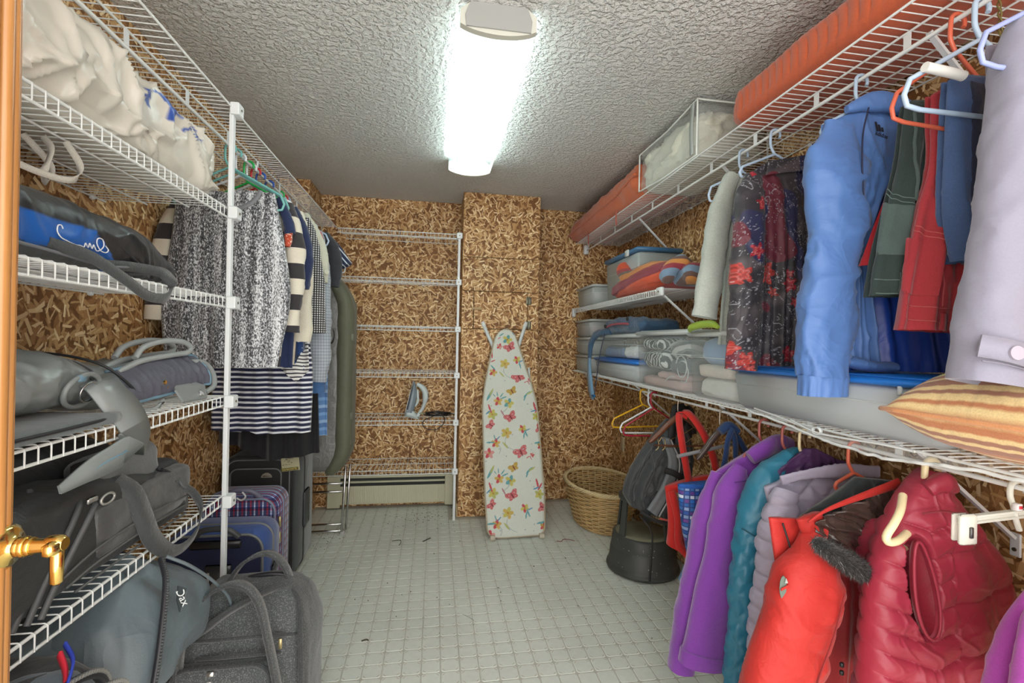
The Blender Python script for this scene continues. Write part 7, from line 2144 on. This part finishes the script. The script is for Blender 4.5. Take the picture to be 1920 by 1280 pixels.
MB().box((-.742, 1.145, 1.228), (.012, .022, .016), bev=.003).build('ring_tab', STEELB, t)

t = thing('gathered_purse', 'grey leather purse with gathered plum front and tube handles near the pole', 'purse', (-.88, 1.55, Z3))
PLUMG = fabric('gathered grey plum satin', (.10, .102, .135), rough=.5, spec=.45, sheen=0)
ys = np.linspace(1.27, 1.74, 60)
loft(ys, ((1.27, -.90), (1.74, -.88)), ((1.27, 1.178), (1.5, 1.190), (1.74, 1.185)), ((1.27, .05), (1.36, .10), (1.65, .108), (1.74, .05)), ((1.27, .03), (1.36, .055), (1.6, .068), (1.74, .04)), n=56, px=.7, pz=.8, seed=541, amp=.004, crease=.012, cfreq=8).build('bag_body', LEA, t)
def gat(X, Z, S, T): return 0 * X
yy = np.linspace(1.30, 1.73, 60); ww = np.linspace(0, 1, 22)
Yg, Wg = np.meshgrid(yy, ww, indexing='ij')
P = np.stack([-.742 - .02 * np.cos((Yg - 1.5) * 6) * 0 - .075 * (Wg - .1) ** 2 + .006 * np.sin(Yg * 150 + 2 * Wg) * np.exp(-((Yg - 1.70) / .06) ** 2), Yg + .02 * Wg, 1.150 + .012 * (Yg - 1.3) / .4 + Wg * (.078 + .02 * np.sin((Yg - 1.3) * 5))], -1)
P[..., 0] += .006 * (creases(P, 543, 9) - .3)
mb = MB(); mb.grid(P); mb.build('gathered_front', PLUMG, t)
MB().tube(P[:, 0], .0045, 6).build('piping', STEELB, t); MB().tube(P[:, -1], .0045, 6).build('piping', STEELB, t); MB().tube(P[-1], .0045, 6).build('piping', STEELB, t)
for y, z in ((1.475, 1.190), (1.49, 1.172)): MB().disc((-.748, y, z), .006, (1, 0, 0), 10, .004).build('stud', BRASS, t)
GLE = plain('pale grey leather cord', (.34, .37, .37), .35, var=.15)
for dx in (0, -.05):
    MB().tube(catmull([(-.80 + dx, 1.36, 1.225), (-.80 + dx, 1.46, 1.250), (-.795 + dx, 1.60, 1.262), (-.79 + dx, 1.69, 1.268), (-.79 + dx, 1.705, 1.285), (-.79 + dx, 1.66, 1.302), (-.80 + dx, 1.57, 1.305), (-.81 + dx, 1.49, 1.288), (-.81 + dx, 1.45, 1.258)], 60), .0085, 8).build('tube_handle', GLE, t)
MB().tube(catmull([(-.79, 1.70, 1.235), (-.775, 1.76, 1.232), (-.765, 1.805, 1.195), (-.765, 1.82, 1.150), (-.775, 1.78, 1.128)], 30), .0095, 8).build('tube_handle', GLE, t)
MB().ribbon(np.array([(-.745 + .0 * k, 1.40 + .055 * math.cos(a), 1.136 + .016 * math.sin(a)) for k, a in enumerate(np.linspace(2.6, 6.6, 24))]), .018, .004, (.3, 0, 1)).build('curled_strap', GLE, t)
mb = MB(); mb.plate([(-.735, 1.50, 1.163), (-.720, 1.515, 1.127), (-.712, 1.64, 1.124), (-.73, 1.665, 1.160), (-.745, 1.64, 1.172), (-.748, 1.52, 1.172)], (.7, 0, .7), .006)
fo = mb.build('snap_flap', LEA, t, smooth=False); MB().disc((-.716, 1.615, 1.142), .009, (.7, 0, .7), 12, .005).build('snap_stud', CHROME, fo)
# wide strap falling over the shelf edge
sp = catmull([(-.80, 1.24, 1.212), (-.745, 1.205, 1.215), (-.715, 1.21, 1.175), (-.700, 1.235, 1.135), (-.690, 1.245, 1.095), (-.690, 1.225, 1.065), (-.695, 1.17, 1.050), (-.70, 1.11, 1.040), (-.71, 1.045, 1.020)], 44)
MB().ribbon(sp, np.interp(np.linspace(0, 1, 44), [0, .3, .6, .8, 1], [.07, .085, .075, .055, .018]), .005, [(.12, .8 - .2 * k / 44, .25 + .7 * max(0, k - 22) / 22) for k in range(44)]).build('wide_strap', LEA, t)
MB().tube(sp + np.array((.004, .036, .006)), .003, 6).build('strap_piping', STEELB, t)

# --- black camera bag, open
Z4 = .7805
CAMB = fabric('black ballistic nylon', (.032, .034, .035), rough=.5, spec=.45, var=.2, sheen=.05)
CAMG = fabric('dark grey padded lining', (.12, .13, .132), rough=.8)
t = thing('camera_bag', 'large open black padded camera bag with straps on the fourth left shelf', 'bag', (-.88, 1.1, Z4))
def wcam(Q):
    Q = Q.copy(); k = np.clip(Q[..., 1] / .90 + .5, 0, 1)
    s = np.interp(k, [0, .55, .8, 1], [1.0, 1.0, .78, .58]); Q[..., 2] = (Q[..., 2] + .11) * s - .11
    return Q
soft_box((-.90, 1.14, Z4 + .112), (.36, .92, .22), res=22, r=.5, seed=551, amp=.004, crease=.006, warp=wcam).build('bag_body', CAMB, t)
# lid leaning up at the back, black block painting the shade inside, padded rim
ys = np.linspace(.95, 1.52, 40)
mb = MB()
top = catmull([(-.98, .92, 1.02), (-.97, 1.05, 1.065), (-.95, 1.25, 1.075), (-.93, 1.42, 1.05), (-.90, 1.53, .98), (-.86, 1.585, .90)], 40)
bot = catmull([(-.90, .92, .96), (-.88, 1.05, .985), (-.86, 1.25, .99), (-.85, 1.42, .96), (-.83, 1.53, .91), (-.81, 1.58, .85)], 40)
G_ = np.stack([top, top * .6 + bot * .4 + (.03, 0, .012), bot + (.03, 0, 0), bot], 0); mb.grid(G_); mb.build('lid', CAMB, t)
for off, r_ in (((0, 0, 0), .008), ((.035, .0, -.012), .005), ((.06, .0, -.03), .005)):
    MB().tube(top + np.array(off), r_, 8).build('lid_binding', plain('black binding', (.05, .053, .055), .45), t)
soft_box((-.80, 1.36, .975), (.09, .26, .11), res=14, r=.8, seed=553, amp=.003, crease=.006).build('padded_divider', CAMG, t, label='grey padded divider')
soft_box((-.80, 1.515, .895), (.12, .17, .13), res=14, r=.85, seed=555, amp=.003, crease=.006).build('end_pocket', CAMB, t)
for dx in (.0, .012): MB().tube(catmull([(-.745 + dx, 1.44, .955), (-.735 + dx, 1.47, .935), (-.73 + dx, 1.52, .90), (-.735 + dx, 1.585, .83)], 24), .004, 6).build('pocket_zip', DZ, t)
mb = MB(); mb.box((-.775, 1.24, .985), (.02, .12, .10), bev=.005); mb.build('hollow_shade', plain('deep black', (.004, .004, .004), .9), t)
# front flap pocket with rolled upper edge
soft_box((-.735, 1.36, .885), (.05, .40, .12), res=16, r=.9, seed=557, amp=.004, crease=.006).build('front_pocket', fabric('dark grey ballistic nylon', (.058, .061, .062), rough=.45, spec=.5, tx=.1), t)
for k in range(3):
    MB().tube(catmull([(-.722 + .003 * k, 1.06 + .02 * k, .83 - .018 * k), (-.708, 1.16, .862 - .030 * k), (-.704, 1.35, .868 - .030 * k), (-.712, 1.53, .852 - .025 * k)], 30), .0028, 6).build('pocket_seam', plain('grey seam', (.10, .105, .105), .5), t)
for k in range(5):
    MB().tube(catmull([(-.80 + .022 * k, 1.10 + .012 * k, 1.005 - .012 * k), (-.775 + .02 * k, 1.06 + .012 * k, .95), (-.755 + .012 * k, .98 + .016 * k, .85), (-.745 + .008 * k, .93 + .02 * k, .79)], 24), .006, 6).build('side_welt', plain('grey black welt', (.075, .08, .083), .5), t)
zp = MB(); zp.box((-.722, 1.155, .965), (.008, .03, .013), bev=.003); zp.tube(np.array([(-.716, 1.195 + .022 * math.cos(a), .955 + .011 * math.sin(a)) for a in np.linspace(0, 6.283, 20, endpoint=False)]), .003, 6, closed=True); zp.build('zip_pull', plain('pale steel', (.5, .5, .48), .35, .7), t)
MB().disc((-.708, 1.50, .90), .020, (1, .2, .5), 18, .004).build('round_badge', plain('grey rubber badge', (.09, .10, .105), .5), t)
sc = catmull([(-.74, 1.26, .975), (-.71, 1.275, .94), (-.695, 1.295, .87), (-.688, 1.32, .81), (-.683, 1.38, .755), (-.683, 1.46, .73), (-.685, 1.54, .745), (-.69, 1.57, .80), (-.70, 1.54, .86), (-.72, 1.47, .91)], 56)
MB().ribbon(sc, np.interp(np.linspace(0, 1, 56), [0, .3, .5, .8, 1], [.05, .046, .03, .022, .022]), .004, [(.25, .9 * math.cos(k / 56 * 2.6), .2 + .8 * math.sin(k / 56 * 2.6)) for k in range(56)]).build('shoulder_strap', WEB, t)
t = thing('blue_packet', 'small bright blue packet edge visible through the wires behind the camera bag', 'packet', (-.83, 1.66, Z4))
MB().box((-.84, 1.67, Z4 + .012), (.10, .06, .022), bev=.004, rz=.3).build('packet', plain('bright blue packet', (.03, .25, .60), .5), t)

# --- slate backpack on the lowest shelf
Z5 = .4375
SLN = fabric('slate grey coated nylon', (.115, .150, .170), rough=.45, spec=.5, sheen=.05, var=.10, wrinkle=.35, wscale=4, tx=.08)
t = thing('slate_backpack', 'slate grey backpack with diamond label slumped on the lowest left shelf', 'backpack', (-.80, 1.33, Z5))
def wbk(Q):
    Q = Q.copy(); k = np.clip(Q[..., 2] / .34 + .5, 0, 1)
    s = np.interp(k, [0, .35, .7, 1], [1.0, 1.0, .72, .22]); Q[..., 1] = Q[..., 1] * s - .02 * k
    Q[..., 0] = Q[..., 0] * np.interp(k, [0, .6, 1], [1, .95, .45]); return Q
soft_box((-.79, 1.335, Z5 + .163), (.35, .46, .325), res=30, r=.75, bulge=.02, seed=561, amp=.008, crease=.014, cfreq=3.2, warp=wbk).build('front_pocket', SLN, t)
soft_box((-.90, 1.17, Z5 + .13), (.30, .34, .26), res=20, r=.8, seed=563, amp=.006, crease=.016, cfreq=4).build('rear_compartment', SLN, t)
zl = catmull([(-.665, 1.312, .765), (-.632, 1.27, .725), (-.610, 1.215, .65), (-.598, 1.165, .56), (-.60, 1.125, .47)], 60)
mb = MB(); mb.tube(zl, .007, 8); mb.build('zipper_tape', DZ, t)
mb = MB()
for k in range(0, 60): mb.box(zl[k] + (.007, -.004, 0), (.004, .005, .004))
mb.build('zipper_teeth', plain('grey zip teeth', (.10, .11, .115), .4), t, kind='stuff', smooth=False)
MB().tube(catmull([(-.655, 1.315, .768), (-.615, 1.35, .725), (-.588, 1.43, .64), (-.575, 1.50, .55), (-.59, 1.53, .47)], 40), .0045, 6).build('edge_piping', plain('slate piping', (.12, .15, .165), .45), t)
dm = np.array((-.600, 1.262, .690)) + .62 * (np.array([(-.608, 1.232, .672), (-.592, 1.262, .645), (-.590, 1.246, .60), (-.600, 1.232, .57), (-.606, 1.222, .62)]) - np.array((-.599, 1.239, .62)))
lo_ = MB().plate(dm + (.008, -.006, 0), (1, -.5, .3), .004).build('diamond_label', plain('dark label rubber', (.035, .048, .052), .5), t, smooth=False)
text('label_script', 'Dax', plain('white label print', (.7, .75, .76), .5), lo_, frame(tuple(dm.mean(0) + np.array((.0125, -.0085, .004))), (.02, .25, -1), (1, -.5, .3)), .026, shear=.25)

# --- open duffel with metal zips
DUF = fabric('steel blue grey duffel cloth', (.115, .145, .175), rough=.5, spec=.45, var=.1)
t = thing('duffel_bag', 'half open dark duffel with toothed zips at the near end of the lowest shelf', 'bag', (-.84, .82, Z5))
soft_box((-.84, .80, Z5 + .135), (.46, .62, .27), res=22, r=.8, seed=571, amp=.008, crease=.014, cfreq=4).build('bag_body', fabric('black duffel cloth', (.022, .024, .027), rough=.6), t)
soft_box((-.69, .83, Z5 + .14), (.20, .44, .26), res=20, r=.95, seed=573, amp=.006, crease=.012, cfreq=4).build('end_pocket', DUF, t)
for k, (dx, dz, r_) in enumerate(((.0, .0, .0045), (-.035, .022, .004))):
    arc = catmull([(-.60 + dx, .66, .60 + dz), (-.585 + dx, .76, .668 + dz), (-.58 + dx, .88, .700 + dz), (-.575 + dx, 1.0, .665 + dz), (-.585 + dx, 1.06, .56 + dz)], 70)
    MB().tube(arc, .008, 8).build('zipper_tape', DZ, t)
    mb = MB()
    for p in arc: mb.box(p + (.007, 0, .006), (.005, .005, .006))
    mb.build('zipper_teeth', plain('pale steel', (.5, .5, .48), .35, .7), t, kind='stuff', smooth=False)
CR, CB = plain('red cord', (.60, .02, .04), .6), plain('blue cord', (.03, .06, .45), .6)
MB().ribbon(catmull([(-.66, .98, .742), (-.63, .95, .725), (-.60, .90, .705)], 14), .012, .005, (0, .3, 1)).build('red_tape', CR, t)
MB().ribbon(catmull([(-.665, 1.0, .748), (-.625, .96, .736), (-.595, .89, .716)], 14), .009, .004, (0, .3, 1)).build('blue_tape', CB, t)
MB().tube(catmull([(-.585, .90, .705), (-.565, .86, .718), (-.555, .82, .716), (-.56, .79, .712)], 16), .004, 6).build('blue_cord', CB, t)
MB().tube(catmull([(-.555, .825, .722), (-.548, .81, .712), (-.552, .80, .704), (-.556, .81, .716), (-.55, .795, .70), (-.552, .78, .68)], 26), .004, 6).build('red_knot', CR, t)

# ================================================================ luggage on the floor
NVY = fabric('navy suitcase cloth', (.014, .020, .060), rough=.7); ROY = fabric('royal blue suitcase gusset', (.035, .075, .24), rough=.65)
BLKS = fabric('black suitcase cloth', (.016, .017, .018), rough=.6, spec=.4); GRS = fabric('charcoal suitcase gusset', (.040, .048, .050), rough=.6, spec=.4)
def rr_ring(x0, x1, z0, z1, y, r, n=8):
    out = []
    for cx, cz, a0 in ((x1 - r, z1 - r, 0), (x0 + r, z1 - r, math.pi / 2), (x0 + r, z0 + r, math.pi), (x1 - r, z0 + r, 3 * math.pi / 2)):
        for k in range(n):
            a = a0 + math.pi / 2 * k / (n - 1); out.append((cx + r * math.cos(a), y, cz + r * math.sin(a)))
    return np.array(out)
def suitcase(label, x0, x1, y0, y1, z1, face, gus, piping, r=.06):
    t = thing('suitcase', label, 'suitcase', ((x0 + x1) / 2, (y0 + y1) / 2, 0), 'suitcases on the floor')
    R = [rr_ring(x0 + .012, x1 - .012, .03, z1 - .012, y0, r), rr_ring(x0, x1, .02, z1, y0 + .015, r), rr_ring(x0, x1, .02, z1, y1 - .015, r), rr_ring(x0 + .012, x1 - .012, .03, z1 - .012, y1, r)]
    mb = MB(); mb.grid(np.array(R), cv=True); mb.build('gusset', gus, t)
    mb = MB(); f = rr_ring(x0 + .014, x1 - .014, .032, z1 - .014, y0 - .001, r)
    mb.add(np.vstack([f, f + (0, -.008, 0)]), [tuple(range(len(f)))[::-1], tuple(range(len(f), 2 * len(f)))[::1]] + [(i, (i + 1) % len(f), len(f) + (i + 1) % len(f), len(f) + i) for i in range(len(f))]); mb.build('front_face', face, t, smooth=False)
    mb = MB(); b = rr_ring(x0 + .014, x1 - .014, .032, z1 - .014, y1, r); mb.add(b, [tuple(range(len(b)))]); mb.build('back_face', face, t, smooth=False)
    for y in (y0 - .004, y0 + (y1 - y0) * .45):
        MB().tube(rr_ring(x0 + (.010 if y < y0 else -.001), x1 - (.010 if y < y0 else -.001), .028 if y < y0 else .02, z1 - (.010 if y < y0 else -.001), y, r), .005, 6, closed=True).build('edge_piping', piping, t)
    for x in (x0 + .05, x1 - .05):
        MB().tube([(x - .012, (y0 + y1) / 2, .02), (x + .012, (y0 + y1) / 2, .02)], .02, 14).build('wheel', BLACK, t)
    return t
PG = plain('grey rubber piping', (.15, .16, .165), .5); PB = plain('black rubber piping', (.02, .02, .022), .5)
t = suitcase('navy suitcase with royal blue sides behind the pole, nearest of the three', -.985, -.628, 1.96, 2.14, .575, NVY, ROY, PG)
MB().box((-.80, 1.945, .535), (.18, .014, .03), bev=.005).build('handle_base', BLACK, t)
MB().tube(catmull([(-.88, 1.95, .56), (-.84, 1.94, .593), (-.76, 1.94, .593), (-.72, 1.95, .56)], 18), .011, 8).build('top_handle', plain('dark grey handle', (.05, .055, .06), .45), t)
pk = MB().box((-.79, 1.946, .40), (.095, .010, .115), bev=.006).build('card_window', plain('black glossy card holder', (.03, .032, .035), .25), t)
MB().box((-.822, 1.939, .395), (.008, .004, .075), bev=.001).build('card_edge', plain('pale card', (.4, .4, .38), .6), pk)
MB().box((-.618, 2.04, .40), (.010, .045, .05), bev=.004, rot=Matrix.Rotation(.4, 3, 'X')).build('side_catch', plain('dark grey handle', (.05, .055, .06), .45), t)
PLD = striped('navy and red plaid', (1, 0, 0), .034, [(0, (.05, .06, .15)), (.35, (.30, .05, .09)), (.55, (.05, .06, .15)), (.82, (.42, .50, .62))], second=((0, .8, 1), .036, [(0, (.95, .95, 1)), (.4, (.9, .3, .4)), (.6, (.4, .45, .7)), (.85, (1.3, 1.4, 1.5))]))
PLDY = striped('navy and red plaid side', (0, 1, 0), .034, [(0, (.05, .06, .15)), (.35, (.30, .05, .09)), (.55, (.05, .06, .15)), (.82, (.42, .50, .62))], second=((0, 0, 1), .036, [(0, (.95, .95, 1)), (.4, (.9, .3, .4)), (.6, (.4, .45, .7)), (.85, (1.3, 1.4, 1.5))]))
t = suitcase('navy and red plaid suitcase standing between the navy one and the black one', -.985, -.672, 2.24, 2.42, .620, PLD, PLDY, plain('blue grey piping', (.16, .20, .28), .5))
MB().tube(catmull([(-.89, 2.25, .605), (-.85, 2.23, .65), (-.78, 2.23, .648), (-.74, 2.25, .605)], 18), .011, 8).build('top_handle', plain('plum grey handle', (.12, .12, .17), .5), t)
MB().tube(catmull([(-.81, 2.218, .648), (-.795, 2.212, .63), (-.81, 2.21, .615), (-.83, 2.212, .625)], 14), .004, 6).build('cable_tie', plain('pale tie', (.5, .5, .5), .5), t)
for z in (.50, .43): MB().box((-.666, 2.255, z), (.012, .012, .05), bev=.003).build('zip_pull', plain('brass zip pull', (.45, .38, .2), .4, .8), t)
t = suitcase('large black suitcase with a paper tag, farthest of the three', -1.075, -.712, 2.66, 3.04, .705, BLKS, GRS, PB, r=.075)
MB().plate(rr_ring(-1.02, -.775, .47, .64, 2.648, .035)[::1], (0, -1, 0), .016).build('upper_pocket', BLKS, t, smooth=False)
MB().tube(rr_ring(-1.02, -.775, .47, .64, 2.63, .035), .004, 6, closed=True).build('pocket_piping', PG, t)
MB().plate(rr_ring(-1.02, -.765, .10, .42, 2.648, .035), (0, -1, 0), .020).build('lower_pocket', BLKS, t, smooth=False)
MB().tube(rr_ring(-1.02, -.765, .10, .42, 2.628, .035), .004, 6, closed=True).build('pocket_piping', PG, t)
for x, z in ((-.772, .47), (-.762, .40), (-.772, .16)):
    MB().box((x, 2.625, z), (.012, .008, .045), bev=.003).build('zip_pull', plain('pale steel', (.5, .5, .48), .35, .7), t)
em = [(-.845 + .026 * math.cos(a), 2.630, .595 + .024 * math.sin(a)) for a in np.linspace(0, math.pi, 14)]
eo = MB().plate(em[::-1], (0, -1, 0), .004).build('half_round_emblem', plain('pale gold emblem', (.45, .42, .34), .35, .5), t, smooth=False)
MB().box((-.845, 2.624, .603), (.034, .003, .005)).build('emblem_bar', plain('dark emblem line', (.12, .11, .10), .5), eo)
MB().box((-.704, 2.86, .36), (.016, .10, .20), bev=.006).build('side_handle', plain('dark grey handle', (.05, .055, .06), .45), t)
MB().tube(rr_ring(-1.05, -.74, .05, .68, 2.653, .06), .004, 6, closed=True).build('front_zip', PG, t)
TAGP = plain('yellowed paper tag', (.40, .38, .24), .8, var=.12)
tg = MB().box((-.728, 2.622, .668), (.088, .004, .078), rot=Matrix.Rotation(-.10, 3, 'Y')).build('paper_tag', TAGP, t, smooth=False)
MB().box((-.731, 2.6195, .638), (.086, .002, .015), rot=Matrix.Rotation(-.10, 3, 'Y')).build('tag_band', plain('dark tag print', (.10, .09, .02), .7), tg, smooth=False)
text('tag_words', 'SAMSONITE', plain('yellow tag print', (.62, .52, .14), .7), tg, frame((-.731, 2.618, .638), (1, 0, .10), (0, -1, 0)), .0135)
pr = MB()
rs = np.random.RandomState(6)
for k in range(26):
    u, v = rs.uniform(-.036, .010), rs.uniform(-.012, .032)
    pr.box((-.728 + u + .0 * v, 2.6195, .668 + v + .1 * u), (rs.uniform(.003, .010), .0008, .0022))
pr.build('tag_small_print', plain('grey tag print', (.16, .15, .09), .8), tg, smooth=False, kind='stuff')

# --- grey heather rolling tote in front
HEA = fabric('grey heather canvas', (.060, .066, .068), rough=.8, fleck=((.15, .16, .163), 320, .57), var=.12)
HEAD = fabric('dark heather trim', (.035, .038, .040), rough=.8, fleck=((.08, .085, .09), 420, .58))
t = thing('rolling_tote', 'grey heather rolling tote with loop handles standing on the floor by the pole', 'bag', (-.54, 1.60, 0))
def wt(Q):
    Q = Q.copy(); k = np.clip(Q[..., 2] / .56 + .5, 0, 1); Q[..., 1] *= np.interp(k, [0, .7, 1], [1, 1, .62]); Q[..., 0] *= np.interp(k, [0, .75, 1], [1, 1, .84]); return Q
soft_box((-.545, 1.61, .275), (.36, .30, .545), res=24, r=.45, bulge=.012, seed=591, amp=.005, crease=.007, cfreq=4, warp=wt).build('bag_body', HEA, t)
soft_box((-.565, 1.445, .235), (.26, .05, .34), res=14, r=.9, seed=593, amp=.003).build('front_pocket', HEA, t)
MB().tube(rr_ring(-.695, -.435, .07, .41, 1.418, .05), .005, 6, closed=True).build('pocket_piping', HEAD, t)
MB().tube(catmull([(-.370, 1.47, .05), (-.366, 1.465, .30), (-.372, 1.475, .43), (-.395, 1.535, .52), (-.42, 1.56, .54)], 30), .007, 8).build('edge_binding', HEAD, t)
MB().tube(catmull([(-.718, 1.47, .05), (-.722, 1.465, .30), (-.715, 1.475, .43), (-.69, 1.535, .52), (-.66, 1.56, .545)], 30), .007, 8).build('edge_binding', HEAD, t)
MB().ribbon(catmull([(-.66, 1.475, .46), (-.58, 1.49, .52), (-.50, 1.52, .553), (-.45, 1.56, .556)], 20), .026, .006, (.2, -.5, 1)).build('top_strap', HEAD, t)
soft_box((-.39, 1.60, .24), (.06, .20, .34), res=14, r=.9, seed=595, amp=.003).build('side_pocket', HEA, t)
for dy, dx in ((-.03, 0), (.16, .02)):
    h = catmull([(-.68 + dx, 1.46 + dy, .36), (-.66 + dx, 1.45 + dy, .50), (-.61 + dx, 1.46 + dy, .60), (-.54 + dx, 1.48 + dy, .625), (-.48 + dx, 1.47 + dy, .58), (-.44 + dx, 1.445 + dy, .47), (-.405 + dx, 1.43 + dy, .33)], 50)
    MB().ribbon(h, .028, .009, (.25, 1, 0)).build('loop_handle', HEA, t)
    MB().tube(h + np.array((0, -.018, 0)), .0035, 6).build('handle_binding', HEAD, t)
for dz in (0, -.05):
    MB().tube(catmull([(-.70, 1.50, .44 + dz), (-.60, 1.445, .47 + dz), (-.48, 1.44, .475 + dz), (-.39, 1.50, .44 + dz)], 30), .0055, 6).build('welt', HEAD, t)
MB().tube(catmull([(-.66, 1.66, .50), (-.56, 1.63, .556), (-.46, 1.63, .556), (-.40, 1.66, .50)], 24), .007, 8).build('top_zip', DZ, t)
mb = MB(); mb.box((-.592, 1.425, .385), (.020, .010, .026), bev=.003); mb.build('lock_plate', plain('steel lock', (.45, .45, .44), .3, .9), t)
MB().tube(np.array([(-.594 + .012 * math.cos(a), 1.418, .352 + .020 * math.sin(a)) for a in np.linspace(0, 6.283, 20, endpoint=False)]), .0028, 6, closed=True).build('zip_ring', plain('pale steel', (.5, .5, .48), .35, .7), t)
MB().box((-.592, 1.415, .325), (.010, .005, .026), bev=.002).build('zip_tag', plain('brass zip pull', (.45, .38, .2), .4, .8), t)
MB().box((-.415, 1.432, .455), (.010, .006, .030), bev=.002).build('gold_badge', plain('brass zip pull', (.45, .38, .2), .4, .8), t)
MB().tube(catmull([(-.70, 1.58, .30), (-.69, 1.56, .45), (-.67, 1.55, .52)], 12), .016, 8).build('trolley_grip', plain('blue grey rubber grip', (.06, .08, .09), .4), t)
for x in (-.67, -.42): MB().tube([(x - .012, 1.70, .025), (x + .012, 1.70, .025)], .025, 14).build('wheel', BLACK, t)
